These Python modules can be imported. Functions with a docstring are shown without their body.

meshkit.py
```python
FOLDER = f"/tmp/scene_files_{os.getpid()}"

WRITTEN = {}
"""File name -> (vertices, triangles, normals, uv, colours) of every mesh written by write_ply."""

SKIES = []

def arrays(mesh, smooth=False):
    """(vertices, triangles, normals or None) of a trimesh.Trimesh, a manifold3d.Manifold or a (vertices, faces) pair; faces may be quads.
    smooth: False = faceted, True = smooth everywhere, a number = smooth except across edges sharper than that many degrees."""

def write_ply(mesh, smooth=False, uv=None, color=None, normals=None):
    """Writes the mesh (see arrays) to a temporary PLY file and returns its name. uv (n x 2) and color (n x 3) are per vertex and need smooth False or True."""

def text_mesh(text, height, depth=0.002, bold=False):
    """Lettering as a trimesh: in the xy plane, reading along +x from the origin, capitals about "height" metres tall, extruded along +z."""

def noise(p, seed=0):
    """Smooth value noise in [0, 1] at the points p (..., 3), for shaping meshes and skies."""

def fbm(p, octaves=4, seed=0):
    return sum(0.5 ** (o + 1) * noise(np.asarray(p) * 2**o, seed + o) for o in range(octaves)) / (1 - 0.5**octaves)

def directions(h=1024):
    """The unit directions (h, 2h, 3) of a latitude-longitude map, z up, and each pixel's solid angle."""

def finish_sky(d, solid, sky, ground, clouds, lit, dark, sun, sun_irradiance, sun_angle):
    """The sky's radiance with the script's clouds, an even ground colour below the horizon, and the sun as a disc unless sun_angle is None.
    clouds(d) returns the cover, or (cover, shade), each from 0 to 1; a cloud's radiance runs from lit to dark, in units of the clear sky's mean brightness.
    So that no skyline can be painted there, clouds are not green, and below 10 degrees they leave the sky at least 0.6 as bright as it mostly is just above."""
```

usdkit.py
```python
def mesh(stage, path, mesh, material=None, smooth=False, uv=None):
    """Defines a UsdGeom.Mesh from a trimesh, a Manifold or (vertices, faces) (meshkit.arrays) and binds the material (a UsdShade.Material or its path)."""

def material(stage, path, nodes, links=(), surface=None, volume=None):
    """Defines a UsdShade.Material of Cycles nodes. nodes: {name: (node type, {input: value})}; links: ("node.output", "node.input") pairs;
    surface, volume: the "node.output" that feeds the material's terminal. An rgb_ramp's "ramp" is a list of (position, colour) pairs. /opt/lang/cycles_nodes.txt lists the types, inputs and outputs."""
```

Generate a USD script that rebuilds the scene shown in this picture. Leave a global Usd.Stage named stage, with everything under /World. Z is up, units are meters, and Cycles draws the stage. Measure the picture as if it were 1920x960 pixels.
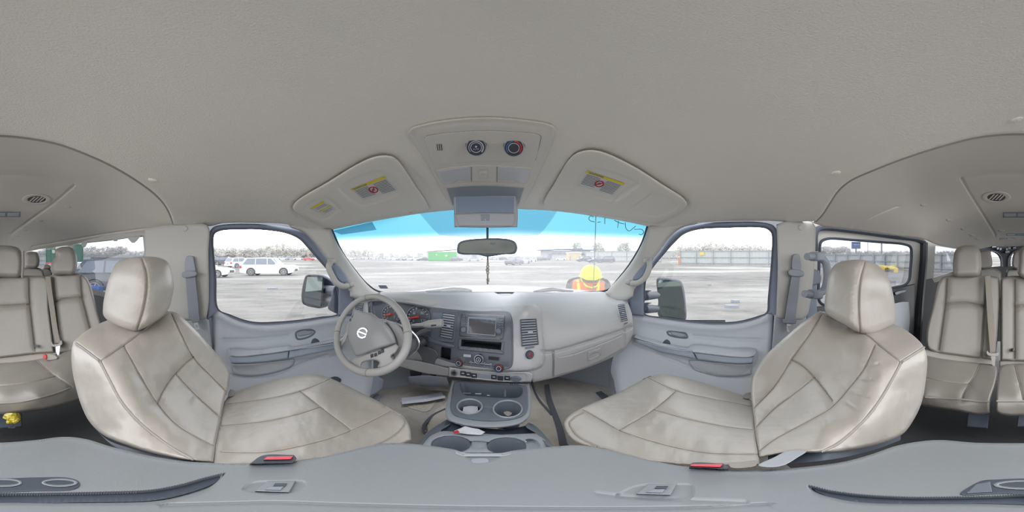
import math, random, numpy as np, trimesh, shapely, usdkit, meshkit
import manifold3d as m3
from shapely.geometry import Polygon, LineString
from scipy.spatial import Delaunay, cKDTree
from scipy.interpolate import RBFInterpolator
from pxr import Usd, UsdGeom, UsdLux, UsdShade, Gf, Sdf

random.seed(7); RNG = np.random.default_rng(7)
stage = Usd.Stage.CreateInMemory()
UsdGeom.SetStageUpAxis(stage, 'Z'); UsdGeom.SetStageMetersPerUnit(stage, 1.0)
UsdGeom.Xform.Define(stage, '/World')

# ---------------------------------------------------------------- camera, sky, exposure
F, CX, CY = 960.0, 960.0, 480.0          # pixels of the 1920 x 960 frame
H = 1.9                                  # eye height above the parking lot
cam = UsdGeom.Camera.Define(stage, '/World/camera')
cam.CreateHorizontalApertureAttr(36.0); cam.CreateVerticalApertureAttr(18.0)
cam.CreateFocalLengthAttr(18.0); cam.CreateExposureAttr(-0.40)
cam.CreateClippingRangeAttr(Gf.Vec2f(0.05, 5000.0))
x = UsdGeom.Xformable(cam); x.AddTranslateOp().Set(Gf.Vec3d(0, 0, H)); x.AddRotateXOp().Set(90.0)

sky = UsdLux.DomeLight.Define(stage, '/World/sky')
sky.CreateIntensityAttr(1.0); sky.CreateColorAttr(Gf.Vec3f(0.975, 0.985, 1.01))

# ---------------------------------------------------------------- materials
def lin(r, g, b):
    f = lambda c: (c / 12.92 if c <= .04045 else ((c + .055) / 1.055) ** 2.4)
    return tuple(f(c / 255.0) for c in (r, g, b))

def mat(name, rgb, rough=.5, spec=.5, metal=0., bump=None, vary=None, coat=0., sheen=0.):
    """bump: (noise scale, strength, distance); vary: (noise scale, second colour 0-255)."""
    nodes = {'p': ('principled_bsdf', {'base_color': lin(*rgb), 'roughness': rough, 'specular_ior_level': spec, 'metallic': metal, 'coat_weight': coat, 'sheen_weight': sheen})}
    links = []
    if bump or vary:
        nodes['tc'] = ('texture_coordinate', {})
    if vary:
        nodes['vn'] = ('noise_texture', {'scale': vary[0], 'detail': 4.0, 'roughness': .6})
        nodes['vr'] = ('rgb_ramp', {'ramp': [(.32, lin(*rgb)), (.68, lin(*vary[1]))]})
        links += [('tc.object', 'vn.vector'), ('vn.fac', 'vr.fac'), ('vr.color', 'p.base_color')]
    if bump:
        nodes['bn'] = ('noise_texture', {'scale': bump[0], 'detail': 3.0})
        nodes['bu'] = ('bump', {'strength': bump[1], 'distance': bump[2]})
        links += [('tc.object', 'bn.vector'), ('bn.fac', 'bu.height'), ('bu.normal', 'p.normal')]
    return usdkit.material(stage, '/World/Looks/' + name, nodes, links, surface='p.BSDF')

M = {}
def mk(name, *a, **k): M[name] = mat(name, *a, **k)
mk('headliner', (237, 232, 224), .95, .1, bump=(170, .5, .006), vary=(1.3, (232, 228, 220)))
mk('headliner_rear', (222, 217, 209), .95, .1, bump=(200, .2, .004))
mk('visor', (226, 222, 214), .8, .2, bump=(300, .1, .003))
mk('console_beige', (218, 213, 205), .55, .4, bump=(400, .06, .002))
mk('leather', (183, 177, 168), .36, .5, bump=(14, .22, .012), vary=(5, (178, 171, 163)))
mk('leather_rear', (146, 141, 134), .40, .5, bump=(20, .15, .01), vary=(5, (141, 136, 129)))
mk('seam', (138, 130, 120), .7, .3)
mk('piping', (160, 154, 147), .5, .4)
mk('trim_light', (182, 181, 177), .6, .4, bump=(350, .08, .002))
mk('trim_lower', (176, 182, 188), .6, .4, bump=(350, .08, .002))
mk('door_grey', (192, 198, 206), .6, .4, bump=(350, .08, .002))
mk('door_pad', (158, 169, 182), .55, .4, bump=(350, .08, .002))
mk('door_pocket', (174, 180, 186), .6, .4, bump=(350, .08, .002))
mk('door_frame', (128, 138, 155), .6, .35)
mk('seal', (70, 76, 88), .6, .3)
mk('seal_thin', (98, 100, 108), .6, .3)
mk('dash', (188, 189, 191), .58, .4, bump=(420, .12, .002))
mk('dash_low', (182, 182, 184), .58, .4, bump=(420, .12, .002))
mk('dash_dark', (104, 108, 116), .5, .45, bump=(420, .06, .002))
mk('dash_face', (96, 99, 105), .42, .5)
mk('dark', (62, 66, 74), .5, .4)
mk('black', (34, 36, 41), .5, .4)
mk('screen', (92, 92, 96), .18, .5)
mk('lcd_panel', (138, 150, 170), .2, .5)
mk('flap', (178, 179, 185), .5, .4)
mk('chrome', (225, 225, 228), .16, .5, 1.)
mk('silver', (190, 190, 192), .35, .5, .8)
mk('wheel_leather', (162, 162, 161), .42, .5, bump=(200, .08, .003))
mk('wheel_hub', (146, 147, 149), .5, .4, bump=(300, .06, .002))
mk('console_top', (142, 147, 149), .5, .45, bump=(120, .12, .003), vary=(2.2, (144, 149, 154)))
mk('console_grey', (162, 168, 176), .5, .4, bump=(300, .06, .002))
mk('bin_grey', (112, 121, 132), .5, .4)
mk('bin_dark', (76, 84, 95), .5, .4)
mk('carpet', (182, 177, 170), 1., .05, bump=(260, .7, .008), vary=(7, (162, 158, 152)))
mk('carpet_tan', (196, 189, 178), 1., .05, bump=(260, .7, .008), vary=(9, (182, 176, 166)))
mk('rubber_floor', (84, 86, 87), .75, .3, bump=(90, .2, .004), vary=(5, (74, 77, 80)))
mk('mat_black', (80, 84, 92), .7, .3)
mk('footwell', (140, 144, 152), .8, .2)
mk('belt', (150, 155, 165), .75, .2, bump=(300, .15, .002))
mk('belt_grey', (150, 157, 166), .5, .35)
mk('belt_beige', (146, 139, 131), .8, .2)
mk('red', (205, 45, 50), .4, .5)
mk('red_button', (232, 70, 84), .4, .5)
mk('needle', (225, 80, 70), .4, .4)
mk('dial_ink', (190, 195, 205), .6, .3)
mk('blue_ink', (60, 110, 170), .6, .3)
mk('paper', (226, 226, 230), .8, .2)
mk('plastic_bag', (205, 208, 216), .35, .6)
mk('label_white', (216, 215, 214), .7, .2)
mk('label_yellow', (232, 212, 60), .7, .2)
mk('label_ink', (120, 122, 128), .7, .2)
mk('label_red', (178, 52, 60), .7, .2)
mk('lamp_lens', (200, 200, 204), .3, .5)
mk('rear_dark', (82, 86, 92), .6, .3)
mk('black_trim', (52, 56, 62), .45, .5)
mk('tail_frame', (40, 43, 48), .5, .4)
mk('yellow_bag', (196, 178, 52), .3, .6)
mk('ornament', (178, 172, 158), .4, .5)
mk('hood', (146, 146, 154), .4, .5)
mk('wiper', (110, 112, 120), .5, .4)
mk('mirror_shell', (88, 97, 110), .5, .4)
mk('mirror_glass', (200, 215, 215), .03, .5, 1.)
mk('mirror_tint', (160, 165, 161), .05, .5, 1.)
mk('ink_green', (90, 140, 135), .6, .2)
M['ground'] = usdkit.material(stage, '/World/Looks/ground', {'tc': ('texture_coordinate', {}), 'mp': ('mapping', {'scale': (.75, 1., 1.)}), 'n1': ('noise_texture', {'scale': .55, 'detail': 9.0, 'roughness': .72}),
    'n2': ('noise_texture', {'scale': .06, 'detail': 4.0, 'roughness': .55}), 'hf': ('math', {'math_type': 'multiply', 'value2': .75}), 'ad': ('math', {'math_type': 'multiply_add', 'value2': .45}), 'r1': ('rgb_ramp', {'ramp': [(.42, lin(64, 64, 66)), (.53, lin(112, 111, 110)), (.64, lin(134, 131, 128)), (.8, lin(144, 142, 140))]}),
    'r2': ('rgb_ramp', {'ramp': [(.5, (.75, .75, .75)), (.62, (.35, .35, .35))]}), 'bu': ('bump', {'strength': .5, 'distance': .08}), 'p': ('principled_bsdf', {'specular_ior_level': .3})},
    [('tc.object', 'mp.vector'), ('mp.vector', 'n1.vector'), ('mp.vector', 'n2.vector'), ('n2.fac', 'ad.value1'), ('n1.fac', 'hf.value1'), ('hf.value', 'ad.value3'), ('ad.value', 'r1.fac'), ('r1.color', 'p.base_color'), ('n2.fac', 'r2.fac'), ('r2.color', 'p.roughness'), ('n1.fac', 'bu.height'), ('bu.normal', 'p.normal')], surface='p.BSDF')
# outside
mk('paint_white', (236, 238, 242), .3, .5, coat=.4)
mk('paint_silver', (186, 190, 198), .3, .5, coat=.4)
mk('paint_charcoal', (84, 90, 100), .3, .5, coat=.3)
mk('paint_dark', (88, 95, 106), .3, .5, coat=.4)
mk('paint_red', (226, 92, 96), .3, .5, coat=.4)
mk('car_glass', (132, 142, 156), .1, .6)
mk('tyre', (104, 106, 110), .8, .2)
mk('alloy', (182, 184, 188), .3, .5, .5)
mk('lamp_red', (225, 60, 66), .3, .5)
mk('lamp_clear', (228, 230, 234), .2, .5)
mk('fence_sheet', (190, 195, 195), .6, .3)
mk('fence_rail', (160, 166, 170), .6, .3)
mk('green_steel', (60, 178, 84), .5, .4)
mk('green_dark', (66, 120, 100), .6, .3)
mk('blue_bin', (72, 122, 205), .5, .4)
mk('building_wall', (196, 196, 197), .7, .3)
mk('building_tan', (205, 190, 160), .7, .3)
mk('roof_white', (238, 239, 242), .6, .3)
mk('roof_blue', (110, 130, 168), .6, .3)
mk('building_dark', (150, 156, 168), .6, .3)
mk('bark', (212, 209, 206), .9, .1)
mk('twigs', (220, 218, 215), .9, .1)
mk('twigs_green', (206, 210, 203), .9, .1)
mk('sign_blue', (92, 118, 156), .5, .3)
mk('pole', (150, 156, 162), .5, .3)
mk('skin', (196, 150, 132), .6, .3)
mk('helmet', (226, 250, 10), .35, .5)
mk('jacket', (104, 104, 110), .8, .2)
mk('vest_orange', (255, 128, 52), .7, .2)
mk('vest_yellow', (244, 226, 60), .7, .2)
mk('hair', (60, 46, 40), .8, .2)
mk('trousers', (70, 76, 92), .8, .2)
mk('yellow_paint', (230, 205, 110), .8, .2)
mk('cone_orange', (246, 132, 80), .7, .2)

def glass(name, tint=None, dust=0.0):
    nodes = {'t': ('transparent_bsdf', {'color': (.96, .97, .97)}), 'g': ('glossy_bsdf', {'color': (1., 1., 1.), 'roughness': .02}),
             'lw': ('layer_weight', {'blend': .5}), 'pw': ('math', {'math_type': 'power', 'value2': 5.0}), 'f': ('math', {'math_type': 'multiply_add', 'value2': .2, 'value3': .012}), 'm': ('mix_closure', {})}
    links = [('lw.facing', 'pw.value1'), ('pw.value', 'f.value1'), ('f.value', 'm.fac'), ('t.BSDF', 'm.closure1'), ('g.BSDF', 'm.closure2')]
    surf = 'm.closure'
    if tint:                                 # (z clear, z full, colour): a shade band along the top edge of the glass itself
        nodes['pos'] = ('geometry', {}); nodes['sep'] = ('separate_xyz', {})
        nodes['mr'] = ('map_range', {'range_type': 'smoothstep', 'from_min': tint[0], 'from_max': tint[1], 'clamp': True})
        nodes['ab'] = ('math', {'math_type': 'absolute'}); nodes['sl'] = ('math', {'math_type': 'multiply_add', 'value2': tint[3]})
        nodes['mc'] = ('mix_color', {'a': (.96, .97, .97), 'b': tint[2]})
        links += [('pos.position', 'sep.vector'), ('sep.x', 'ab.value1'), ('ab.value', 'sl.value1'), ('sep.z', 'sl.value3'), ('sl.value', 'mr.value'), ('mr.result', 'mc.fac'), ('mc.result', 't.color')]
    if dust:
        nodes['d'] = ('translucent_bsdf', {'color': (.93, .93, .95)}); nodes['dm'] = ('mix_closure', {'fac': dust})
        links += [('m.closure', 'dm.closure1'), ('d.BSDF', 'dm.closure2')]
        surf = 'dm.closure'
    M[name] = usdkit.material(stage, '/World/Looks/' + name, nodes, links, surface=surf)
glass('glass')
glass('glass_dusty', dust=.1)
glass('glass_rear', tint=(H - 9, H - 8.9, (.71, .725, .75), 0.), dust=.02)
glass('windscreen', tint=(H + .10, H + .17, (.29, .57, .65), .045), dust=.11)
glass('tint_dark', tint=(H - 9, H - 8.9, (.62, .70, .77), 0.), dust=.12)
glass('tint_patch', tint=(H - 9, H - 8.9, (.80, .84, .88), 0.), dust=.05)
M['clear_plastic'] = usdkit.material(stage, '/World/Looks/clear_plastic', {'t': ('transparent_bsdf', {'color': (.9, .9, .93)}), 'p': ('principled_bsdf', {'base_color': lin(225, 228, 236), 'roughness': .25}), 'm': ('mix_closure', {'fac': .55})}, [('t.BSDF', 'm.closure1'), ('p.BSDF', 'm.closure2')], surface='m.closure')

# ---------------------------------------------------------------- helpers: points, depth fields, splines
def P(u, v, d):
    u, v, d = np.broadcast_arrays(np.asarray(u, float), np.asarray(v, float), np.asarray(d, float))
    return np.stack([(u - CX) / F * d, d, H - (v - CY) / F * d], -1)

class Field:
    """A smooth surface through known points: (column, row, distance)."""
    def __init__(s, pts, off=0.):
        a = np.array(pts, float); s.off = off
        A = np.c_[np.ones(len(a)), (a[:, :2] - 960) / 960]
        if len(a) <= 3:
            c = np.linalg.lstsq(A, 1 / a[:, 2], rcond=None)[0]
            s.f = lambda uv: np.c_[np.ones(len(uv)), (uv - 960) / 960] @ c
        else:
            r = RBFInterpolator((a[:, :2] - 960) / 960, 1 / a[:, 2], kernel='thin_plate_spline', degree=1)
            s.f = lambda uv: r((uv - 960) / 960)
    def __call__(s, uv):
        uv = np.atleast_2d(np.asarray(uv, float))
        return 1 / s.f(uv) + s.off
class Off:
    def __init__(s, f, off): s.f, s.o = f, off
    def __call__(s, uv): return s.f(uv) + s.o
class Flat:
    """A level surface z metres above (below) the eye."""
    def __init__(s, z): s.z = z
    def __call__(s, uv):
        uv = np.atleast_2d(np.asarray(uv, float)); return -s.z * F / (uv[:, 1] - CY)
class Plane:
    def __init__(s, p, n): s.p, s.n = np.asarray(p, float), np.asarray(n, float)
    def __call__(s, uv):
        uv = np.atleast_2d(np.asarray(uv, float)); r = P(uv[:, 0], uv[:, 1], 1.) - [0, 0, H]
        return ((s.p - [0, 0, H]) @ s.n) / (r @ s.n)

def at(D, u, v): return P(u, v, D([[u, v]]))[0]

def spline(pts, closed=False, step=4.):
    """Catmull-Rom through the points; a point with a third value is a corner."""
    pts = [tuple(p) for p in pts]; n = len(pts)
    cor = [i for i, p in enumerate(pts) if len(p) > 2]
    q = np.array([p[:2] for p in pts], float)
    if closed and not cor:
        runs = [(list(range(n)) + [0], True)]
    elif closed:
        k = cor[0]; order = [(k + i) % n for i in range(n)] + [k]; runs, cur = [], [order[0]]
        for i in order[1:]:
            cur.append(i)
            if i in cor: runs.append((cur, False)); cur = [i]
    else:
        runs, cur = [], [0]
        for i in range(1, n):
            cur.append(i)
            if i in cor or i == n - 1: runs.append((cur, False)); cur = [i]
    out = []
    for idx, loop in runs:
        p = q[idx]
        if loop: e = np.vstack([p[-2], p, p[1]])
        else: e = np.vstack([2 * p[0] - p[1], p, 2 * p[-1] - p[-2]])
        for i in range(len(p) - 1):
            a, b, c, d = e[i], e[i + 1], e[i + 2], e[i + 3]
            L = np.linalg.norm(c - b); m = max(1, int(math.ceil(L / step)))
            # centripetal
            t0 = 0; t1 = t0 + max(np.linalg.norm(b - a), 1e-6) ** .5; t2 = t1 + max(L, 1e-6) ** .5; t3 = t2 + max(np.linalg.norm(d - c), 1e-6) ** .5
            t = np.linspace(t1, t2, m, endpoint=False)[:, None]
            A1 = (t1 - t) / (t1 - t0) * a + (t - t0) / (t1 - t0) * b; A2 = (t2 - t) / (t2 - t1) * b + (t - t1) / (t2 - t1) * c
            A3 = (t3 - t) / (t3 - t2) * c + (t - t2) / (t3 - t2) * d
            B1 = (t2 - t) / (t2 - t0) * A1 + (t - t0) / (t2 - t0) * A2; B2 = (t3 - t) / (t3 - t1) * A2 + (t - t1) / (t3 - t1) * A3
            out.append((t2 - t) / (t2 - t1) * B1 + (t - t1) / (t2 - t1) * B2)
    r = np.vstack(out)
    if not closed: r = np.vstack([r, q[-1]])
    return r

def C(*pts): return [(p[0], p[1], 1) for p in pts]      # all corners
def smoothstep(t): t = np.clip(t, 0, 1); return t * t * (3 - 2 * t)

class Relief:
    """A solid panel or cushion: an outline with a front surface at a depth field, rounded edges, seams pressed in, pads raised, and a back."""
    def __init__(s, out, D, t=.03, r=0., rr=None, holes=(), grooves=(), pads=(), step=8., ost=2.6, wr=0., back=True):
        s.D, s.r, s.t = D, r, t
        ext = spline(out, True, ost); hs = [spline(h, True, ost) for h in holes]
        s.poly = Polygon(ext, hs).buffer(0)
        if s.poly.geom_type != 'Polygon': s.poly = max(s.poly.geoms, key=lambda g: g.area)
        s.grooves = [(LineString(spline(g[0], False, 3.)), g[1], g[2]) for g in grooves]
        s.pads = []
        for p in pads:
            g = Polygon(spline(p[0], True, 3.)).buffer(0); s.pads.append((g, p[1], p[2]))
        s.rr, s.wr = rr, wr
        bnd = [np.array(s.poly.exterior.coords)[:-1]] + [np.array(i.coords)[:-1] for i in s.poly.interiors]
        B = np.vstack([b[np.r_[True, np.linalg.norm(np.diff(b, axis=0), axis=1) > .2]] for b in bnd])
        feats = []
        def ring(g, k):
            g = g.buffer(k)
            for x in getattr(g, 'geoms', [g]):
                for c in ([x.exterior] + list(x.interiors)) if x.geom_type == 'Polygon' and not x.is_empty else []:
                    n = max(8, int(c.length / min(max(2.2, step * .45), 5.)))
                    feats.append(np.array([c.interpolate(i / n, True).coords[0] for i in range(n)]))
        if r:
            for k in (.10, .30, .58, .85, 1.08): ring(s.poly, -max(k * r, .45))
        for l, w, h in s.grooves:
            n = max(2, int(l.length / min(max(2.2, step * .4), 4.)))
            for o in (0, w * .6, -w * .6, w * 1.3, -w * 1.3, 2.1 * w, -2.1 * w):
                try:
                    k = l.offset_curve(o) if o else l
                    for c in getattr(k, 'geoms', [k]):
                        feats.append(np.array([c.interpolate(i / n, True).coords[0] for i in range(n + 1)]))
                except Exception: pass
        for g, h, fo in s.pads:
            for k in (0, .3, .6, 1.): ring(g, -k * fo)
            ring(g, .8)
        x0, y0, x1, y1 = s.poly.bounds
        gx, gy = np.meshgrid(np.arange(x0, x1, step), np.arange(y0, y1, step * .87))
        gx = gx + (np.arange(gx.shape[0]) % 2)[:, None] * step / 2
        G = np.c_[gx.ravel(), gy.ravel()]
        tb = cKDTree(B)
        if feats:
            Fp = np.vstack(feats); Fp = Fp[shapely.contains_xy(s.poly, Fp)]
            Fp = Fp[tb.query(Fp)[0] > .35] if len(Fp) else Fp
            if len(Fp):
                _, k = np.unique(np.round(Fp / .7), axis=0, return_index=True); Fp = Fp[np.sort(k)]
        else: Fp = np.zeros((0, 2))
        G = G[shapely.contains_xy(s.poly, G)]
        if len(G): G = G[tb.query(G)[0] > .45 * step]
        if len(Fp) and len(G): G = G[cKDTree(Fp).query(G)[0] > .5 * step]
        uv = np.vstack([B, Fp, G]); nb = len(B)
        T = s.tri(uv)
        d = s.depth(uv)
        V = P(uv[:, 0], uv[:, 1], d)
        e = np.sort(np.vstack([T[:, [0, 1]], T[:, [1, 2]], T[:, [2, 0]]]), 1); e0 = np.vstack([T[:, [0, 1]], T[:, [1, 2]], T[:, [2, 0]]])
        _, inv, cnt = np.unique(e, axis=0, return_inverse=True, return_counts=True)
        be = e0[cnt[inv.ravel()] == 1]
        ids = np.unique(be); rem = np.full(len(uv), -1); rem[ids] = np.arange(len(ids)) + len(uv)
        a, b = be[:, 0], be[:, 1]; n0 = len(uv)
        if back:                                   # the whole front again, pushed back: a solid of even thickness
            dbk = np.maximum(d + .002, s.D(uv) + t); Vb = P(uv[:, 0], uv[:, 1], dbk); ra, rb = a + n0, b + n0; Fs = [T, T[:, ::-1] + n0]
        else:
            db = np.maximum(d[ids] + .002, s.D(uv[ids]) + t); Vb = P(uv[ids, 0], uv[ids, 1], db); ra, rb = rem[a], rem[b]; Fs = [T]
        Fs.append(np.vstack([np.c_[b, a, ra], np.c_[b, ra, rb]]))
        s.mesh = trimesh.Trimesh(np.vstack([V, Vb]), np.vstack(Fs), process=False)
    def tri(s, uv):
        T = Delaunay(uv + RNG.normal(0, 1e-5, uv.shape)).simplices
        c = uv[T].mean(1); T = T[shapely.contains_xy(s.poly, c)]
        a, b, c = uv[T[:, 0]], uv[T[:, 1]], uv[T[:, 2]]
        ar = (b[:, 0] - a[:, 0]) * (c[:, 1] - a[:, 1]) - (b[:, 1] - a[:, 1]) * (c[:, 0] - a[:, 0])
        T = T[np.abs(ar) > 1e-4]; ar = ar[np.abs(ar) > 1e-4]
        T[ar > 0] = T[ar > 0][:, ::-1]
        return T
    def depth(s, uv):
        uv = np.atleast_2d(np.asarray(uv, float)); d = s.D(uv).copy(); pt = shapely.points(uv)
        if s.r:
            q = np.clip(1 - shapely.distance(pt, s.poly.boundary) / s.r, 0, 1)
            d += (s.rr if s.rr is not None else s.r * d / F) * (1 - np.sqrt(np.maximum(0, 1 - q * q)))
        for l, w, h in s.grooves:
            d += h * np.exp(-(shapely.distance(pt, l) / w) ** 2)
        for g, h, fo in s.pads:
            ins = shapely.contains_xy(g, uv) * shapely.distance(pt, g.boundary)
            d -= h * smoothstep(ins / fo)
        if s.wr:
            d += s.wr * (meshkit.fbm(np.c_[uv / 26., np.zeros(len(uv))], 3, 3) - .5)
        return d
    def tube(s, pts, r, off=0., sides=6):
        q = spline(pts, False, 4.)
        return tube(P(q[:, 0], q[:, 1], s.depth(q) + off), r, sides)

def tube(p, r, sides=8, closed=False, cap=True):
    p = np.asarray(p, float); n = len(p)
    t = (np.roll(p, -1, 0) - np.roll(p, 1, 0)) if closed else np.gradient(p, axis=0)
    t /= np.linalg.norm(t, axis=1, keepdims=True) + 1e-12
    a = np.zeros_like(p); ref = np.array([0, 0, 1.]) if abs(t[0][2]) < .9 else np.array([1., 0, 0])
    for i in range(n):
        c = ref - t[i] * (ref @ t[i]); c /= np.linalg.norm(c) + 1e-12; a[i] = c; ref = c
    b = np.cross(t, a); ang = np.arange(sides) * 2 * np.pi / sides
    rad = np.broadcast_to(np.asarray(r, float), (n,))[:, None, None]
    V = (p[:, None] + rad * (np.cos(ang)[None, :, None] * a[:, None] + np.sin(ang)[None, :, None] * b[:, None])).reshape(-1, 3)
    I = range(n if closed else n - 1); Fc = []
    for i in I:
        k = (i + 1) % n
        for j in range(sides):
            l = (j + 1) % sides; Fc += [[i * sides + j, i * sides + l, k * sides + l], [i * sides + j, k * sides + l, k * sides + j]]
    if cap and not closed:
        V = np.vstack([V, p[0], p[-1]]); m = len(V)
        for j in range(sides):
            l = (j + 1) % sides; Fc += [[m - 2, l, j], [m - 1, (n - 1) * sides + j, (n - 1) * sides + l]]
    f = np.array(Fc)
    return trimesh.Trimesh(V, f, process=False)

def cat(*ms): return trimesh.util.concatenate([m for m in ms])
def rbox(sx, sy, sz, r=.004):
    r = min(r, .49 * min(sx, sy, sz)); s = trimesh.creation.icosphere(1, r).vertices
    c = np.array([[x, y, z] for x in (-1, 1) for y in (-1, 1) for z in (-1, 1)], float) * (np.array([sx, sy, sz]) / 2 - r)
    return trimesh.Trimesh((c[:, None] + s[None]).reshape(-1, 3)).convex_hull
def box(sx, sy, sz, at=(0, 0, 0)):
    b = trimesh.creation.box([sx, sy, sz]); b.apply_translation(at); return b
def lathe(prof, n=28):
    """prof: (radius, z) from the axis outward and back."""
    m = trimesh.creation.revolve(np.array(prof, float), sections=n); m.fix_normals(); return m
def ringm(r0, r1, z0, z1, n=28): return lathe([(r0, z0), (r1, z0), (r1, z1), (r0, z1), (r0, z0)], n)
def frame(D, u, v, off=0., roll=0., ease=1.):
    """Axes on a surface: x along the row, z out of it toward the room."""
    p = at(D, u, v); ax = at(D, u + 2, v) - at(D, u - 2, v); ay = at(D, u, v - 2) - at(D, u, v + 2)
    z = np.cross(ax, ay); z /= np.linalg.norm(z); v0 = np.array([0, 0, H]) - p; v0 /= np.linalg.norm(v0)
    z = z * ease + v0 * (1 - ease); z /= np.linalg.norm(z)
    xx = ax - z * (ax @ z); xx /= np.linalg.norm(xx); yy = np.cross(z, xx)
    m = np.eye(4); c, sn = math.cos(roll), math.sin(roll)
    m[:3, 0], m[:3, 1], m[:3, 2] = c * xx + sn * yy, -sn * xx + c * yy, z; m[:3, 3] = p + z * off
    return m
def put(m, X): m = m.copy(); m.apply_transform(X); return m
def clean(m):
    f = np.asarray(m.faces); a = m.area_faces > 1e-14
    return m

USED = {}
def numbered(parent, name):
    k = (parent, name); USED[k] = USED.get(k, -1) + 1
    return name if USED[k] == 0 else f'{name}_{USED[k]:03d}'

class Thing:
    def __init__(s, name, label, cat_, group=None, kind=None):
        s.name, s.label, s.cat, s.group, s.kind, s.parts = name, label, cat_, group, kind, []
    def add(s, name, mesh, m, sub=None, label=None, smooth=38):
        if isinstance(mesh, Relief):
            if mesh.r and smooth == 38: smooth = 66
            mesh = mesh.mesh
        s.parts.append([name, mesh, m, sub, label, smooth]); return len(s.parts) - 1
    def build(s, loc=None, rz=0.):
        lo = np.min([p[1].bounds[0] for p in s.parts], 0); hi = np.max([p[1].bounds[1] for p in s.parts], 0)
        org = np.array([(lo[0] + hi[0]) / 2, (lo[1] + hi[1]) / 2, lo[2]]) if loc is None else np.zeros(3)
        s.path = '/World/' + numbered('/World', s.name)
        x = UsdGeom.Xform.Define(stage, s.path)
        x.AddTranslateOp().Set(Gf.Vec3d(*map(float, org if loc is None else loc))); x.AddRotateZOp().Set(float(rz))
        tag(x.GetPrim(), s.label, s.cat, s.group, s.kind)
        paths = []
        for name, mesh, m, sub, label, smooth in s.parts:
            par = s.path if sub is None else paths[sub]
            p = par + '/' + numbered(par, name); paths.append(p)
            g = mesh.copy(); g.apply_translation(-org)
            k = usdkit.mesh(stage, p, g, M[m], smooth=smooth)
            if label: k.GetPrim().SetCustomDataByKey('label', label)
        return s
def tag(p, label=None, cat_=None, group=None, kind=None):
    for k, v in (('label', label), ('category', cat_), ('group', group), ('kind', kind)):
        if v: p.SetCustomDataByKey(k, v)
def single(name, mesh, m, label, cat_=None, group=None, kind=None, smooth=38):
    if isinstance(mesh, Relief): mesh = mesh.mesh
    lo, hi = mesh.bounds; org = np.array([(lo[0] + hi[0]) / 2, (lo[1] + hi[1]) / 2, lo[2]])
    g = mesh.copy(); g.apply_translation(-org)
    k = usdkit.mesh(stage, '/World/' + numbered('/World', name), g, M[m], smooth=smooth)
    k.AddTranslateOp().Set(Gf.Vec3d(*map(float, org)))
    tag(k.GetPrim(), label, cat_, group, kind); return k
def dup(path, name, loc, rz, label, cat_, group=None, sc=None):
    x = UsdGeom.Xform.Define(stage, '/World/' + numbered('/World', name)); p = x.GetPrim()
    p.GetReferences().AddInternalReference(path); p.SetInstanceable(True)
    p.GetAttribute('xformOp:translate').Set(Gf.Vec3d(*map(float, loc))); p.GetAttribute('xformOp:rotateZ').Set(float(rz))
    tag(p, label, cat_, group); return x
def seams(*pl, w=1.6, h=.010, W=9., hh=.010):
    o = []
    for p in pl: o += [(p, w, h), (p, W, hh)]
    return o

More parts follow.
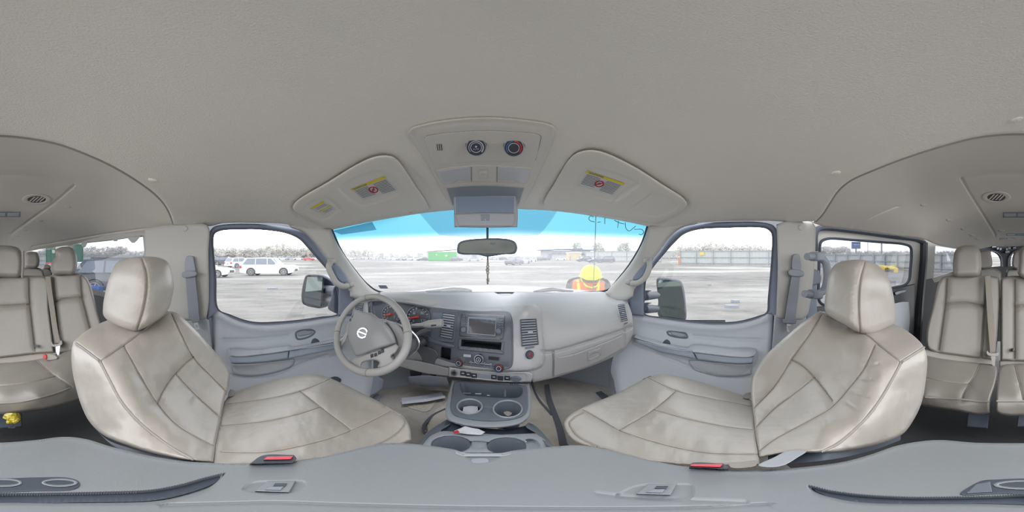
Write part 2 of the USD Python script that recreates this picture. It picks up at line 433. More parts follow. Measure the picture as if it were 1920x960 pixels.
def well(ring, D, vec, scale=.9, off=-.001, drop=0.):
    """An open well: a wall from a rim on a surface down along vec to a smaller floor."""
    q = np.asarray(ring, float); top = P(q[:, 0], q[:, 1], D(q) + off); c = top.mean(0); bot = c + (top - c) * scale + np.asarray(vec, float); n = len(q)
    V = np.vstack([top, bot, bot.mean(0)]); Fc = []
    for i in range(n):
        j = (i + 1) % n; Fc += [[i, j, n + j], [i, n + j, n + i], [n + i, n + j, 2 * n]]
    return trimesh.Trimesh(V, np.array(Fc), process=False)

class Ledge:
    """A surface that leans out below a line: offset o0 on the line, o1 from h pixels below it."""
    def __init__(s, D, p0, p1, h, o0, o1): s.a = (D, p0, p1, h, o0, o1)
    def __call__(s, uv):
        D, p0, p1, h, o0, o1 = s.a; uv = np.atleast_2d(np.asarray(uv, float))
        vt = p0[1] + (uv[:, 0] - p0[0]) * (p1[1] - p0[1]) / (p1[0] - p0[0])
        return D(uv) + o0 + (o1 - o0) * np.clip((uv[:, 1] - vt) / h, 0, 1)

# ================================================================ the lot outside: ground
def G(u, v):                                   # the spot on the ground seen at a pixel
    d = H * F / (v - CY); return np.array([(u - CX) / F * d, d, 0.0])
gx, gy = np.meshgrid(np.r_[-900, -500, -250, np.arange(-120, 121, 6), 250, 500, 900], np.r_[-60, -20, np.arange(3.9, 60, 1.5), np.arange(60, 320, 20), 600, 1500, 3200], indexing='ij')
gz = .10 * (meshkit.fbm(np.stack([gx / 3., gy / 3., gx * 0], -1), 4, 5) - .5)
nI, nJ = gx.shape
idx = np.arange(nI * nJ).reshape(nI, nJ)
q = np.stack([idx[:-1, :-1], idx[1:, :-1], idx[1:, 1:], idx[:-1, 1:]], -1).reshape(-1, 4)
single('ground', trimesh.Trimesh(np.stack([gx, gy, gz], -1).reshape(-1, 3), np.vstack([q[:, :3], q[:, [0, 2, 3]]]), process=False), 'ground', 'pale wet gravel surface of the storage lot around the van', None, None, 'structure', True)

# ================================================================ the van's shell
DC = Field([(960, -60, 1.12), (960, 0, 1.25), (960, 235, 1.95), (960, 395, 2.87), (0, 0, 1.2), (0, 250, 1.84), (1920, 0, 1.2), (1920, 250, 1.84), (325, 416, 2.6), (1530, 414, 2.6), (610, 428, 2.86), (1225, 424, 2.86), (470, 415, 2.7), (1380, 410, 2.7), (700, 412, 2.88), (1110, 404, 2.88)])
arcL = [(-300, 254), (0, 253), (60, 259), (110, 269), (150, 283), (190, 300), (225, 318), (262, 341), (290, 362), (308, 381), (319, 400), (326, 419)]
arcR = [(1530, 414), (1541, 402), (1554, 382), (1570, 358), (1592, 339), (1640, 317), (1700, 294), (1770, 272), (1830, 257), (1880, 251), (1920, 250), (2220, 252)]
top_edge = [(326, 423), (395, 424), (415, 419), (484, 418), (536, 420), (566, 428), (600, 436), (622, 431), (699, 415), (784, 401), (848, 394), (906, 391), (971, 392), (1042, 396), (1112, 405), (1160, 413), (1213, 424), (1240, 432), (1270, 423), (1330, 416), (1440, 414), (1480, 416), (1530, 416)]
hl = C((-300, -110), (2220, -110)) + C(arcR[-1]) + arcR[-2:0:-1] + C(arcR[0]) + top_edge[::-1][1:-1] + C((326, 421)) + arcL[::-1][1:-1] + C(arcL[0])
RC = Relief(hl, DC, t=.06, r=5, rr=.012, step=16, ost=8,
            pads=[([(1004, 395), (1060, 303), (1076, 283), (1105, 271), (1135, 274), (1190, 300), (1250, 338), (1290, 366), (1298, 384), (1288, 400), (1238, 428), (1190, 424), (1110, 408)], -.02, 9),
                  ([(830, 395), (748, 290), (722, 281), (695, 284), (668, 297), (615, 331), (556, 367), (543, 384), (548, 402), (600, 430), (640, 431), (700, 417)], -.02, 9)])
ceiling = Thing('ceiling', 'light grey fabric headliner over the front seats of the van', None, None, 'structure')
ceiling.add('headliner', RC, 'headliner')
ceiling.add('rear_headliner', box(6.4, .28, .05, (0, 1.02, H + .645)), 'headliner', smooth=False)
for u, v in ((287, 338), (1567, 324), (1905, 224)):
    ceiling.add('trim_button', put(lathe([(0, .006), (.012, .006), (.017, .003), (.018, -.004), (0, -.004)]), frame(DC, u, v, .001)), 'headliner')
ceiling.build()

# headliner of the rear cabin, seen under the arched edge on both sides
for side, o in (('left', None), ('right', None)):
    if side == 'left':
        DR = Field([(0, 253, 1.9), (326, 419, 2.68), (150, 283, 2.0), (0, 390, 3.1), (100, 340, 2.5), (0, 452, 4.6), (50, 466, 4.4), (130, 455, 3.8), (275, 440, 3.1), (200, 380, 2.75), (-300, 253, 1.9), (-300, 452, 4.6)])
        out = C((-300, 246)) + [(0, 246), (60, 251), (110, 261), (150, 275), (190, 292), (225, 310), (262, 333), (290, 354), (312, 378), (325, 398)] + C((332, 426), (285, 430), (274, 441)) + [(216, 450), (150, 457), (104, 463), (52, 471)] + C((40, 475), (-300, 475))
        crease = [[(-10, 325), (60, 328), (120, 338), (140, 347), (95, 386), (30, 432), (-10, 440)]]
        gro = [([(140, 347), (100, 381), (60, 410), (22, 438)], 2.2, .02), ([(0, 327), (70, 330), (140, 347)], 5, .02), ([(272, 428), (200, 438), (135, 449), (60, 462)], 1.6, .02)]
        arc_in = [(-300, 262), (0, 261), (60, 267), (110, 277), (150, 291), (190, 308), (225, 326), (262, 349), (290, 371), (306, 390), (318, 424)]
        vents, lamps, hooks = [(69, 374, 22, 8)], [(12, 402, 26, 5)], [(127, 388), (74, 414), (45, 431), (30, 442), (20, 448)]
        lab = 'pale rear cabin headliner behind the curved roof edge on the left'
    else:
        DR = Field([(1920, 250, 1.9), (1530, 414, 2.68), (1770, 272, 2.0), (1920, 390, 3.1), (1800, 340, 2.5), (1920, 458, 4.6), (1850, 460, 4.4), (1790, 462, 4.0), (1640, 436, 3.0), (1730, 449, 3.3), (1720, 380, 2.75), (2220, 250, 1.9), (2220, 458, 4.6)])
        out = C((2220, 243)) + [(1920, 242), (1880, 243), (1830, 249), (1770, 264), (1700, 286), (1640, 309), (1588, 332), (1564, 352), (1547, 378), (1535, 397)] + C((1524, 418), (1545, 425)) + [(1600, 431), (1680, 442), (1733, 449), (1754, 458), (1795, 466)] + C((1822, 470), (1860, 462), (2220, 462))
        gro = [([(1802, 334), (1822, 368), (1845, 405), (1866, 440)], 2.2, .02), ([(1920, 325), (1850, 327), (1802, 334)], 5, .02), ([(1600, 424), (1640, 404), (1680, 387)], 2., .02)]
        arc_in = [(2220, 260), (1920, 258), (1880, 259), (1830, 265), (1770, 280), (1700, 302), (1640, 325), (1594, 347), (1573, 366), (1558, 388), (1545, 408), (1532, 418)]
        vents, lamps, hooks = [(1868, 370, 22, 9)], [(1907, 403, 26, 5), (1905, 440, 18, 2), (1888, 448, 14, 1.5)], [(1732, 385), (1780, 413), (1808, 430), (1823, 441), (1834, 448), (1878, 433)]
        lab = 'pale rear cabin headliner behind the curved roof edge on the right'
    R = Relief(out, DR, t=.03, r=3, rr=.01, step=14, ost=8, grooves=gro)
    th = Thing('ceiling', lab, None, None, 'structure'); th.add('headliner', R, 'headliner_rear')
    q = spline(arcL if side == 'left' else arcR, False, 6.)
    th.add('edge_trim', tube(P(q[:, 0], q[:, 1], DC(q) + .05), .008, 6), 'piping', label='raised edge of the front headliner arch')
    if side == 'right': th.add('backing', Relief(C((1496, 398), (1566, 398), (1566, 446), (1496, 440)), Field([(1500, 400, 3.06), (1560, 400, 3.1), (1530, 440, 3.1)]), t=.02, step=20), 'headliner_rear')
    for u, v in hooks: th.add('hook_cover', Relief([(u - 6, v - 1.6), (u, v - 2), (u + 6, v), (u + 3, v + 2), (u - 3, v + 1.6)], Off(DR, -.01), t=.012, step=3, ost=2, r=1), 'headliner_rear')
    th.build()
    for u, v, a, b in vents:
        e = lambda k: [(u + k * a * math.cos(t), v + k * b * math.sin(t)) for t in np.linspace(0, 2 * math.pi, 16, endpoint=False)]
        w = Thing('roof_vent', f'round slatted air vent in the rear headliner at the {side} end of the picture', 'vent', 'round vents in the rear headliner')
        w.add('bezel', Relief(e(1.25), Off(DR, -.014), t=.014, r=3, holes=[e(.78)], step=4, ost=2), 'headliner_rear')
        w.add('duct', Relief(e(.8), Off(DR, -.002), t=.004, step=6, ost=3), 'dark')
        for k in (-.5, -.17, .17, .5):
            w.add('slat', Relief(C((u + a * (k - .3) * .9, v + b * .55), (u + a * (k - .16) * .9, v + b * .6), (u + a * (k + .42) * .9, v - b * .6), (u + a * (k + .24) * .9, v - b * .65)), Off(DR, -.012), t=.006, step=5), 'headliner_rear')
        w.build()
    for i, (u, v, a, b) in enumerate(lamps):
        w = Thing('dome_lamp', ['long low dome lamp with clear lens behind the round vent, ' + side + ' end', 'second dome lamp further back in the right rear headliner', 'thin furthest dome lamp of the right rear headliner'][i], 'lamp')
        w.add('frame', Relief(C((u - a, v - b), (u + a, v - b), (u + a * .96, v + b), (u - a, v + b)), Off(DR, -.01), t=.01, step=6, r=1), 'belt_grey')
        for k in (-.5, .5): w.add('lens', Relief(C((u + a * (k - .42), v - b * .6), (u + a * (k + .42), v - b * .6), (u + a * (k + .4), v + b * .6), (u + a * (k - .42), v + b * .6)), Off(DR, -.013), t=.006, step=6), 'lamp_lens' )
        w.build()
# ---------------------------------------------------------------- sides: outlines in picture columns and rows
WL = [(399, 446), (402, 437), (415, 431), (450, 429), (484, 429), (536, 436), (561, 447), (577, 463), (598, 487), (612, 503), (625, 520), (633, 545), (634, 588), (600, 595), (557, 601), (520, 604), (484, 605), (459, 601), (432, 591), (409, 580), (404, 520)]
WR = [(1449, 446), (1447, 436), (1438, 428), (1420, 425), (1362, 426), (1310, 429), (1282, 438), (1262, 456), (1246, 474), (1226, 498), (1212, 520), (1208, 560), (1208, 588), (1250, 596), (1300, 602), (1350, 605), (1385, 603), (1420, 594), (1438, 586), (1441, 560)]
DL = Field([(400, 440, 2.68), (400, 600, 2.62), (480, 605, 2.72), (640, 590, 2.98), (640, 700, 2.98), (420, 720, 2.6), (600, 480, 2.95), (700, 760, 3.05), (484, 425, 2.76)])
DRt = Field([(1450, 440, 2.68), (1445, 600, 2.62), (1370, 605, 2.72), (1206, 590, 2.98), (1206, 700, 2.98), (1425, 720, 2.6), (1246, 480, 2.95), (1150, 760, 3.05), (1365, 425, 2.76)])
def widen(o, k, keep=None):
    g = Polygon(spline(o, True, 3.)).buffer(k, join_style=1).simplify(.4); return [tuple(c) for c in np.array(g.exterior.coords)[:-1]]

# body side behind everything: closes the gaps between trims
DB = Field([(960, 500, 3.6), (960, 700, 4.2), (620, 500, 3.25), (1230, 500, 3.25), (400, 500, 2.95), (1450, 500, 2.95), (280, 500, 3.0), (1530, 500, 3.0), (400, 760, 2.9), (1450, 760, 2.9)])
WS_out = [(622, 430), (699, 414), (784, 400), (848, 393), (906, 390), (971, 391), (1042, 396), (1112, 405), (1160, 413), (1214, 424), (1205, 452), (1183, 492), (1160, 522), (1140, 543), (1100, 548), (960, 549), (800, 548), (712, 547), (690, 534), (662, 502), (640, 470)]
shell = Relief(C((282, 400), (1524, 400), (1524, 780), (282, 780)), DB, t=.03, step=40, ost=20, holes=[widen(WL, 5), widen(WR, 5), widen(WS_out, 6)])
single('wall_front', shell, 'footwell', 'bare grey body shell behind the front trim of the van', None, None, 'structure')

for side in ('left', 'right'):
    L = side == 'left'; mx = (lambda p: p) if L else None
    W, D = (WL, DL) if L else (WR, DRt)
    # ------------------------------------------------ door: upper frame, seal, lower panel
    th = Thing('door_1' if L else 'door_2', ("blue-grey driver's door with armrest, pocket and window" if L else 'blue-grey passenger door with armrest, pocket and window'), None, None, 'structure')
    if L:
        fr_out = [(388, 600, 1), (389, 500), (391, 440), (400, 426), (420, 421), (484, 420), (540, 426), (568, 434), (590, 452), (612, 480), (640, 512), (652, 535), (664, 560, 1), (664, 600, 1), (634, 601), (560, 608), (484, 613), (450, 610), (420, 598), (404, 590, 1)]
        panel = [(396, 588, 1), (409, 581), (432, 592), (459, 602), (484, 606), (557, 602), (634, 590), (690, 584, 1), (700, 700), (690, 760, 1), (560, 770), (420, 770, 1), (404, 700), (397, 640)]
        gro = [([(418, 637), (470, 636), (540, 630)], 3, .012), ([(437, 702), (467, 706), (517, 701), (560, 684), (615, 664)], 2.5, .012), ([(409, 588), (440, 606), (484, 616), (557, 612), (640, 598)], 8, -.02)]
        pads = [([(426, 654), (434, 650), (470, 651), (540, 644), (552, 652), (640, 632), (640, 660), (540, 680), (432, 688)], .03, 10)]
        handle_r = [(553, 625), (557, 620), (585, 617), (592, 622), (584, 631), (557, 637)]
        lever = [(558, 624), (570, 622), (583, 620), (586, 624), (572, 629), (559, 630)]
        hook_pocket = [(583, 648), (586, 636), (592, 634), (600, 641), (592, 648)]
        arm_top = [(428, 657), (436, 652), (480, 655), (540, 648), (552, 650), (620, 638), (640, 634), (640, 641), (552, 656), (500, 664), (434, 667)]
        arm_face = C((429, 668), (470, 667), (541, 658)) + [(540, 673, 1), (500, 678), (460, 681), (433, 681, 1)]
        grip = C((543, 657), (627, 641), (642, 637), (642, 652), (540, 673))
        grip_top = C((545, 651), (600, 641), (642, 631), (642, 637), (627, 641), (543, 657))
        pocket = [(433, 682, 1), (480, 681), (538, 675, 1), (552, 674), (548, 687), (517, 699), (480, 706), (460, 706), (438, 702, 1)]
        ribs = [([(555, 707), (620, 690), (660, 680)], 3)]
    else:
        fr_out = [(1462, 600, 1), (1461, 500), (1459, 440), (1452, 424), (1430, 417), (1362, 416), (1308, 420), (1278, 428), (1256, 446), (1236, 472), (1208, 508), (1192, 535), (1178, 560, 1), (1178, 600, 1), (1208, 601), (1290, 609), (1360, 613), (1400, 609), (1424, 601), (1446, 590, 1)]
        panel = [(1453, 588, 1), (1440, 586), (1420, 595), (1385, 604), (1350, 606), (1300, 603), (1208, 590), (1160, 580, 1), (1150, 700), (1160, 760, 1), (1290, 770), (1430, 770, 1), (1446, 700), (1451, 640)]
        gro = [([(1425, 637), (1370, 636), (1300, 630)], 3, .012), ([(1408, 704), (1370, 706), (1337, 702), (1290, 686), (1232, 664)], 2.5, .012), ([(1438, 594), (1415, 605), (1370, 614), (1300, 612), (1206, 598)], 8, -.02)]
        pads = [([(1421, 656), (1413, 651), (1380, 650), (1300, 644), (1290, 650), (1190, 630), (1186, 644), (1240, 665), (1308, 680), (1414, 688)], .03, 10)]
        handle_r = [(1290, 634), (1287, 624), (1278, 622), (1250, 621), (1252, 628), (1266, 633)]
        lever = [(1285, 627), (1275, 624), (1257, 623), (1259, 627), (1270, 631), (1284, 632)]
        hook_pocket = [(1242, 645), (1244, 640), (1250, 636), (1256, 640), (1257, 649)]
        arm_top = [(1419, 657), (1410, 652), (1370, 652), (1296, 646), (1290, 652), (1240, 644), (1190, 628), (1188, 633), (1240, 651), (1310, 662), (1412, 668)]
        arm_face = C((1414, 668), (1370, 668), (1301, 660)) + [(1308, 675, 1), (1350, 680), (1390, 682), (1411, 681, 1)]
        grip = C((1299, 659), (1240, 649), (1188, 633), (1189, 640), (1235, 660), (1306, 674))
        grip_top = C((1297, 653), (1240, 643), (1192, 627), (1188, 633), (1240, 649), (1299, 659))
        pocket = [(1411, 682, 1), (1370, 682), (1308, 676, 1), (1291, 677), (1300, 692), (1325, 701), (1350, 706), (1390, 706), (1407, 703, 1)]
        ribs = []
    th.add('window_frame', Relief(fr_out, D, t=.06, r=5, holes=[W], step=9), 'door_frame', label='dark blue-grey frame around the door window')
    Rp = Relief(panel, Off(D, -.015), t=.07, r=13, rr=.07, grooves=gro, pads=pads, step=9)
    k = th.add('door_panel', Rp, 'door_grey')
    dp = Rp.depth
    th.add('window_seal', tube(P(*spline(W, True, 5.).T, D(spline(W, True, 5.)) - .002), .0042, 6, True), 'seal_thin')
    th.add('handle_recess', Relief(handle_r, Off(dp, -.006), t=.012, r=2, pads=[(widen(handle_r, -2), -.014, 3)], step=4, ost=3), 'bin_grey')
    j = th.add('door_handle', Relief(lever, Off(dp, -.012), t=.014, r=2, step=3, ost=2), 'belt_grey')
    th.add('grab_pocket', Relief(hook_pocket, Off(dp, -.003), t=.006, r=1.5, step=4, ost=3), 'bin_dark')
    th.add('armrest_top', Relief(arm_top, Ledge(dp, *((425, 654), (640, 630), 13, -.004, -.05) if L else ((1421, 654), (1188, 627), 13, -.004, -.05)), t=.05, r=2, step=6), 'door_grey')
    th.add('armrest', Relief(arm_face, Off(dp, -.034), t=.05, r=3, step=6), 'door_pad')
    th.add('pull_grip', Relief(grip, Off(dp, -.038), t=.05, r=2.5, step=6), 'door_pad')
    th.add('pull_grip_top', Relief(grip_top, Ledge(dp, *((543, 650), (642, 631), 7, -.012, -.06) if L else ((1299, 651), (1190, 625), 7, -.012, -.06)), t=.05, r=1., step=6), 'door_grey')
    th.add('door_pocket', Relief(pocket, Off(dp, -.02), t=.04, r=4, step=7), 'door_pocket')
    th.build()
    gl = Relief(widen(W, 3), Off(D, .03), t=.005, step=30, ost=8)
    single('window_1' if L else 'window_2', gl, 'glass', f"clear {'driver' if L else 'passenger'}'s door window glass", None, None, 'structure')

# ---------------------------------------------------------------- A pillars with grab handles
DA = Field([(590, 440, 2.84), (640, 520, 2.88), (660, 560, 2.9), (628, 436, 2.86), (668, 510, 2.98), (705, 548, 3.1)])
DA2 = Field([(1256, 436, 2.84), (1206, 520, 2.88), (1182, 560, 2.9), (1210, 436, 2.86), (1172, 510, 2.98), (1135, 548, 3.1)])
pil = [(540, 419, 1), (600, 425), (621, 429, 1), (630, 452), (641, 471), (668, 509), (690, 535), (701, 544), (712, 549, 1), (700, 560), (672, 562), (656, 556, 1), (655, 540), (640, 516), (612, 484), (590, 456), (568, 436), (545, 427, 1)]
pil2 = [(1310, 415, 1), (1240, 421), (1216, 423, 1), (1206, 452), (1184, 492), (1160, 522), (1143, 540), (1136, 549, 1), (1150, 562), (1172, 564), (1187, 556, 1), (1190, 540), (1208, 510), (1234, 474), (1254, 446), (1276, 428), (1306, 420, 1)]
for nm, o, D, lab, pts in (('trim_1', pil, DA, 'pale plastic pillar trim with grab handle left of the windscreen', [(652, 536), (643, 537), (632, 531), (622, 516), (616, 500), (620, 491)]),
                           ('trim_2', pil2, DA2, 'pale plastic pillar trim with grab handle right of the windscreen', [(1184, 531), (1194, 531), (1206, 524), (1215, 510), (1218, 496), (1216, 488)])):
    th = Thing(nm, lab, None, None, 'structure'); th.add('pillar_panel', Relief(o, D, t=.06, r=9, rr=.03, step=7), 'trim_light')
    q = spline(pts, False, 3.); d = D(q) - .04; d[0] += .03; d[-1] += .03
    kg = th.add('grab_handle', tube(P(q[:, 0], q[:, 1], d), .0155, 10), 'trim_light')
    for e in (0, -1): th.add('end_cap', put(rbox(.036, .03, .05, .01), frame(D, q[e][0], q[e][1], .015)), 'trim_light', kg)
    th.add('backing', Relief([(626, 495), (640, 505), (652, 528), (640, 528), (630, 516)] if D is DA else [(1213, 492), (1200, 503), (1186, 524), (1197, 524), (1209, 510)], Off(D, -.008), t=.01, r=2, step=6), 'door_frame')
    th.build()
# corner of the door frame below the pillar: mirror sail panel
for nm, o, D, lab in (('mirror_sail', [(635, 520, 1), (652, 540), (664, 556, 1), (662, 590, 1), (634, 592, 1)], Off(DL, -.02), 'dark blue-grey triangular sail panel at the front of the left door'),
                      ('mirror_sail', [(1207, 520, 1), (1191, 538), (1180, 556, 1), (1180, 590, 1), (1207, 592, 1)], Off(DRt, -.02), 'dark blue-grey triangular sail panel at the front of the right door')):
    single(nm, Relief(o, D, t=.05, r=4, step=7), 'door_frame', lab, 'panel')

# ---------------------------------------------------------------- B pillars with belts
DBL = Field([(272, 424, 2.72), (390, 424, 2.62), (390, 640, 2.58), (272, 640, 2.7), (330, 500, 2.62)])
DBR = Field([(1534, 424, 2.72), (1462, 424, 2.62), (1462, 640, 2.58), (1530, 640, 2.7), (1490, 500, 2.62)])
th = Thing('trim_3', 'pale pillar trim behind the driver’s seat with grey lower part', None, None, 'structure')
th.add('upper_trim', Relief([(271, 428, 1), (326, 419, 1), (386, 421), (392, 428), (391, 470), (390, 580), (384, 598), (366, 601, 1), (320, 601), (276, 590, 1)], DBL, t=.05, r=6, step=8), 'trim_light')
th.add('lower_trim', Relief(C((300, 590), (384, 596), (392, 600), (402, 700), (404, 770), (300, 770)), Off(DBL, .012), t=.05, r=4, step=10), 'trim_lower')
th.add('trim_button', put(lathe([(0, .004), (.012, .004), (.015, 0), (0, 0)]), frame(DBL, 348, 429, .001)), 'trim_light'); th.build()
th = Thing('trim_4', 'pale pillar trim beside the passenger seat with grey lower part', None, None, 'structure')
th.add('upper_trim', Relief([(1456, 421, 1), (1478, 414), (1522, 417), (1530, 426, 1), (1527, 500), (1514, 590), (1506, 600, 1), (1470, 600), (1455, 596, 1), (1458, 500)], DBR, t=.05, r=6, step=8), 'trim_light')
th.add('lower_trim', Relief(C((1452, 590), (1512, 588), (1512, 770), (1438, 770)), Off(DBR, .012), t=.05, r=4, step=10), 'trim_lower')
th.add('trim_button', put(lathe([(0, .004), (.012, .004), (.015, 0), (0, 0)]), frame(DBR, 1500, 427, .001)), 'trim_light'); th.build()

th = Thing('seat_belt', "grey seat belt hanging from the pillar behind the driver's seat", 'seat belt')
th.add('slot_cover', Relief([(350, 481), (362, 481), (364, 490), (366, 512), (349, 512)], Off(DBL, -.02), t=.02, r=2, step=5, ost=3), 'belt_grey')
th.add('belt_guide', Relief([(341, 512), (347, 509), (365, 508), (370, 512), (368, 517), (346, 521), (341, 518)], Off(DBL, -.035), t=.03, r=2.5, step=4, ost=3), 'belt_grey')
th.add('webbing', Relief(C((348, 519), (366, 516), (371, 560), (374, 596), (354, 596), (351, 560)), Off(DBL, -.022), t=.006, r=1, step=9), 'belt')
th.add('stopper', Relief(C((357, 596), (375, 594), (374, 603), (362, 606)), Off(DBL, -.024), t=.016, r=1.5, step=5), 'belt')
th.add('tongue', Relief(C((363, 606), (371, 604), (374, 617), (367, 619)), Off(DBL, -.02), t=.008, holes=[C((366, 609), (370, 608), (371, 614), (368, 615))], step=3), 'silver'); th.build()
th = Thing('seat_belt', 'grey seat belt hanging from the pillar beside the passenger window', 'seat belt')
th.add('slot_cover', Relief([(1488, 478), (1498, 477), (1501, 490), (1500, 510), (1487, 510)], Off(DBR, -.02), t=.02, r=2, step=5, ost=3), 'belt_grey')
th.add('belt_guide', Relief([(1478, 508), (1484, 505), (1502, 507), (1507, 510), (1507, 517), (1500, 519), (1480, 516)], Off(DBR, -.035), t=.03, r=2.5, step=4, ost=3), 'belt_grey')
th.add('webbing', Relief(C((1484, 517), (1500, 517), (1496, 560), (1491, 602), (1471, 600), (1477, 560)), Off(DBR, -.022), t=.006, r=1, step=9), 'belt')
th.add('stopper', Relief(C((1466, 598), (1494, 600), (1492, 607), (1468, 606)), Off(DBR, -.024), t=.016, r=1.5, step=5), 'belt')
th.add('tongue', Relief(C((1475, 607), (1484, 608), (1482, 623), (1476, 622)), Off(DBR, -.02), t=.008, holes=[C((1477, 611), (1482, 611), (1481, 619), (1478, 619))], step=3), 'silver'); th.build()

# ---------------------------------------------------------------- windscreen
DW = Field([(622, 430, 2.92), (906, 390, 2.96), (1214, 424, 2.92), (712, 549, 3.2), (960, 550, 3.36), (1140, 547, 3.2), (640, 480, 3.0), (1195, 480, 3.0)])
ws = Relief(widen(WS_out, 5), DW, t=.006, step=30, ost=8)
wsT = Thing('window_3', 'windscreen with a blue shade band along its top edge', None, None, 'structure')
wsT.add('glass', ws, 'windscreen')
q = spline([(622, 430), (640, 470), (662, 502), (690, 534), (712, 547), (800, 548), (960, 549), (1100, 548), (1140, 543), (1160, 522), (1183, 492), (1205, 452), (1214, 424)], False, 5.)
wsT.add('window_seal', tube(P(q[:, 0], q[:, 1], DW(q) - .012), .006, 6), 'seal')
wsT.add('mirror_patch', Relief([(786, 399, 1), (850, 392), (960, 391), (1045, 396, 1), (1032, 415), (1015, 436), (1008, 441, 1), (905, 446), (824, 441, 1), (808, 425)], Off(DW, -.015), t=.003, step=20), 'tint_patch', label='greyer patch of film behind the mirror')
wsT.add('inspection_sticker', Relief(C((623, 433), (698, 416), (706, 431), (640, 440)), Off(DW, -.012), t=.003, step=12), 'tint_dark', label='dark strip in the upper left corner of the windscreen')
wsT.add('vin_plate', Relief(C((709, 535), (724, 535), (728, 541), (713, 541)), Off(DW, -.016), t=.004, step=5), 'bin_grey', label='small grey plate at the lower left of the windscreen')
for s_ in ([(1113, 407), (1107, 405), (1104, 410), (1107, 414), (1115, 416)], [(1120, 417), (1126, 416)], [(1134, 406), (1134, 420)], [(1130, 407), (1137, 409)], [(1152, 413), (1162, 418), (1170, 420)], [(1160, 414), (1158, 427)], [(1172, 417), (1174, 429), (1180, 433), (1187, 428), (1192, 424)], [(1189, 430), (1197, 430), (1203, 430), (1207, 435), (1203, 440), (1198, 439)]):
    q = spline(s_, False, 2.); wsT.add('marker_stroke', tube(P(q[:, 0], q[:, 1], DW(q) - .006), .0019, 5), 'ink_green')
wsT.build()

# ================================================================ front seats
def lines(th, R, pl, sub, r=.0016, m='seam', name='seam', off=0.):
    for p in pl: th.add(name, R.tube(p, r, off - r * .3), m, sub, smooth=60)

# ---- driver's seat
th = Thing('driver_seat', "beige leather driver's seat with headrest, facing the steering wheel", 'seat')
DCu = Field([(434, 735, 2.28), (600, 702, 2.42), (672, 733, 2.25), (770, 812, 1.74), (430, 866, 1.40), (600, 855, 1.48), (410, 800, 1.78), (772, 828, 1.72), (740, 775, 1.9), (690, 845, 1.58)])
sC = [[(618, 711), (563, 734), (500, 748), (425, 758)], [(563, 734), (600, 763), (657, 806)], [(733, 771), (690, 793), (640, 815), (600, 828), (500, 848), (415, 848)], [(414, 799), (500, 790), (560, 777), (600, 764)]]
Rc = Relief([(434, 736, 1), (480, 722), (526, 710), (560, 704), (590, 702), (617, 708), (640, 718), (672, 734), (734, 765), (758, 782), (768, 800), (772, 826, 1), (745, 836), (700, 842), (600, 860), (500, 872), (400, 872, 1), (402, 845), (408, 800), (420, 755)],
            DCu, t=.10, r=7, rr=.03, step=6, grooves=seams(*sC) + [([(752, 779), (760, 787), (756, 800), (738, 817), (700, 838)], 2, .012)], wr=.02)
k = th.add('cushion', Rc, 'leather'); lines(th, Rc, sC, k); lines(th, Rc, [[(724, 763), (752, 779), (760, 787), (756, 800), (738, 817), (700, 836)]], k, .003, 'piping', 'piping', -.001)
DBk = Field([(427, 690, 2.25), (330, 590, 2.2), (404, 866, 1.42), (188, 677, 1.74), (229, 755, 1.60), (348, 858, 1.38), (300, 852, 1.45), (138, 650, 1.92), (140, 713, 1.85), (151, 759, 1.78), (187, 808, 1.66), (233, 832, 1.55), (200, 603, 2.18), (260, 590, 2.25), (316, 584, 2.22), (404, 800, 1.74), (262, 628, 1.98), (300, 720, 1.82), (380, 760, 1.9)])
edge1 = [(142, 643), (160, 656), (188, 677)]; edge2 = [(188, 677), (225, 652), (262, 625), (316, 585)]
edge3 = [(188, 677), (206, 713), (229, 755), (266, 796), (321, 838), (362, 862)]
sB = [[(321, 588), (339, 626), (362, 670), (394, 704), (424, 734)], [(362, 670), (344, 685), (322, 709), (306, 733), (295, 756)], [(232, 649), (246, 675), (262, 704), (276, 728), (294, 756), (330, 796), (372, 822), (400, 836)], [(330, 702), (352, 726), (376, 750), (414, 784)]]
Rb = Relief([(138, 640, 1), (165, 618), (200, 601), (240, 590), (290, 586), (321, 584), (331, 587), (360, 612), (395, 650), (424, 685), (431, 700), (429, 722), (420, 755), (414, 787), (405, 836), (402, 868, 1), (367, 865), (300, 853), (233, 833), (205, 822), (187, 811), (167, 790), (153, 762), (141, 722), (135, 690), (134, 658)],
            DBk, t=.22, r=7, rr=.035, step=6, grooves=seams(*sB) + [(edge2, 2, .008), (edge3, 2, .008), (edge1, 2, .008), ([(262, 710), (240, 690)], 9, .01)], wr=.018)
k = th.add('backrest', Rb, 'leather'); lines(th, Rb, sB, k); lines(th, Rb, [edge1, edge2, edge3], k, .0035, 'piping', 'piping', -.003)
DHd = Field([(193, 590, 2.08), (206, 516, 2.1), (238, 484, 2.12), (268, 486, 2.05), (274, 525, 1.97), (270, 571, 1.95), (257, 619, 1.95), (298, 484, 2.14), (325, 521, 2.16), (323, 553, 2.14), (316, 580, 2.1), (232, 550, 2.02)])
hs = [(266, 485), (274, 510), (275, 540), (270, 575), (257, 619)]
Rh = Relief([(220, 492), (240, 484), (268, 481), (298, 483), (314, 491), (322, 510), (326, 535), (323, 556), (316, 580), (300, 597), (258, 620), (238, 617), (205, 603), (194, 591), (193, 575), (198, 545), (207, 515)], DHd, t=.14, r=14, rr=.05, step=5, grooves=[(hs, 2, .010), (hs, 8, .008)])
k = th.add('headrest', Rh, 'leather'); lines(th, Rh, [hs], k)
Db = Field([(187, 811, 1.72), (300, 858, 1.5), (370, 868, 1.42), (210, 835, 1.65)])
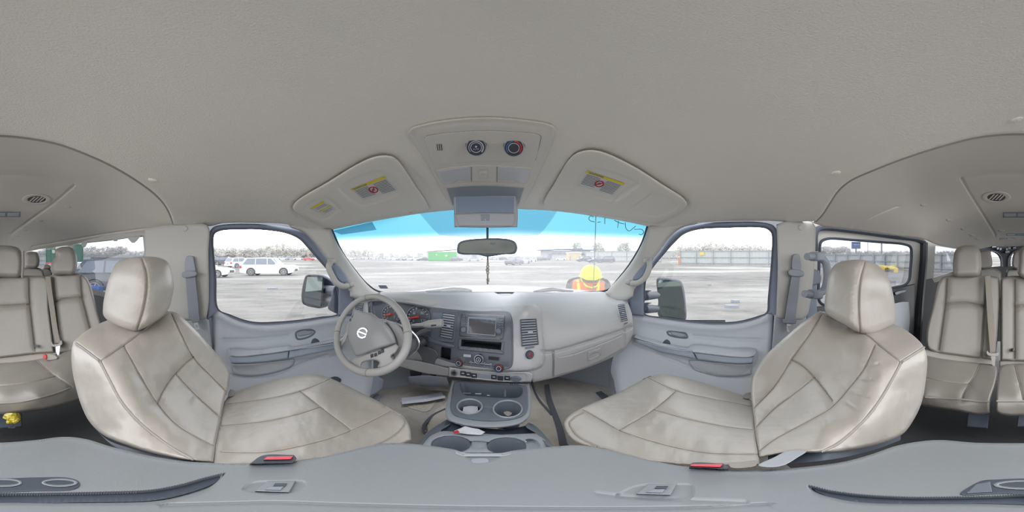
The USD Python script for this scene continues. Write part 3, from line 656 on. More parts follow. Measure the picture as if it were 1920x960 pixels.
th.add('seat_base', Relief([(176, 802, 1), (205, 826), (240, 838), (300, 854), (372, 866, 1), (372, 880, 1), (290, 862), (215, 838)], Off(DBk, .05), t=.1, r=1, step=8), 'bin_dark', label='dark plastic skirt under the seat')
th.add('pivot_cover', Relief([(432, 730), (440, 733), (438, 741), (428, 744)], Off(DCu, -.02), t=.03, r=2, step=4, ost=3), 'piping')
th.build()
th = Thing('belt_buckle', "belt buckle with a red button beside the driver's seat", 'buckle')
DZ = Flat(-.535)
th.add('housing', Relief([(468, 870, 1), (492, 854), (551, 853, 1), (556, 860), (548, 868, 1)], DZ, t=.05, r=2, step=5), 'bin_dark')
th.add('button', Relief(C((500, 856), (550, 855), (545, 861), (494, 862)), Off(DZ, -.012), t=.02, r=1.5, step=5), 'red_button', label='red push button'); th.build()

# ---- passenger seat
th = Thing('passenger_seat', 'beige leather passenger seat with headrest in front of the glove box', 'seat')
DCu = Field([(1410, 750, 2.28), (1250, 703, 2.42), (1160, 737, 2.22), (1062, 803, 1.74), (1415, 856, 1.42), (1270, 862, 1.48), (1414, 800, 1.78), (1070, 818, 1.70), (1100, 770, 1.95), (1150, 838, 1.58)])
sC = [[(1214, 708), (1268, 733), (1327, 746), (1410, 762)], [(1267, 734), (1227, 768), (1162, 807)], [(1092, 768), (1129, 789), (1161, 807), (1200, 821), (1260, 838), (1330, 850), (1420, 852)], [(1227, 769), (1285, 785), (1360, 800), (1412, 806)]]
Rc = Relief([(1408, 750, 1), (1393, 742), (1327, 721), (1272, 706), (1239, 702), (1214, 708), (1160, 736), (1090, 765), (1066, 780), (1058, 793), (1060, 805), (1069, 820), (1087, 832), (1130, 842, 1), (1200, 862), (1290, 872), (1425, 872, 1), (1422, 850), (1416, 800), (1413, 765)],
            DCu, t=.10, r=7, rr=.03, step=6, grooves=seams(*sC) + [([(1076, 784), (1067, 793), (1073, 807), (1087, 821), (1120, 838)], 2, .012)], wr=.02)
k = th.add('cushion', Rc, 'leather'); lines(th, Rc, sC, k); lines(th, Rc, [[(1096, 772), (1076, 783), (1068, 793), (1074, 807), (1088, 821), (1120, 838)]], k, .003, 'piping', 'piping', -.001)
DBk = Field([(1410, 712, 2.22), (1530, 590, 2.22), (1418, 850, 1.45), (1689, 679, 1.74), (1650, 749, 1.6), (1618, 792, 1.5), (1549, 842, 1.40), (1580, 845, 1.46), (1733, 655, 1.92), (1735, 712, 1.86), (1728, 753, 1.8), (1697, 808, 1.68), (1660, 828, 1.58), (1690, 618, 2.15), (1630, 605, 2.2), (1549, 587, 2.25), (1416, 800, 1.74), (1627, 629, 1.97), (1580, 720, 1.8), (1480, 770, 1.86)])
edge1 = [(1733, 651), (1712, 664), (1689, 679)]; edge2 = [(1689, 679), (1655, 652), (1627, 629), (1580, 604), (1538, 586)]
edge3 = [(1689, 679), (1677, 703), (1650, 749), (1618, 790), (1572, 831), (1540, 847)]
sB = [[(1541, 590), (1517, 629), (1494, 661), (1481, 680), (1452, 725), (1414, 766)], [(1486, 675), (1506, 687), (1527, 708), (1545, 730), (1561, 752)], [(1640, 648), (1622, 689), (1595, 725), (1562, 762), (1520, 788), (1450, 826), (1424, 846)], [(1527, 708), (1490, 738), (1452, 767), (1418, 801)]]
Rb = Relief([(1536, 583, 1), (1549, 585), (1600, 588), (1660, 602), (1700, 620), (1730, 647), (1738, 668), (1736, 712), (1728, 755), (1715, 784), (1697, 810), (1682, 820), (1647, 833), (1580, 846), (1520, 849), (1480, 849), (1423, 858, 1), (1417, 820), (1413, 780), (1408, 740), (1409, 712), (1419, 690), (1437, 665), (1478, 627), (1510, 600)],
            DBk, t=.22, r=7, rr=.035, step=6, grooves=seams(*sB) + [(edge2, 2, .008), (edge3, 2, .008), (edge1, 2, .008)] + [([(1600 + a, 735 + b), (1625 + a * 1.2, 745 + b * 1.3)], 3, .006) for a, b in ((0, 0), (-12, 20), (8, -25), (18, -48))], wr=.018)
k = th.add('backrest', Rb, 'leather'); lines(th, Rb, sB, k); lines(th, Rb, [edge1, edge2, edge3], k, .0035, 'piping', 'piping', -.003)
DHd = Field([(1674, 600, 2.1), (1670, 530, 2.1), (1645, 498, 2.12), (1622, 492, 2.05), (1612, 530, 1.97), (1610, 583, 1.95), (1614, 624, 1.95), (1575, 492, 2.12), (1552, 530, 2.14), (1549, 575, 2.12), (1640, 560, 2.02)])
hs = [(1622, 491), (1614, 520), (1610, 560), (1611, 600), (1613, 624)]
Rh = Relief([(1550, 588), (1546, 575), (1549, 545), (1554, 515), (1567, 495), (1590, 488), (1622, 488), (1645, 497), (1661, 512), (1672, 540), (1679, 585), (1677, 606), (1660, 616), (1631, 627), (1613, 625), (1580, 607)], DHd, t=.14, r=14, rr=.05, step=5, grooves=[(hs, 2, .010), (hs, 8, .008)])
k = th.add('headrest', Rh, 'leather'); lines(th, Rh, [hs], k)
th.add('seat_base', Relief([(1440, 852, 1), (1480, 846), (1560, 844), (1647, 830), (1690, 812, 1), (1688, 826, 1), (1640, 844), (1560, 862), (1440, 872, 1)], Off(DBk, .05), t=.1, r=1, step=8), 'bin_dark', label='dark plastic skirt under the seat')
th.add('pivot_cover', Relief([(1394, 740), (1410, 736), (1412, 744), (1402, 748), (1394, 746)], Off(DCu, -.02), t=.03, r=2, step=4, ost=3), 'piping')
th.build()
th = Thing('belt_buckle', 'belt buckle with a red button beside the passenger seat', 'buckle')
th.add('housing', Relief([(1292, 877, 1), (1296, 869), (1356, 869, 1), (1366, 876), (1362, 879, 1)], DZ, t=.05, r=1.5, step=5), 'bin_dark')
th.add('button', Relief(C((1296, 870), (1356, 870), (1350, 876), (1294, 874)), Off(DZ, -.012), t=.02, r=1.2, step=5), 'red_button', label='red push button'); th.build()
single('lap_belt', Relief([(1366, 870), (1390, 866), (1420, 864), (1418, 872), (1395, 877), (1370, 876)], DZ, t=.02, r=2, step=5), 'piping', 'pale belt end lying beside the passenger seat buckle', 'belt')
single('console_lid_arm', Relief([(1422, 872), (1450, 858), (1478, 845), (1512, 846), (1495, 858), (1470, 872), (1440, 876)], Off(DZ, -.01), t=.03, r=2, step=5), 'trim_lower', 'grey plastic lever at the inner edge of the passenger seat', 'lever')

# ================================================================ rear benches
def bench(th, pieces):
    for name, out, D, t, r, rr, sm, m in pieces:
        R = Relief(out, D, t=t, r=r, rr=rr, step=7, grooves=seams(*sm, w=1.4, h=.008, W=6, hh=.012) if sm else [])
        k = th.add(name, R, m); lines(th, R, sm or [], k, .0026)
    return th
DBa = Field([(0, 515, 3.1), (160, 515, 3.1), (0, 675, 2.9), (185, 650, 2.95), (-60, 515, 3.05)])
DCa = Field([(0, 676, 2.9), (69, 672, 2.9), (135, 652, 2.95), (0, 752, 2.35), (69, 744, 2.36), (130, 728, 2.5), (0, 778, 2.38), (69, 770, 2.4), (147, 752, 2.55)])
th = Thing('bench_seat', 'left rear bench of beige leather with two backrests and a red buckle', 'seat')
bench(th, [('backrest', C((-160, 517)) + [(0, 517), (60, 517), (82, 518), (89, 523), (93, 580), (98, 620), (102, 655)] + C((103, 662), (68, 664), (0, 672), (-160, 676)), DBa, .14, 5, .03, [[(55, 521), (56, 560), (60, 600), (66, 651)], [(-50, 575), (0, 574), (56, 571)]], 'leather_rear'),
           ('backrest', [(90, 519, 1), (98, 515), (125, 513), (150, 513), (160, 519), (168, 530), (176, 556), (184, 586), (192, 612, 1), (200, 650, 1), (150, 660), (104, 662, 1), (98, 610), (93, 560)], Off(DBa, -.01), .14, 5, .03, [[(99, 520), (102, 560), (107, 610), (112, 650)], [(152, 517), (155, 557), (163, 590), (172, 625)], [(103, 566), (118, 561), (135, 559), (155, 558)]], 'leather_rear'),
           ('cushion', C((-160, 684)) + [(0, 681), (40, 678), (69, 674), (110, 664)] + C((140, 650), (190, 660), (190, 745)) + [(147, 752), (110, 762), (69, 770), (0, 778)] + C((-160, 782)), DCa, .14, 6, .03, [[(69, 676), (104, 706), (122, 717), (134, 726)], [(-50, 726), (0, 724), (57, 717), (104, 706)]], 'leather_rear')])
k = th.add('cushion_back_panel', Relief(C((-160, 672), (0, 670), (68, 662), (140, 645), (140, 654), (69, 677), (0, 684), (-160, 688)), Off(DBa, .02), t=.05, r=2, step=8), 'piping')
R = Relief([(-160, 758), (0, 757), (69, 748), (130, 730)], DCa) if 0 else None
q = spline([(-160, 759), (0, 756), (40, 753), (69, 747), (100, 739), (130, 728)], False, 5.); th.add('piping', tube(P(q[:, 0], q[:, 1], DCa(q) - .004), .004, 6), 'piping')
q = None
for o, z in (([(-160, 461), (-10, 460), (20, 461), (34, 465), (41, 474), (44, 490), (42, 510), (36, 519), (0, 520), (-160, 520)], .0), ([(104, 480), (103, 470), (112, 464), (125, 463), (135, 465), (142, 474), (145, 488), (144, 504), (138, 514), (120, 515), (101, 515), (95, 507), (97, 492)], -.02)):
    th.add('headrest', Relief(o, Off(DBa, -.05 + z), t=.13, r=11, rr=.05, step=5), 'leather_rear')
th.add('support_post', tube(P([43, 43.5, 42], [470, 495, 520], [3.02, 3.02, 3.04]), .006), 'piping')
th.add('leg', Relief(C((-30, 770), (40, 768), (42, 800), (-30, 806)), Off(DCa, .12), t=.2, r=2, step=10), 'bin_dark')
th.add('seat_tag', Relief(C((64, 646), (69, 646), (69, 651), (64, 651)), Off(DBa, -.02), t=.02, step=4), 'black_trim')
th.build()
th = Thing('seat_belt', 'beige seat belt lying down the left rear bench with buckle', 'seat belt')
q = spline([(90, 519), (93, 545), (98, 580), (104, 620), (109, 643)], False, 4.)
w = 5.2
th.add('webbing', Relief([(q[i][0] - w, q[i][1]) for i in range(len(q))] + [(q[i][0] + w, q[i][1]) for i in range(len(q) - 1, -1, -1)], Off(DBa, -.022), t=.012, r=1, step=6), 'belt_beige')
th.add('tongue', Relief([(96, 643), (98, 641), (100, 645), (112, 643), (114, 638), (117, 640), (116, 647), (98, 650)], Off(DBa, -.04), t=.03, r=1.5, step=4, ost=2), 'piping')
th.add('latch_plate', Relief(C((104, 650), (113, 648), (110, 672), (105, 660)), Off(DBa, -.05), t=.01, step=4), 'silver')
k = th.add('buckle', Relief([(82, 664), (86, 663), (103, 665), (109, 671), (106, 674), (86, 675), (82, 671)], Off(DBa, -.12), t=.05, r=2, step=4), 'piping')
th.add('button', Relief([(81, 665), (86, 664), (88, 670), (86, 674), (82, 672)], Off(DBa, -.125), t=.03, r=1, step=3, ost=2), 'red', k, label='small red push button'); th.build()
th = Thing('yellow_strap', 'crumpled yellow strap bundle under the left rear bench', 'strap')
for i in range(5):
    a = RNG.uniform(-1, 1, (6, 2)) * [13, 7] + [22, 784]; q = spline([tuple(p) for p in a], True, 3.)
    th.add('loop', tube(P(q[:, 0], q[:, 1], 2.32 + .03 * np.sin(np.arange(len(q)) * .4 + i)), .009, 6, True), 'yellow_bag')
th.add('buckle', Relief(C((14, 796), (29, 796), (28, 803), (15, 803)), Flat(-.80), t=.03, holes=[C((17, 798), (26, 798), (25, 801), (18, 801))], step=4), 'silver'); th.build()

DBb = Field([(1760, 517, 3.1), (1960, 517, 3.1), (1740, 650, 2.95), (1960, 675, 2.9), (1870, 670, 2.92)])
DCb = Field([(1738, 664, 2.95), (1835, 681, 2.9), (1920, 683, 2.88), (1734, 746, 2.5), (1805, 749, 2.42), (1855, 753, 2.36), (1920, 750, 2.36), (1734, 762, 2.55), (1841, 778, 2.4), (1920, 779, 2.38)])
th = Thing('bench_seat', 'right rear single seat of beige leather beside the sliding door', 'seat')
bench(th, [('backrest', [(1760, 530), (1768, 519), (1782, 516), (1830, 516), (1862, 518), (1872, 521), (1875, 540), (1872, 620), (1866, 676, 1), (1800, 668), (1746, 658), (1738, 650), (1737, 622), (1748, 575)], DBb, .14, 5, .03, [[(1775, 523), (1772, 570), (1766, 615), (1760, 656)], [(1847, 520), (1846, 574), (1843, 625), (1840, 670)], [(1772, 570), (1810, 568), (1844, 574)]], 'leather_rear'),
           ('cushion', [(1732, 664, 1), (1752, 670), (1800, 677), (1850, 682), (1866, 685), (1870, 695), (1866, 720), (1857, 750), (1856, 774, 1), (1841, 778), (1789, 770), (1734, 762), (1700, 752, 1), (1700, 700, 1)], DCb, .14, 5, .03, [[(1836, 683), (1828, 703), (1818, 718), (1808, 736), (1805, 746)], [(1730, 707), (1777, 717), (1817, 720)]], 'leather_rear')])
th.add('cushion_back_panel', Relief(C((1736, 655), (1760, 660), (1866, 672), (1868, 690), (1752, 673), (1730, 666)), Off(DBb, .02), t=.05, r=2, step=8), 'piping')
q = spline([(1734, 745), (1770, 747), (1805, 749), (1840, 753), (1856, 753)], False, 5.); th.add('piping', tube(P(q[:, 0], q[:, 1], DCb(q) - .004), .004, 6), 'piping')
th.add('headrest', Relief([(1790, 517), (1787, 505), (1787, 488), (1791, 470), (1800, 462), (1815, 460), (1829, 462), (1837, 470), (1840, 487), (1840, 505), (1835, 517), (1815, 519)], Off(DBb, -.07), t=.13, r=11, rr=.05, step=5), 'leather_rear')
th.add('leg', Relief(C((1815, 772), (1855, 775), (1852, 804), (1812, 800)), Off(DCb, .12), t=.2, r=2, step=10), 'bin_dark'); th.build()
th = Thing('seat_belt', 'beige seat belt hanging down the right rear seat backrest', 'seat belt')
th.add('webbing', Relief(C((1846, 517), (1857, 517), (1864, 600), (1867, 664), (1856, 664), (1851, 600)), Off(DBb, -.03), t=.012, r=1, step=6), 'belt_beige')
th.add('tongue', Relief([(1849, 659), (1851, 657), (1854, 661), (1868, 661), (1871, 659), (1873, 662), (1871, 668), (1851, 666)], Off(DBb, -.05), t=.03, r=1.5, step=4, ost=2), 'piping')
th.add('latch_plate', Relief(C((1858, 668), (1867, 668), (1865, 688), (1860, 684)), Off(DBb, -.06), t=.02, step=4), 'piping'); th.build()
th = Thing('bench_seat', 'rear bench of beige leather cut by the right edge of the picture', 'seat')
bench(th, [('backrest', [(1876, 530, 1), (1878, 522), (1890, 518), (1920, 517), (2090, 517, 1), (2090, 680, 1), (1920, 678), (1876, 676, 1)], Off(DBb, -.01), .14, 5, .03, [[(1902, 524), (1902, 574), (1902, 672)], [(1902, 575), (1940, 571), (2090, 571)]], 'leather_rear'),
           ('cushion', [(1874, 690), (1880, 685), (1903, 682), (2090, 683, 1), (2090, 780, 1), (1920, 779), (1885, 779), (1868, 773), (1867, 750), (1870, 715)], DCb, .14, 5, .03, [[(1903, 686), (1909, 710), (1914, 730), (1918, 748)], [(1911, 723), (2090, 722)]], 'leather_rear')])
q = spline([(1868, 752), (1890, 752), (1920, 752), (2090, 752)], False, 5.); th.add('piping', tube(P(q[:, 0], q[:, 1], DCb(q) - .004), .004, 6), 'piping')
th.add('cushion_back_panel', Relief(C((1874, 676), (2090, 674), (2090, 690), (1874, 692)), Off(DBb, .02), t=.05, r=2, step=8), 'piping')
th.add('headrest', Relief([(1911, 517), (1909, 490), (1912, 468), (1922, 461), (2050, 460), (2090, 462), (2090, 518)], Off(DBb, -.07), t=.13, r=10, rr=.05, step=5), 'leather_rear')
th.add('buckle', Relief(C((1898, 653), (1903, 653), (1903, 659), (1898, 659)), Off(DBb, -.03), t=.03, r=1, step=4), 'bin_dark')
th.add('leg', Relief(C((1910, 776), (2090, 776), (2090, 804), (1906, 800)), Off(DCb, .12), t=.2, r=2, step=10), 'bin_dark'); th.build()
# third row, further back
DT = Field([(0, 480, 3.9), (60, 520, 3.85), (1900, 480, 3.9)])
th = Thing('bench_seat', 'third-row beige seat with small headrest behind the left bench', 'seat')
th.add('headrest', Relief([(48, 480), (50, 474), (60, 472), (70, 474), (74, 484), (73, 497), (69, 502), (50, 502), (46, 497), (47, 488)], Off(DT, -.05), t=.12, r=7, rr=.04, step=4), 'leather_rear')
th.add('backrest', Relief([(30, 506, 1), (46, 502), (72, 502), (80, 506), (84, 520), (86, 560, 1), (30, 560, 1)], DT, t=.12, r=4, rr=.03, step=6), 'leather_rear'); th.build()
th = Thing('bench_seat', 'fourth-row beige seatback just showing left of the big headrest', 'seat')
th.add('backrest', Relief([(76, 512, 1), (80, 504), (92, 503), (98, 508, 1), (98, 540, 1), (76, 540, 1)], Off(DT, .25), t=.1, r=3, rr=.02, step=5), 'leather_rear')
th.add('headrest', Relief([(82, 503), (84, 497), (93, 497), (96, 503)], Off(DT, .22), t=.08, r=3, step=4), 'leather_rear'); th.build()
DT2 = Field([(1840, 480, 3.9), (1900, 480, 3.9), (1870, 560, 3.8)])
for lab, o, b in (('third-row beige seat behind the right rear single seat', [(1836, 472), (1843, 470), (1856, 470), (1859, 480), (1859, 500), (1836, 502)], [(1836, 503, 1), (1860, 502), (1872, 506), (1878, 512, 1), (1878, 560, 1), (1836, 560, 1)]),
                  ('third-row beige seat behind the bench at the right edge', [(1900, 476), (1904, 471), (1916, 471), (1924, 476), (1924, 502), (1899, 502)], [(1886, 512, 1), (1889, 505), (1906, 503), (1940, 503, 1), (1940, 560, 1), (1886, 560, 1)])):
    th = Thing('bench_seat', lab, 'seat')
    th.add('headrest', Relief(o, Off(DT2, -.05), t=.12, r=4, rr=.03, step=4), 'leather_rear')
    th.add('backrest', Relief(b, DT2, t=.12, r=4, rr=.03, step=6), 'leather_rear'); th.build()

# ---- rear side walls, windows, sliding door, tail doors
DSL = Field([(-300, 470, 5.6), (280, 440, 3.05), (280, 600, 3.0), (200, 540, 3.35), (130, 470, 3.9), (130, 600, 3.8), (50, 470, 4.6), (-60, 470, 5.2), (-60, 600, 5.2)])
W5 = [(137, 470), (138, 461, 1), (150, 456), (160, 455), (216, 449), (240, 446), (268, 444, 1), (271, 480), (271, 560, 1), (230, 555), (197, 548), (170, 541), (140, 536, 1), (137, 500)]
W6 = [(58, 471, 1), (80, 466), (104, 462, 1), (103, 500), (101, 522, 1), (56, 522, 1)]
th = Thing('wall_left', 'pale rear side wall of the van behind the left bench', None, None, 'structure')
th.add('side_panel', Relief(C((-300, 440), (120, 440), (292, 430), (294, 560), (240, 562), (196, 560), (150, 560), (-300, 560)), DSL, t=.05, step=12, ost=8, holes=[W5, W6]), 'trim_light')
th.add('lower_panel', Relief(C((-300, 545), (150, 545), (171, 540), (197, 548), (235, 556), (294, 562), (296, 850), (-300, 850)), Off(DSL, -.03), t=.05, r=3, step=20, ost=10), 'rear_dark', label='dark lower wall panel')
th.add('window_sill', Relief(C((160, 535), (171, 539), (200, 549), (240, 556), (240, 566), (196, 558), (172, 552)), Off(DSL, -.06), t=.06, r=2, step=6), 'trim_lower')
for tri in ([(152, 455), (165, 453), (160, 463), (157, 464), (154, 463)], [(238, 445), (264, 442), (257, 451), (252, 455), (247, 455)], [(212, 449), (221, 448), (220, 452), (213, 452)]):
    th.add('trim_flap', Relief([(a, b, 1) for a, b in tri], Off(DSL, -.04), t=.03, r=1, step=5), 'trim_light')
th.build()
single('window_4', Relief(widen([(p[0], p[1]) for p in W5], 3), Off(DSL, .03), t=.005, step=30, ost=10), 'glass_rear', 'rear side window beside the left bench', None, None, 'structure')
single('window_5', Relief(widen([(p[0], p[1]) for p in W6], 3), Off(DSL, .03), t=.005, step=30, ost=10), 'glass_rear', 'far rear side window past the left bench', None, None, 'structure')

DSR = Field([(1525, 440, 2.95), (1525, 700, 2.9), (1620, 500, 3.05), (1725, 450, 3.4), (1725, 600, 3.3), (1790, 460, 4.1), (1790, 600, 4.0), (1850, 470, 4.9), (1980, 470, 5.4), (1980, 560, 5.3)])
W7 = [(1537, 468), (1539, 454), (1550, 448), (1600, 450), (1650, 454), (1695, 458), (1707, 463), (1709, 475), (1707, 503), (1704, 526), (1697, 534), (1672, 540), (1600, 560), (1548, 572), (1537, 566), (1535, 520)]
W8 = [(1754, 461, 1), (1775, 464), (1793, 467, 1), (1790, 508, 1), (1770, 515), (1750, 521, 1)]
th = Thing('door_3', 'sliding door on the right with pale frame and black lower panel', None, None, 'structure')
th.add('door_frame', Relief([(1526, 700, 1), (1526, 440), (1530, 430), (1544, 427), (1600, 432), (1680, 443), (1722, 450), (1730, 456), (1730, 480), (1722, 560), (1716, 700, 1)], DSR, t=.06, r=3, step=10, holes=[W7]), 'trim_light')
k = th.add('lower_panel', Relief(C((1527, 575), (1548, 574), (1600, 562), (1672, 542), (1697, 536), (1716, 532), (1716, 760), (1527, 760)), Off(DSR, -.03), t=.05, r=2, step=14), 'black_trim', label='black lower panel of the sliding door')
th.add('door_handle', Relief([(1678, 549), (1690, 545), (1699, 544), (1698, 547), (1688, 550), (1680, 553)], Off(DSR, -.055), t=.03, r=1, step=4, ost=3), 'belt_grey', k)
th.add('torn_cover', Relief([(1672, 570, 1), (1690, 566), (1704, 566, 1), (1706, 600), (1702, 640, 1), (1670, 640, 1)], Off(DSR, -.06), t=.02, r=2, step=6), 'trim_lower', k, label='torn pale grey cover sheet')
q = spline([(1528, 470), (1528, 440), (1533, 430), (1544, 427), (1600, 432), (1680, 443), (1724, 450), (1732, 457), (1733, 480), (1726, 560), (1716, 700)], False, 5.)
th.add('door_seal', tube(P(q[:, 0], q[:, 1], DSR(q) - .03), .017, 8), 'seal')
q = spline(W7, True, 5.); th.add('window_seal', tube(P(q[:, 0], q[:, 1], DSR(q) - .002), .008, 6, True), 'seal')
th.build()
single('window_6', Relief(widen(W7, 3), Off(DSR, .03), t=.005, step=30, ost=10), 'glass_rear', 'sliding door window behind the passenger headrest', None, None, 'structure')
th = Thing('wall_right', 'pale rear side wall past the sliding door on the right', None, None, 'structure')
th.add('side_panel', Relief(C((1722, 436), (1760, 442), (1800, 448), (1806, 525), (1750, 531), (1722, 536)), DSR, t=.05, step=8, holes=[W8]), 'trim_light')
th.add('lower_panel', Relief(C((1727, 526), (1748, 522), (1752, 530), (1806, 516), (1806, 760), (1700, 800), (1716, 640)), Off(DSR, -.02), t=.05, r=2, step=12), 'rear_dark', label='dark lower wall panel')
q = spline([(1732, 455), (1731, 490), (1724, 570), (1718, 660), (1712, 720)], False, 6.); th.add('pillar_cover', tube(P(q[:, 0], q[:, 1], DSR(q) - .05), .022, 8), 'black_trim'); th.build()
single('window_7', Relief(C((1745, 455), (1800, 462), (1798, 516), (1744, 528)), Off(DSR, .03), t=.005, step=30), 'glass_rear', 'narrow rear side window left of the right rear headrest', None, None, 'structure')
# tail doors, seen between the headrests
DTd = Field([(1800, 470, 4.7), (1960, 470, 4.7), (1880, 540, 4.7)])
single('wall_back_panel', Relief(C((1796, 452), (1990, 452), (1990, 850), (1796, 850)), Off(DTd, .55), t=.05, step=30, holes=[[(1854, 473), (1866, 474), (1873, 482), (1875, 498), (1862, 502), (1854, 500)], [(1896, 500), (1896, 484), (1902, 474), (1911, 472), (1914, 500)]]), 'tail_frame', 'dark inner skin of the tail doors', None, None, 'structure') if 0 else None
th = Thing('door_4', 'black tail doors with bent window frames at the far end', None, None, 'structure')
th.add('door_frame', Relief([(1800, 440, 1), (2250, 440, 1), (2250, 640, 1), (1800, 640, 1)], DTd, t=.06, step=10, holes=[[(1854, 472, 1), (1862, 473), (1870, 478), (1875, 487), (1876, 499, 1), (1854, 501, 1)], [(1895, 499, 1), (1895, 487), (1898, 478), (1905, 472), (1914, 471, 1), (1914, 500, 1)]]), 'tail_frame')
for pts in ([(1858, 471), (1868, 473), (1877, 482), (1879, 500)], [(1912, 469), (1902, 472), (1893, 482), (1891, 500)]):
    q = spline(pts, False, 2.); th.add('weatherstrip', tube(P(q[:, 0], q[:, 1], DTd(q) - .01), .006, 6), 'bin_grey')
for u, v, a in ((1864, 463, 4), (1871, 467, 2), (1876, 468, 2), (1888, 468, 2), (1893, 466, 2.5), (1902, 465, 3), (1889, 473, 4)):
    th.add('hinge', Relief(C((u - a, v - 2), (u + a, v - 3), (u + a, v + 1), (u - a, v + 2)), Off(DTd, -.03), t=.03, r=1, step=3), 'belt_grey')
th.build()
# grab bar by the sliding door
th = Thing('grab_bar', 'thick grey curved grab bar beside the sliding door opening', 'handle')
q = spline([(1513, 481), (1532, 482), (1546, 490), (1551, 508), (1550, 530), (1544, 545), (1530, 552), (1508, 551)], False, 3.)
Dg = Field([(1510, 480, 2.5), (1510, 552, 2.5), (1552, 515, 2.55)])
th.add('bar', tube(P(q[:, 0], q[:, 1], Dg(q) - .04), .0175, 12), 'belt_grey')
for u, v in ((1521, 481), (1518, 551)): th.add('mount', put(rbox(.05, .045, .06, .012), frame(Dg, u, v, .03)), 'belt_grey')
th.build()
single('latch_block', Relief(C((1518, 505), (1536, 507), (1540, 520), (1538, 532), (1526, 535), (1520, 545), (1516, 545)), Off(DBR, .02), t=.06, r=3, step=5), 'bin_grey', 'dark grey latch block on the door pillar behind the grab bar', 'latch')
th = Thing('door_pillar', 'blue-grey lower door pillar behind the passenger headrest', None, None, 'structure')
th.add('pillar', Relief(C((1514, 500), (1530, 505), (1532, 590), (1540, 720), (1500, 720), (1512, 590)), Off(DBR, .05), t=.08, r=3, step=8), 'door_frame'); th.build()

# ================================================================ floor
ZF = -.95
def slab(x0, x1, y0, y1, z, t=.04): return box(x1 - x0, y1 - y0, t, ((x0 + x1) / 2, (y0 + y1) / 2, H + z - t / 2))
single('floor', slab(-1.25, 1.25, 2.0, 4.25, ZF), 'carpet', 'brown-grey carpet of the front footwells', None, None, 'structure', False)
th = Thing('floor', 'dark rubber floor of the rear cabin at both ends of the picture', None, None, 'structure')
th.add('floor_covering', slab(-7.5, -1.252, 1.2, 6.3, ZF), 'rubber_floor'); th.add('floor_covering', slab(1.252, 7.5, 1.2, 6.3, ZF), 'rubber_floor'); th.build()
DF = Flat(ZF)
single('carpet_tunnel', Relief([(838, 735, 1), (992, 712, 1), (1010, 740), (1030, 765), (1046, 800), (1056, 840, 1), (780, 850, 1), (798, 812), (800, 800), (815, 770), (838, 752)], Off(DF, -.05), t=.05, r=5, rr=.04, step=10), 'carpet_tan', 'tan carpet over the tunnel below the centre console', 'carpet')
q = spline([(797, 811), (795, 800), (800, 792), (812, 780), (836, 768)], False, 4.); th = Thing('carpet_edge', 'dark raised carpet edge beside the driver footwell', 'edge strip'); th.add('edge', tube(P(q[:, 0], q[:, 1], DF(q) - .03), .012, 6), 'mat_black'); th.build()
q = spline([(997, 716), (1003, 735), (1012, 752), (1026, 768), (1034, 778)], False, 4.); th = Thing('carpet_edge', 'thin dark carpet seam right of the centre console', 'edge strip'); th.add('edge', tube(P(q[:, 0], q[:, 1], DF(q) - .055), .008, 6), 'mat_black'); th.build()
single('floor_rail', Relief([(1021, 721, 1), (1029, 720, 1), (1034, 745), (1043, 770), (1055, 800), (1064, 832, 1), (1074, 842, 1), (1050, 842, 1), (1042, 800), (1030, 765), (1024, 745)], Off(DF, -.06), t=.06, r=3, step=6), 'mat_black', 'dark grey plastic rail on the passenger footwell carpet', 'rail')
single('floor_clip', Relief(C((1116, 736), (1127, 733), (1141, 743), (1130, 750)), Off(DF, -.02), t=.02, r=1.5, step=5), 'bin_dark', 'small dark bracket on the passenger footwell carpet', 'bracket')
th = Thing('floor_mat', 'worn grey rubber heel pad with raised bars in the driver footwell', 'mat')
th.add('pad', Relief([(750, 752, 1), (762, 738), (800, 732), (820, 742), (812, 762), (800, 772), (770, 766, 1)], Off(DF, -.012), t=.012, r=2, step=6), 'carpet_tan')
for i in range(5):
    u, v = 757 + i * 11, 753 - i * 3.0
    th.add('bar', Relief(C((u, v - 2), (u + 5, v - 9), (u + 9, v - 10), (u + 4, v - 1)), Off(DF, -.022), t=.012, r=1, step=4), 'carpet_tan')
    u, v = 776 + i * 7, 757 + i * 1.6
    th.add('bar', Relief(C((u, v), (u + 5, v - 1), (u + 2, v + 6), (u - 2, v + 5)), Off(DF, -.022), t=.012, r=1, step=4), 'carpet_tan')
th.build()
th = Thing('plastic_wrapper', 'folded clear plastic strip lying on the driver footwell carpet', 'wrapper')
th.add('film', Relief([(753, 746, 1), (790, 742), (828, 735, 1), (835, 746, 1), (800, 753), (754, 758, 1)], Off(DF, -.06), t=.004, step=5, wr=.05), 'clear_plastic')
th.add('fold', Relief(C((754, 753), (800, 748), (834, 742), (835, 746), (800, 753), (754, 758)), Off(DF, -.075), t=.003, step=5), 'plastic_bag'); th.build()
for u, v, s_ in ((838, 724, 2.5), (834, 722, 1.5), (1069, 713, 2), (798, 808, 1.6), (776, 824, 2.2), (1050, 752, 1.5)):
    single('debris', Relief([(u - s_, v), (u, v - s_ * .6), (u + s_, v), (u, v + s_ * .7)], Off(DF, -.07), t=.02, step=2, ost=1.5), 'carpet_tan', 'tiny pale crumb of debris on the front carpet', 'debris', 'crumbs on the front carpet')
th = Thing('pedal_box', 'dark panel and pedals below the steering column', 'pedals')
DFw = Field([(660, 640, 3.6), (860, 640, 3.6), (760, 722, 4.1), (1200, 640, 3.7), (1100, 720, 4.1)])
single('wall_firewall', Relief(C((560, 600), (1360, 600), (1360, 715), (1190, 712), (1000, 712), (840, 720), (560, 730)), Off(DFw, .05), t=.05, step=40), 'footwell', 'dark grey firewall behind the footwells', None, None, 'structure')
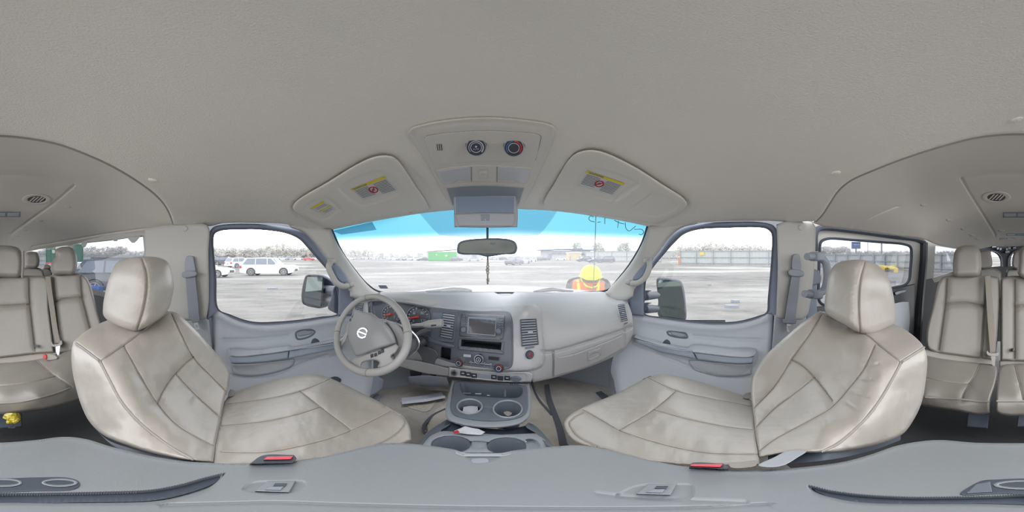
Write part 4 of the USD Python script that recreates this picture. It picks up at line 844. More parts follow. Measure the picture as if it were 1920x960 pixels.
th.add('lower_cover', Relief([(765, 706, 1), (800, 704), (838, 708, 1), (842, 722, 1), (800, 724), (768, 719, 1)], Off(DFw, -.6), t=.1, r=4, step=7), 'footwell')
th.add('brake_pedal', Relief(C((768, 694), (792, 694), (790, 706), (770, 706)), Off(DFw, -.4), t=.05, r=2, step=6), 'mat_black')
th.add('accelerator_pedal', Relief(C((806, 692), (818, 692), (818, 714), (808, 714)), Off(DFw, -.35), t=.05, r=2, step=6), 'mat_black')
th.add('foot_rest', Relief(C((684, 760), (706, 738), (716, 742), (698, 764)), Off(DF, -.05), t=.1, r=2, step=6), 'footwell'); th.build()
# kick panels and door sills in the footwells
th = Thing('trim_5', 'grey kick panel between the left door and the driver footwell', None, None, 'structure')
Dk = Field([(600, 690, 2.95), (660, 680, 3.05), (700, 740, 3.3), (640, 760, 2.85), (740, 700, 3.6)])
th.add('panel', Relief([(600, 690, 1), (640, 680), (680, 690, 1), (720, 712, 1), (715, 730), (690, 745), (672, 760, 1), (600, 760, 1)], Off(Dk, .02), t=.1, r=4, step=8, pads=[([(640, 712), (655, 700), (672, 706), (660, 730), (648, 735)], -.02, 5)]), 'door_pad')
th.add('speaker_vent', Relief([(618, 710), (630, 706), (640, 712), (634, 720), (622, 718)], Off(Dk, -.01), t=.02, r=1.5, step=4), 'bin_dark'); th.build()
th = Thing('trim_6', 'grey kick panel between the right door and the passenger footwell', None, None, 'structure')
Dk2 = Field([(1250, 690, 2.95), (1190, 670, 3.0), (1150, 720, 3.35), (1210, 760, 2.85), (1130, 690, 3.5)])
th.add('panel', Relief([(1290, 690, 1), (1240, 672), (1190, 655, 1), (1150, 668, 1), (1146, 700), (1160, 725), (1180, 745, 1), (1290, 760, 1)], Off(Dk2, .02), t=.1, r=4, step=8, grooves=[([(1168, 672), (1182, 678), (1188, 700), (1196, 718)], 3, -.02), ([(1180, 668), (1194, 680)], 3, -.015)]), 'door_grey')
th.add('speaker_vent', Relief([(1202, 712), (1212, 708), (1222, 704), (1218, 710), (1206, 716)], Off(Dk2, -.01), t=.02, r=1.5, step=4), 'bin_dark'); th.build()
single('tunnel_side', Relief(C((1140, 690), (1152, 668), (1152, 735), (1168, 745), (1165, 770), (1146, 745)), Off(Dk2, .1), t=.05, r=2, step=8), 'footwell', 'dark grey sill at the front of the passenger door', 'sill')

# ================================================================ dashboard
DD = Field([(670, 552, 3.06), (712, 549, 3.16), (960, 551, 3.32), (1140, 549, 3.16), (1175, 560, 2.98), (760, 562, 2.75), (870, 571, 2.66), (980, 570, 2.62), (850, 640, 2.62), (960, 640, 2.58), (1000, 700, 2.60), (850, 690, 2.66), (740, 640, 2.85), (700, 600, 2.95), (1010, 600, 2.62), (1060, 575, 2.85), (1120, 575, 2.9), (1050, 640, 2.66), (1110, 620, 2.72), (1180, 600, 2.86), (1186, 640, 2.9), (1100, 690, 2.85), (1030, 710, 2.72), (780, 690, 2.9), (800, 715, 2.95)])
th = Thing('dashboard', 'grey plastic dashboard spanning the van below the windscreen', 'dashboard')
fas = [(690, 566, 1), (720, 561), (760, 566), (800, 574), (850, 580), (900, 583), (945, 583), (955, 586), (960, 598), (962, 640), (961, 682), (957, 690), (945, 693), (911, 690), (855, 682), (825, 673), (812, 668), (796, 648), (770, 640), (720, 650), (694, 620, 1)]
dash = [(664, 553, 1), (680, 550), (712, 547, 1), (800, 547), (960, 548), (1100, 547), (1140, 546, 1), (1158, 548), (1172, 559), (1183, 582), (1187, 605), (1187, 625), (1180, 642), (1168, 658), (1108, 687), (1060, 702), (1037, 709), (1000, 717, 1), (995, 712), (850, 706), (790, 694), (740, 684), (700, 672), (672, 640), (660, 600), (660, 570)]
RD = Relief(dash, DD, t=.12, r=6, rr=.03, step=7, holes=[widen(fas, -5)], grooves=[([(1018, 660), (1037, 659), (1108, 639), (1165, 620), (1184, 613)], 2.5, .03), ([(1037, 658), (1038, 690), (1036, 709)], 1.6, .015), ([(1171, 619), (1173, 640), (1170, 657)], 1.6, .012), ([(800, 549), (940, 551), (1034, 551)], 1.5, .02), ([(663, 576), (700, 562), (740, 563), (800, 570), (870, 578), (940, 579)], 3, .02)],
            pads=[([(812, 571), (870, 574), (930, 571), (986, 568), (1004, 571), (1014, 582), (1018, 610), (1022, 662), (1021, 682), (1012, 691), (990, 697), (940, 698), (850, 692), (806, 682), (800, 620)], .03, 5), ([(1157, 567), (1166, 561), (1176, 566), (1184, 590), (1186, 606), (1168, 612), (1163, 600)], .012, 3)])
kd = th.add('dash_panel', RD, 'dash'); dd = RD.depth
th.add('glove_box_door', Relief([(1040, 661, 1), (1046, 668), (1062, 667), (1108, 652), (1160, 630), (1169, 624, 1), (1172, 652, 1), (1108, 685), (1039, 706, 1)], Off(DD, -.022), t=.03, r=3, step=7), 'dash_low', kd)
j = th.add('glove_box_handle', Relief(C((1102, 660), (1127, 652), (1127, 666), (1102, 678)), Off(DD, -.03), t=.02, r=1.5, step=5, pads=[([(1105, 667), (1124, 660), (1124, 665), (1105, 674)], -.012, 1.5)]), 'dash_low', kd)
th.add('airbag_mark', Relief(C((1088, 570), (1106, 568), (1106, 570), (1088, 572)), Off(dd, -.0015), t=.004, step=4), 'dash', kd)
# dark fascia round the instruments and radio
DI = Off(dd, -.012)
Rf = Relief(fas, DI, t=.03, r=3, rr=.008, step=6, holes=[C((828, 651), (845, 654), (844, 674), (827, 670)), C((866, 637), (940, 643), (938, 657), (865, 650))], pads=[([(697, 568), (725, 565), (770, 571), (806, 580), (808, 596), (800, 622), (760, 640), (715, 632), (700, 600)], -.05, 5)])
kf = th.add('fascia', Rf, 'dash_dark', label='dark grey fascia around instruments and radio'); fd = Rf.depth
def ell(u, v, a, b=None, n=18): b = b or a; return [(u + a * math.cos(t), v + b * math.sin(t)) for t in np.linspace(0, 2 * math.pi, n, endpoint=False)]
for u, v, a, b, na in ((734, 589, 18, 17, 2.8), (784, 594, 22, 20, 2.85), (765, 605, 5, 5, None)):
    X = frame(Off(fd, -.012), u, v)
    g = th.add('gauge_ring', Relief(ell(u, v, a * 1.02, b * 1.02), Off(fd, -.016), t=.012, r=1, holes=[ell(u, v, a * .95, b * .95)], step=4), 'belt_grey', kf)
    th.add('gauge_face', Relief(ell(u, v, a * .96, b * .96), Off(fd, -.006), t=.008, step=6), 'dash_face', kf)
    if na:
        for t in np.linspace(-1.25 * math.pi, .25 * math.pi, 14):
            c, s_ = math.cos(t), math.sin(t); p0 = (u + a * .72 * c, v + b * .72 * s_); p1 = (u + a * .88 * c, v + b * .88 * s_)
            n_ = (-s_ * .7, c * .7)
            th.add('dial_mark', Relief(C((p0[0] - n_[0], p0[1] - n_[1]), (p1[0] - n_[0], p1[1] - n_[1]), (p1[0] + n_[0], p1[1] + n_[1]), (p0[0] + n_[0], p0[1] + n_[1])), Off(fd, -.012), t=.003, step=4), 'dial_ink', kf)
        c, s_ = math.cos(na), math.sin(na)
        q = [(u, v), (u + a * .8 * c, v + b * .55 * s_)]
        th.add('needle', tube(P([q[0][0], q[1][0]], [q[0][1], q[1][1]], fd(q) - .02), [.007, .004], 6), 'needle', kf, 'red gauge needle')
        for i, dg in enumerate(('0', '40', '80', '120') if a > 20 else ('1', '3', '5', '7')):
            t = -1.25 * math.pi + i * (1.5 * math.pi / 3); m_ = meshkit.text_mesh(dg, .014, .001); m_.apply_translation([-.011, -.007, 0])
            th.add('numeral', put(m_, frame(Off(fd, -.012), u + a * .5 * math.cos(t), v + b * .5 * math.sin(t))), 'dial_ink', kf)
# divider trim and vents on the fascia
def vent(th, q4, D, n, sub, kb='dash_dark', slat='belt_grey'):
    a, b, c, d = [np.array(p, float) for p in q4]         # top-left, top-right, bottom-right, bottom-left
    g = lambda s_, t: tuple((a * (1 - s_) + b * s_) * (1 - t) + (d * (1 - s_) + c * s_) * t)
    fr = th.add('vent_frame', Relief(C(g(-.08, -.03), g(1.08, -.03), g(1.08, 1.03), g(-.08, 1.03)), Off(D, -.010), t=.014, r=1, holes=[C(g(0, 0), g(0, 1), g(1, 1), g(1, 0))], step=8), kb, sub)
    th.add('vent_duct', Relief(C(g(-.02, 0), g(1.02, 0), g(1.02, 1), g(-.02, 1)), Off(D, -.002), t=.003, step=10), 'dark', sub)
    for i in range(n):
        t = (i + .5) / n
        th.add('vent_slat', Relief(C(g(0, t - .36 / n), g(1, t - .36 / n), g(1, t + .26 / n), g(0, t + .26 / n)), Off(D, -.009), t=.006, step=14), slat, sub)
    th.add('vent_tab', Relief(C(g(.4, .47), g(.75, .47), g(.75, .54), g(.4, .54)), Off(D, -.016), t=.01, r=1, step=5), 'dial_ink', sub)
th.add('vent_surround', Relief([(810, 584, 1), (858, 586, 1), (852, 640), (850, 643, 1), (806, 640, 1)], Off(fd, -.008), t=.02, r=2, step=7), 'bin_grey', kf)
vent(th, [(831, 587), (853, 590), (847, 636), (826, 632)], Off(fd, -.012), 10, kf)
th.add('divider', Relief([(796, 628), (820, 639), (852, 648), (852, 651), (818, 645), (794, 632)], Off(fd, -.014), t=.02, r=1.5, step=4), 'bin_grey', kf)
th.add('storage_bin', well(spline(C((828, 651), (845, 654), (844, 674), (827, 670)), True, 4.), DI, (0, .07, -.01), .95), 'dark', kf)
vent(th, [(977, 600), (1004, 599), (1008, 645), (980, 648)], Off(dd, -.004), 10, kd)
th.add('vent_slider', Relief(C((985, 651), (1002, 649), (1002, 652), (985, 655)), Off(dd, -.008), t=.01, step=4), 'bin_grey', kd)
vent(th, [(1158, 572), (1170, 570), (1177, 600), (1165, 603)], Off(dd, -.004), 9, kd, 'dash')
th.add('vent_slider', Relief(C((1170, 606), (1177, 604), (1177, 606), (1171, 609)), Off(dd, -.008), t=.01, step=3), 'bin_grey', kd)
vent(th, [(668, 571), (681, 569), (678, 584), (666, 587)], Off(dd, -.012), 5, kd)
# radio
rad = th.add('radio', Relief([(866, 588, 1), (905, 589), (946, 592, 1), (945, 615), (943, 636, 1), (900, 634), (861, 630, 1), (863, 610)], Off(fd, -.010), t=.02, r=1.5, step=8), 'dash_face', kf)
th.add('radio_screen_frame', Relief(C((877, 594), (931, 597), (929, 630), (875, 626)), Off(fd, -.014), t=.008, r=1, step=8), 'belt_grey', kf)
th.add('radio_screen', Relief(C((880, 597), (929, 600), (927, 628), (878, 624)), Off(fd, -.017), t=.006, step=10), 'screen', kf, 'blank grey radio screen')
for i in range(5):
    for u0, dx in ((868, 0), (935, 0)):
        for k2 in (0, 1):
            u, v = u0 + k2 * 5, 592 + i * 4.6 + (2.6 if u0 > 900 else 0)
            th.add('radio_button', Relief(C((u, v), (u + 3.6, v + .2), (u + 3.6, v + 2.8), (u, v + 2.6)), Off(fd, -.014), t=.006, r=.6, step=4), 'bin_grey', kf)
def knob(th, D, u, v, r, h, sub, ring='chrome', core='dark', dots=None):
    X = frame(Off(DD, -.05), u, v); X[:3, 3] = at(D, u, v)
    th.add('knob', put(lathe([(0, h), (r * .72, h), (r * .8, h * .9), (r * .9, h * .3), (r * .98, 0), (0, 0)], 32), X), core, sub)
    th.add('knob_ring', put(ringm(r * .86, r * 1.02, 0, h * .75, 36), X), ring, sub)
    th.add('knob_dial', put(ringm(r * .42, r * .52, h, h + .001, 32), X), 'dial_ink', sub)
    return X
for u, v in ((869, 617), (935, 623)):
    th.add('radio_knob', put(lathe([(0, .016), (.011, .016), (.014, .012), (.015, 0), (0, 0)]), frame(Off(fd, -.014), u, v)), 'bin_grey', kf)
th.add('radio_slot', Relief(C((872, 631.5), (938, 635), (938, 637), (872, 633)), Off(fd, -.014), t=.006, step=8), 'bin_grey', kf)
th.add('slot_frame', Relief(C((860, 635), (945, 641), (943, 662), (859, 653)), Off(fd, -.012), t=.02, r=1, step=5, holes=[C((866, 637), (865, 650), (938, 657), (940, 643))]), 'dash_dark', kf)
th.add('open_slot', well(spline(C((866, 637), (940, 643), (938, 657), (865, 650)), True, 5.), Off(DI, -.01), (0, .12, 0), .93), 'dark', kf, 'empty open storage slot')
th.add('slot_lip', Relief(C((859, 652), (866, 649), (938, 656), (944, 662), (944, 664), (859, 655)), Off(fd, -.016), t=.015, r=1, step=5), 'dash_dark', kf)
th.add('climate_display', Relief(C((869, 664), (883, 665), (883, 670), (869, 669)), Off(fd, -.01), t=.006, step=5), 'dial_ink', kf)
th.add('climate_display', Relief(C((916, 668), (936, 670), (935, 676), (916, 674)), Off(fd, -.01), t=.006, step=5), 'black', kf)
for u, v, ds in ((864, 678, 'label_red'), (899, 672, None), (936, 688, 'red')):
    X = knob(th, Off(fd, -.010), u, v, .0235, .022, kf)
    if ds:
        a0 = np.linspace(-.6, 2.4, 16); th.add('temperature_mark', put(tube(np.c_[.0185 * np.cos(a0), .0185 * np.sin(a0), np.full(16, .0225)], .0011, 5), X), ds, kf)
        a0 = np.linspace(2.5, 5.5, 16); th.add('temperature_mark', put(tube(np.c_[.0185 * np.cos(a0), .0185 * np.sin(a0), np.full(16, .0225)], .0011, 5), X), 'blue_ink', kf)
    m_ = meshkit.text_mesh('▲' if 0 else 'A', .010, .001); m_.apply_translation([-.004, -.005, .0225]); th.add('knob_symbol', put(m_, X), 'dial_ink', kf) if u == 899 else None
q = spline([(880, 679), (905, 682), (922, 684)], False, 4.); th.add('slider_line', tube(P(q[:, 0], q[:, 1], fd(q) - .008), .0018, 5), 'dial_ink', kf)
for u, v in ((883, 677), (895, 679), (908, 680), (920, 682), (883, 682), (896, 684), (908, 686), (921, 687)):
    th.add('button_mark', Relief(C((u - 1.6, v - .7), (u + 1.6, v - .5), (u + 1.6, v + .6), (u - 1.6, v + .4)), Off(fd, -.012), t=.006, step=3), 'dial_ink', kf)
X = frame(Off(dd, -.006), 993, 665)
th.add('hazard_button', put(lathe([(0, .012), (.017, .012), (.021, .006), (.022, 0), (0, 0)]), X), 'bin_dark', kd)
tri = [np.array([.012 * math.cos(t), .012 * math.sin(t), .0125]) for t in np.linspace(math.pi / 2, math.pi / 2 + 2 * math.pi, 4)][:3]
th.add('hazard_triangle', put(tube(np.vstack([np.linspace(tri[i], tri[(i + 1) % 3], 5)[:-1] for i in range(3)]), .002, 5, True), X), 'red', kd, 'red hazard triangle')
# lower switch strip
Ds = Field([(842, 690, 2.62), (1000, 712, 2.58), (842, 708, 2.64), (990, 722, 2.6)])
st = th.add('switch_strip', Relief([(842, 688, 1), (870, 692), (940, 698), (992, 698), (999, 702), (996, 716, 1), (940, 716), (880, 710), (842, 706, 1)], Off(Ds, -.03), t=.06, r=3, step=6, pads=[([(846, 692), (880, 694), (940, 700), (984, 700), (988, 704), (985, 714), (930, 714), (870, 707), (846, 704)], -.006, 2)]), 'dash_low')
DS = Off(Ds, -.03)
for u, v in ((852, 698),):
    X = frame(DS, u, v); th.add('power_outlet', put(ringm(.010, .017, -.002, .010), X), 'chrome', st); th.add('outlet_hole', put(lathe([(0, .002), (.011, .002), (.011, 0), (0, 0)]), X), 'black', st)
X = frame(DS, 967, 710); th.add('outlet_cover', put(put(lathe([(0, .008), (.017, .008), (.020, .003), (.021, 0), (0, 0)]), np.diag([1.25, .8, 1, 1])), X), 'bin_grey', st)
for u, v in ((868, 700), (878, 702), (889, 704), (926, 707), (938, 709), (951, 709)):
    th.add('switch', Relief(C((u - 5, v - 4.5), (u + 5, v - 3.8), (u + 5, v + 4.5), (u - 5, v + 3.8)), Off(DS, -.008), t=.012, r=1, step=4), 'dark', st)
    if u != 938: th.add('switch_mark', Relief(C((u - 2.4, v - 1.2), (u + 2.4, v - .8), (u + 2.4, v + 1.2), (u - 2.4, v + .8)), Off(DS, -.0115), t=.004, step=3), 'dial_ink', st)
th.add('blank_label', Relief(C((898, 701), (917, 703), (917, 710), (898, 708)), Off(DS, -.003), t=.004, step=6), 'belt_grey', st)
th.add('lower_cover', Relief([(740, 672, 1), (780, 676), (842, 690, 1), (842, 705, 1), (800, 700), (760, 690), (730, 680, 1)], Off(DD, -.06), t=.08, r=4, step=7), 'dash_low')
th.add('column_cover', Relief([(778, 648), (800, 650), (818, 658), (822, 668), (816, 676), (812, 688), (802, 692), (796, 684), (790, 670)], Off(DD, -.05), t=.1, r=5, step=5), 'dash_dark')
X = frame(Off(DD, -.1), 792, 639); th.add('ignition', put(lathe([(0, .03), (.014, .03), (.022, .02), (.026, 0), (0, 0)]), X), 'dark')
th.add('ignition_key_slot', put(box(.004, .014, .004, (0, 0, .031)), X), 'silver'); th.build()

# ================================================================ steering column and wheel
th = Thing('steering_wheel', 'grey leather steering wheel with four spokes and a chrome emblem', 'steering wheel')
c0 = np.array([698, 627.5]); ts = np.linspace(0, 2 * math.pi, 72, endpoint=False)
A, B_, ph = 66.5, 71.5, 0.0
eu = c0[0] + A * np.cos(ts) + 3 * np.sin(2 * ts); ev = c0[1] + B_ * np.sin(ts) + 2.5 * np.cos(ts) * -1
DWh = Field([(632, 630, 2.42), (765, 625, 2.16), (698, 556, 2.42), (698, 699, 2.16)])
rimd = DWh(np.c_[eu, ev]); rr = .0155 * (1 + .18 * np.cos(ts - .7))
ring_p = P(eu, ev, rimd)
th.add('rim', tube(ring_p, rr, 14, True), 'wheel_leather')
for t in (4.62, 1.66, 0.02, 3.3):
    i = int(t / (2 * math.pi) * 72) % 72; th.add('rim_seam', tube(np.array([ring_p[i], ring_p[i] * .75 + ring_p[(i + 1) % 72] * .25]), rr[i] + .0005, 14), 'seam')
DH = Field([(660, 620, 2.36), (740, 640, 2.18), (690, 585, 2.32), (690, 665, 2.2), (695, 628, 2.2)])
hub = [(667, 580), (680, 584), (697, 587, 1), (712, 598), (726, 610), (738, 626), (743, 643, 1), (728, 649), (700, 658), (675, 667, 1), (667, 667), (660, 655), (653, 637), (651, 620), (656, 600), (662, 586)]
Rw = Relief(hub, DH, t=.08, r=6, rr=.02, step=5, grooves=[([(697, 587), (718, 612), (738, 640)], 5, .008)])
kh = th.add('hub', Rw, 'wheel_hub')
X = frame(Rw.depth, 682, 625, .014, -.25, .3)
th.add('emblem_ring', put(ringm(.0175, .0235, 0, .005, 36), X), 'chrome', kh, 'chrome ring emblem')
th.add('emblem_bar', put(rbox(.050, .010, .006, .002), X @ trimesh.transformations.translation_matrix([0, 0, .004])), 'chrome', kh, 'chrome bar across the emblem')
th.add('emblem_face', put(lathe([(0, .001), (.0175, .001), (.0175, 0), (0, 0)]), X), 'belt_grey', kh)
low = [(642, 678, 1), (655, 676), (675, 668), (722, 652), (742, 644, 1), (748, 650), (742, 662), (734, 668), (740, 676), (734, 684), (718, 692, 1), (708, 688), (711, 680), (704, 676), (690, 677), (678, 682), (676, 692), (662, 690, 1), (650, 688)]
Rl = Relief(low, Off(DH, .012), t=.05, r=4, rr=.015, step=5); kl = th.add('lower_spoke', Rl, 'wheel_leather')
for u, v in ((697, 667), (704, 665), (711, 661), (717, 658)):
    th.add('button', Relief(C((u - 2.8, v - 2), (u + 2, v - 4), (u + 3, v + 2), (u - 1.8, v + 4)), Off(Rl.depth, -.006), t=.01, r=.8, step=3), 'dark', kl)
left = [(632, 642, 1), (646, 628), (652, 608), (658, 594), (666, 582, 1), (672, 584), (664, 596), (658, 608), (654, 622), (650, 634), (640, 650), (632, 656, 1)]
Rs = Relief(left, Off(DH, .01), t=.05, r=3, rr=.012, step=5); kl = th.add('upper_spoke', Rs, 'wheel_leather')
for u, v in ((657, 600), (661, 594), (664, 589), (669, 586)):
    th.add('button', Relief(C((u - 1.6, v - 2.5), (u + 1.8, v - 3), (u + 1.6, v + 2), (u - 2, v + 2.5)), Off(Rs.depth, -.008), t=.01, r=.6, step=3), 'dark', kl)
th.add('right_spoke', Relief([(722, 600, 1), (740, 606), (752, 616), (758, 630), (762, 640, 1), (756, 664), (744, 680, 1), (738, 672), (744, 655), (744, 642), (736, 622)], Off(DH, .06), t=.05, r=3, rr=.012, step=5), 'wheel_leather')
q = spline([(716, 603), (740, 606), (756, 613), (772, 622), (783, 634), (786, 644), (782, 654), (770, 665), (758, 671)], False, 3.)
th.add('column_trim', tube(P(q[:, 0], q[:, 1], 2.5), .006, 8), 'chrome', label='bright chrome line behind the wheel')
th.add('column_shroud', Relief([(700, 600), (740, 604), (772, 622), (785, 640), (782, 655), (765, 668), (740, 670), (710, 650)], Field([(700, 600, 2.52), (780, 640, 2.55), (740, 670, 2.5)]), t=.25, r=8, rr=.04, step=6), 'dash_dark')
th.build()
th = Thing('gear_lever', 'silver column gear lever with ribbed end in front of the vent', 'lever')
DLv = Field([(770, 612, 2.45), (835, 606, 2.4), (800, 640, 2.45)])
pts = np.array([(772, 611), (790, 610), (797, 609)], float); th.add('stem', tube(P(pts[:, 0], pts[:, 1], DLv(pts)), [.009, .011, .014], 10), 'silver')
pts = np.array([(796, 609), (803, 608), (827, 606), (830, 606)], float); th.add('grip', tube(P(pts[:, 0], pts[:, 1], DLv(pts)), [.014, .019, .020, .017], 14), 'wheel_leather')
th.add('mode_button', Relief(C((808, 609), (818, 608), (818, 611), (808, 612)), Off(DLv, -.023), t=.01, r=.6, step=3), 'dark'); th.build()
th = Thing('wiper_stalk', 'dark wiper stalk below the gear lever', 'lever')
pts = np.array([(770, 634), (790, 622), (806, 617)], float); th.add('stem', tube(P(pts[:, 0], pts[:, 1], DLv(pts) + .06), [.007, .009, .010], 8), 'dash_dark'); th.build()

# ================================================================ centre console
th = Thing('cup_holder_console', 'grey front console with two round cup holders and a dark open tray', 'console')
DCo = Field([(846, 714, 2.62), (994, 716, 2.62), (840, 775, 2.12), (994, 775, 2.12), (918, 798, 1.98)])
inl = [(853, 714, 1), (920, 718), (986, 723, 1), (989, 745), (988, 768), (982, 778), (966, 785), (935, 789), (905, 789), (870, 784), (850, 777), (845, 765), (848, 740)]
RK = Relief([(848, 712, 1), (920, 716), (992, 718, 1), (995, 735), (996, 765), (992, 782), (978, 794), (950, 801), (915, 803), (880, 800), (850, 793), (838, 784), (835, 770), (840, 745)], DCo, t=.14, r=7, rr=.04, step=7, holes=[widen(inl, -3)])
kc = th.add('body', RK, 'console_grey'); Dk3 = Off(DCo, -.008)
cupL, cupR = ell(880.5, 762, 23.5, 13.5, 40), ell(952, 767, 27, 16, 40)
tray_o = [(864, 720), (880, 720), (930, 723), (974, 726), (979, 730), (977, 741), (970, 745), (946, 746), (900, 743), (872, 740), (866, 734)]
RI = Relief([(853, 714, 1), (920, 718), (986, 723, 1), (989, 745), (988, 768), (982, 778), (966, 785), (935, 789), (905, 789), (870, 784), (850, 777), (845, 765), (848, 740)], Dk3, t=.02, r=3, rr=.01, step=5,
            holes=[tray_o, cupL, cupR], pads=[([(902, 763), (928, 765), (924, 775), (900, 773)], -.015, 3)])
ki = th.add('inlay', RI, 'bin_grey', kc, 'dark grey inlay of the console')
th.add('tray_well', well(spline(tray_o, True, 3.), Dk3, (0, .05, -.08), .9), 'bin_grey', kc)
th.add('tray_divider', Relief(C((944, 730), (949, 730), (949, 744), (945, 744)), Off(Dk3, -.003), t=.05, r=1, step=4), 'bin_grey', kc)
for u, v, a, b in ((880.5, 762, 23.5, 13.5), (952, 767, 27, 16)):
    e = np.array(ell(u, v, a, b, 40)); th.add('cup_rim', tube(P(e[:, 0], e[:, 1], Dk3(e) - .002), .004, 6, True), 'console_grey', kc)
    th.add('cup_well', well(ell(u, v, a, b, 40), Dk3, (0, .03, -.075), .84), 'bin_grey', kc)
th.build()
single('paper_scrap', Relief(C((869, 763), (880, 761), (896, 762), (896, 774), (880, 776), (867, 774)), Off(DCo, .055), t=.008, step=4, wr=.01), 'paper', 'white paper scrap in the left front cup holder', 'paper')
single('leaf_scrap', Relief([(944, 773), (952, 771), (960, 775), (954, 780), (948, 778)], Off(DCo, .06), t=.01, step=3), 'carpet_tan', 'brown dry scrap in the right front cup holder', 'scrap')
for u, v, w_ in ((876, 737, 8), (897, 738, 6), (916, 741, 3)):
    single('tray_litter', Relief(C((u - w_, v - 1), (u + w_, v - .4), (u + w_ * .8, v + 1.2), (u - w_, v + 1)), Off(DCo, .09), t=.01, step=2), 'carpet_tan' if u < 890 else 'paper', {876: 'brown crumbs along the front of the open console tray', 897: 'white bit of litter in the open console tray', 916: 'small pale crumb near the tray divider'}[u], 'litter')

th = Thing('rear_cup_tray', 'low grey tray with two cup wells in front of the engine cover', 'console')
DQ = Field([(800, 812, 1.86), (1010, 812, 1.86), (785, 838, 1.66), (1040, 842, 1.64), (918, 850, 1.60)])
qL, qR = ell(846, 833, 36, 15, 40), ell(950, 836, 36, 15, 40)
RQ = Relief([(790, 838, 1), (806, 818), (826, 809), (870, 811), (940, 815), (1000, 814), (1016, 820), (1036, 838, 1), (1040, 850, 1), (780, 850, 1)], DQ, t=.10, r=5, rr=.03, step=5, pads=[([(984, 824), (1004, 824), (1014, 838), (990, 842)], -.05, 4), ([(880, 828), (918, 830), (912, 840), (882, 840)], -.03, 3)], holes=[qL, qR])
th.add('tray', RQ, 'console_grey')
for q_ in (qL, qR): th.add('cup_well', well(q_, DQ, (0, .02, -.07), .86), 'bin_grey')
th.add('side_wall', Relief([(782, 838, 1), (800, 812), (838, 786, 1), (846, 794), (824, 808), (806, 818), (792, 838, 1)], Field([(800, 812, 1.95), (840, 788, 2.2), (785, 838, 1.7)]), t=.1, r=3, step=5), 'bin_grey')
th.add('side_wall', Relief([(1040, 840, 1), (1016, 810), (1000, 796), (990, 793), (986, 800), (1010, 816), (1026, 836, 1)], Field([(1000, 800, 2.1), (1020, 815, 1.95), (1040, 840, 1.66)]), t=.1, r=3, step=5), 'bin_grey')
th.add('well_back', Relief(C((838, 788), (870, 800), (950, 806), (995, 796), (1012, 812), (940, 815), (826, 809)), Field([(838, 790, 2.12), (995, 800, 2.1), (918, 815, 2.0)]), t=.05, step=8), 'bin_dark')
th.build()
th = Thing('crumpled_bag', 'crumpled translucent plastic bag with red print behind the tray', 'bag')
th.add('bag', Relief(C((851, 808), (872, 799), (884, 802), (897, 804), (910, 810), (902, 816), (880, 815), (858, 812)), Field([(850, 808, 1.84), (910, 810, 1.84), (880, 818, 1.82)]), t=.03, r=1.5, step=3, wr=.04), 'plastic_bag')
th.add('red_print', Relief(C((849, 810), (858, 806), (862, 811), (852, 813)), Field([(850, 808, 1.82), (910, 810, 1.82), (880, 818, 1.80)]), t=.01, step=3), 'label_red', label='red printed corner')
th.build()
single('paper_scrap', Relief(C((960, 823), (984, 822), (988, 829), (976, 830), (962, 825)), Off(DQ, .03), t=.006, step=4, wr=.01), 'paper', 'white paper scrap in the right well of the low tray', 'paper')

# ================================================================ engine cover in the foreground
DE = Flat(-.55)
rim = [(-330, 832, 1), (0, 830), (67, 825), (120, 819), (160, 823), (207, 837), (267, 852), (333, 863), (400, 868), (500, 868), (567, 863), (633, 850), (687, 837), (723, 831), (773, 832), (853, 843), (873, 849), (940, 849), (960, 845), (1040, 837), (1090, 835), (1140, 843), (1207, 860), (1273, 873), (1330, 878), (1380, 881), (1447, 880), (1513, 875), (1580, 866), (1630, 853), (1680, 836), (1730, 827), (1763, 825), (1830, 830), (1920, 831), (2250, 832, 1), (2250, 1060, 1), (-330, 1060, 1)]
th = Thing('engine_cover', 'broad grey plastic engine cover across the foreground', 'cover')
gl_l = [(-330, 926), (0, 924), (100, 923), (200, 921), (287, 917), (340, 907), (390, 893), (428, 886), (420, 896), (395, 920), (340, 938), (290, 946), (150, 949), (0, 948), (-330, 948)]
gl_r = [(1513, 910), (1560, 919), (1613, 926), (1713, 931), (1820, 930), (2250, 928), (2250, 948), (1820, 950), (1613, 947), (1560, 938), (1522, 926)]
lat_l = [(452, 918), (470, 904), (520, 900), (575, 903), (570, 920), (520, 928), (470, 924)]
lat_r = [(1150, 932), (1190, 910), (1260, 906), (1300, 909), (1300, 932), (1220, 938)]
RE = Relief(rim, DE, t=.06, r=6, rr=.02, step=13, ost=7, grooves=[(rim[1:-2], 6, -.012), ([(300, 948), (420, 945), (520, 943), (640, 947), (900, 953), (1280, 953), (1440, 946)], 3, .014), ([(1120, 926), (1170, 932), (1280, 938), (1400, 942)], 4, .012)], pads=[(gl_l, -.035, 7), (gl_r, -.035, 7), (lat_l, -.012, 5), (lat_r, -.012, 5), ([(870, 852), (940, 852), (935, 862), (885, 866)], -.006, 4)])
ke = th.add('cover', RE, 'console_top')
th.add('groove_liner', Relief([(-330, 927), (0, 926), (100, 925), (200, 923), (287, 919), (340, 910), (390, 897), (422, 889), (400, 907), (340, 928), (290, 938), (150, 942), (-330, 942)], Off(DE, .026), t=.01, step=12, ost=6), 'bin_dark', ke, 'dark liner of the curved groove')
th.add('groove_liner', Relief([(1522, 915), (1560, 922), (1613, 930), (1713, 935), (1820, 934), (2250, 932), (2250, 942), (1820, 944), (1613, 942), (1560, 934)], Off(DE, .026), t=.01, step=12, ost=6), 'bin_dark', ke, 'dark liner of the curved groove')
q = spline([(300, 948), (420, 945), (520, 943), (640, 946), (900, 952), (1280, 952), (1440, 945), (1380, 940), (1290, 918)], False, 8.); 
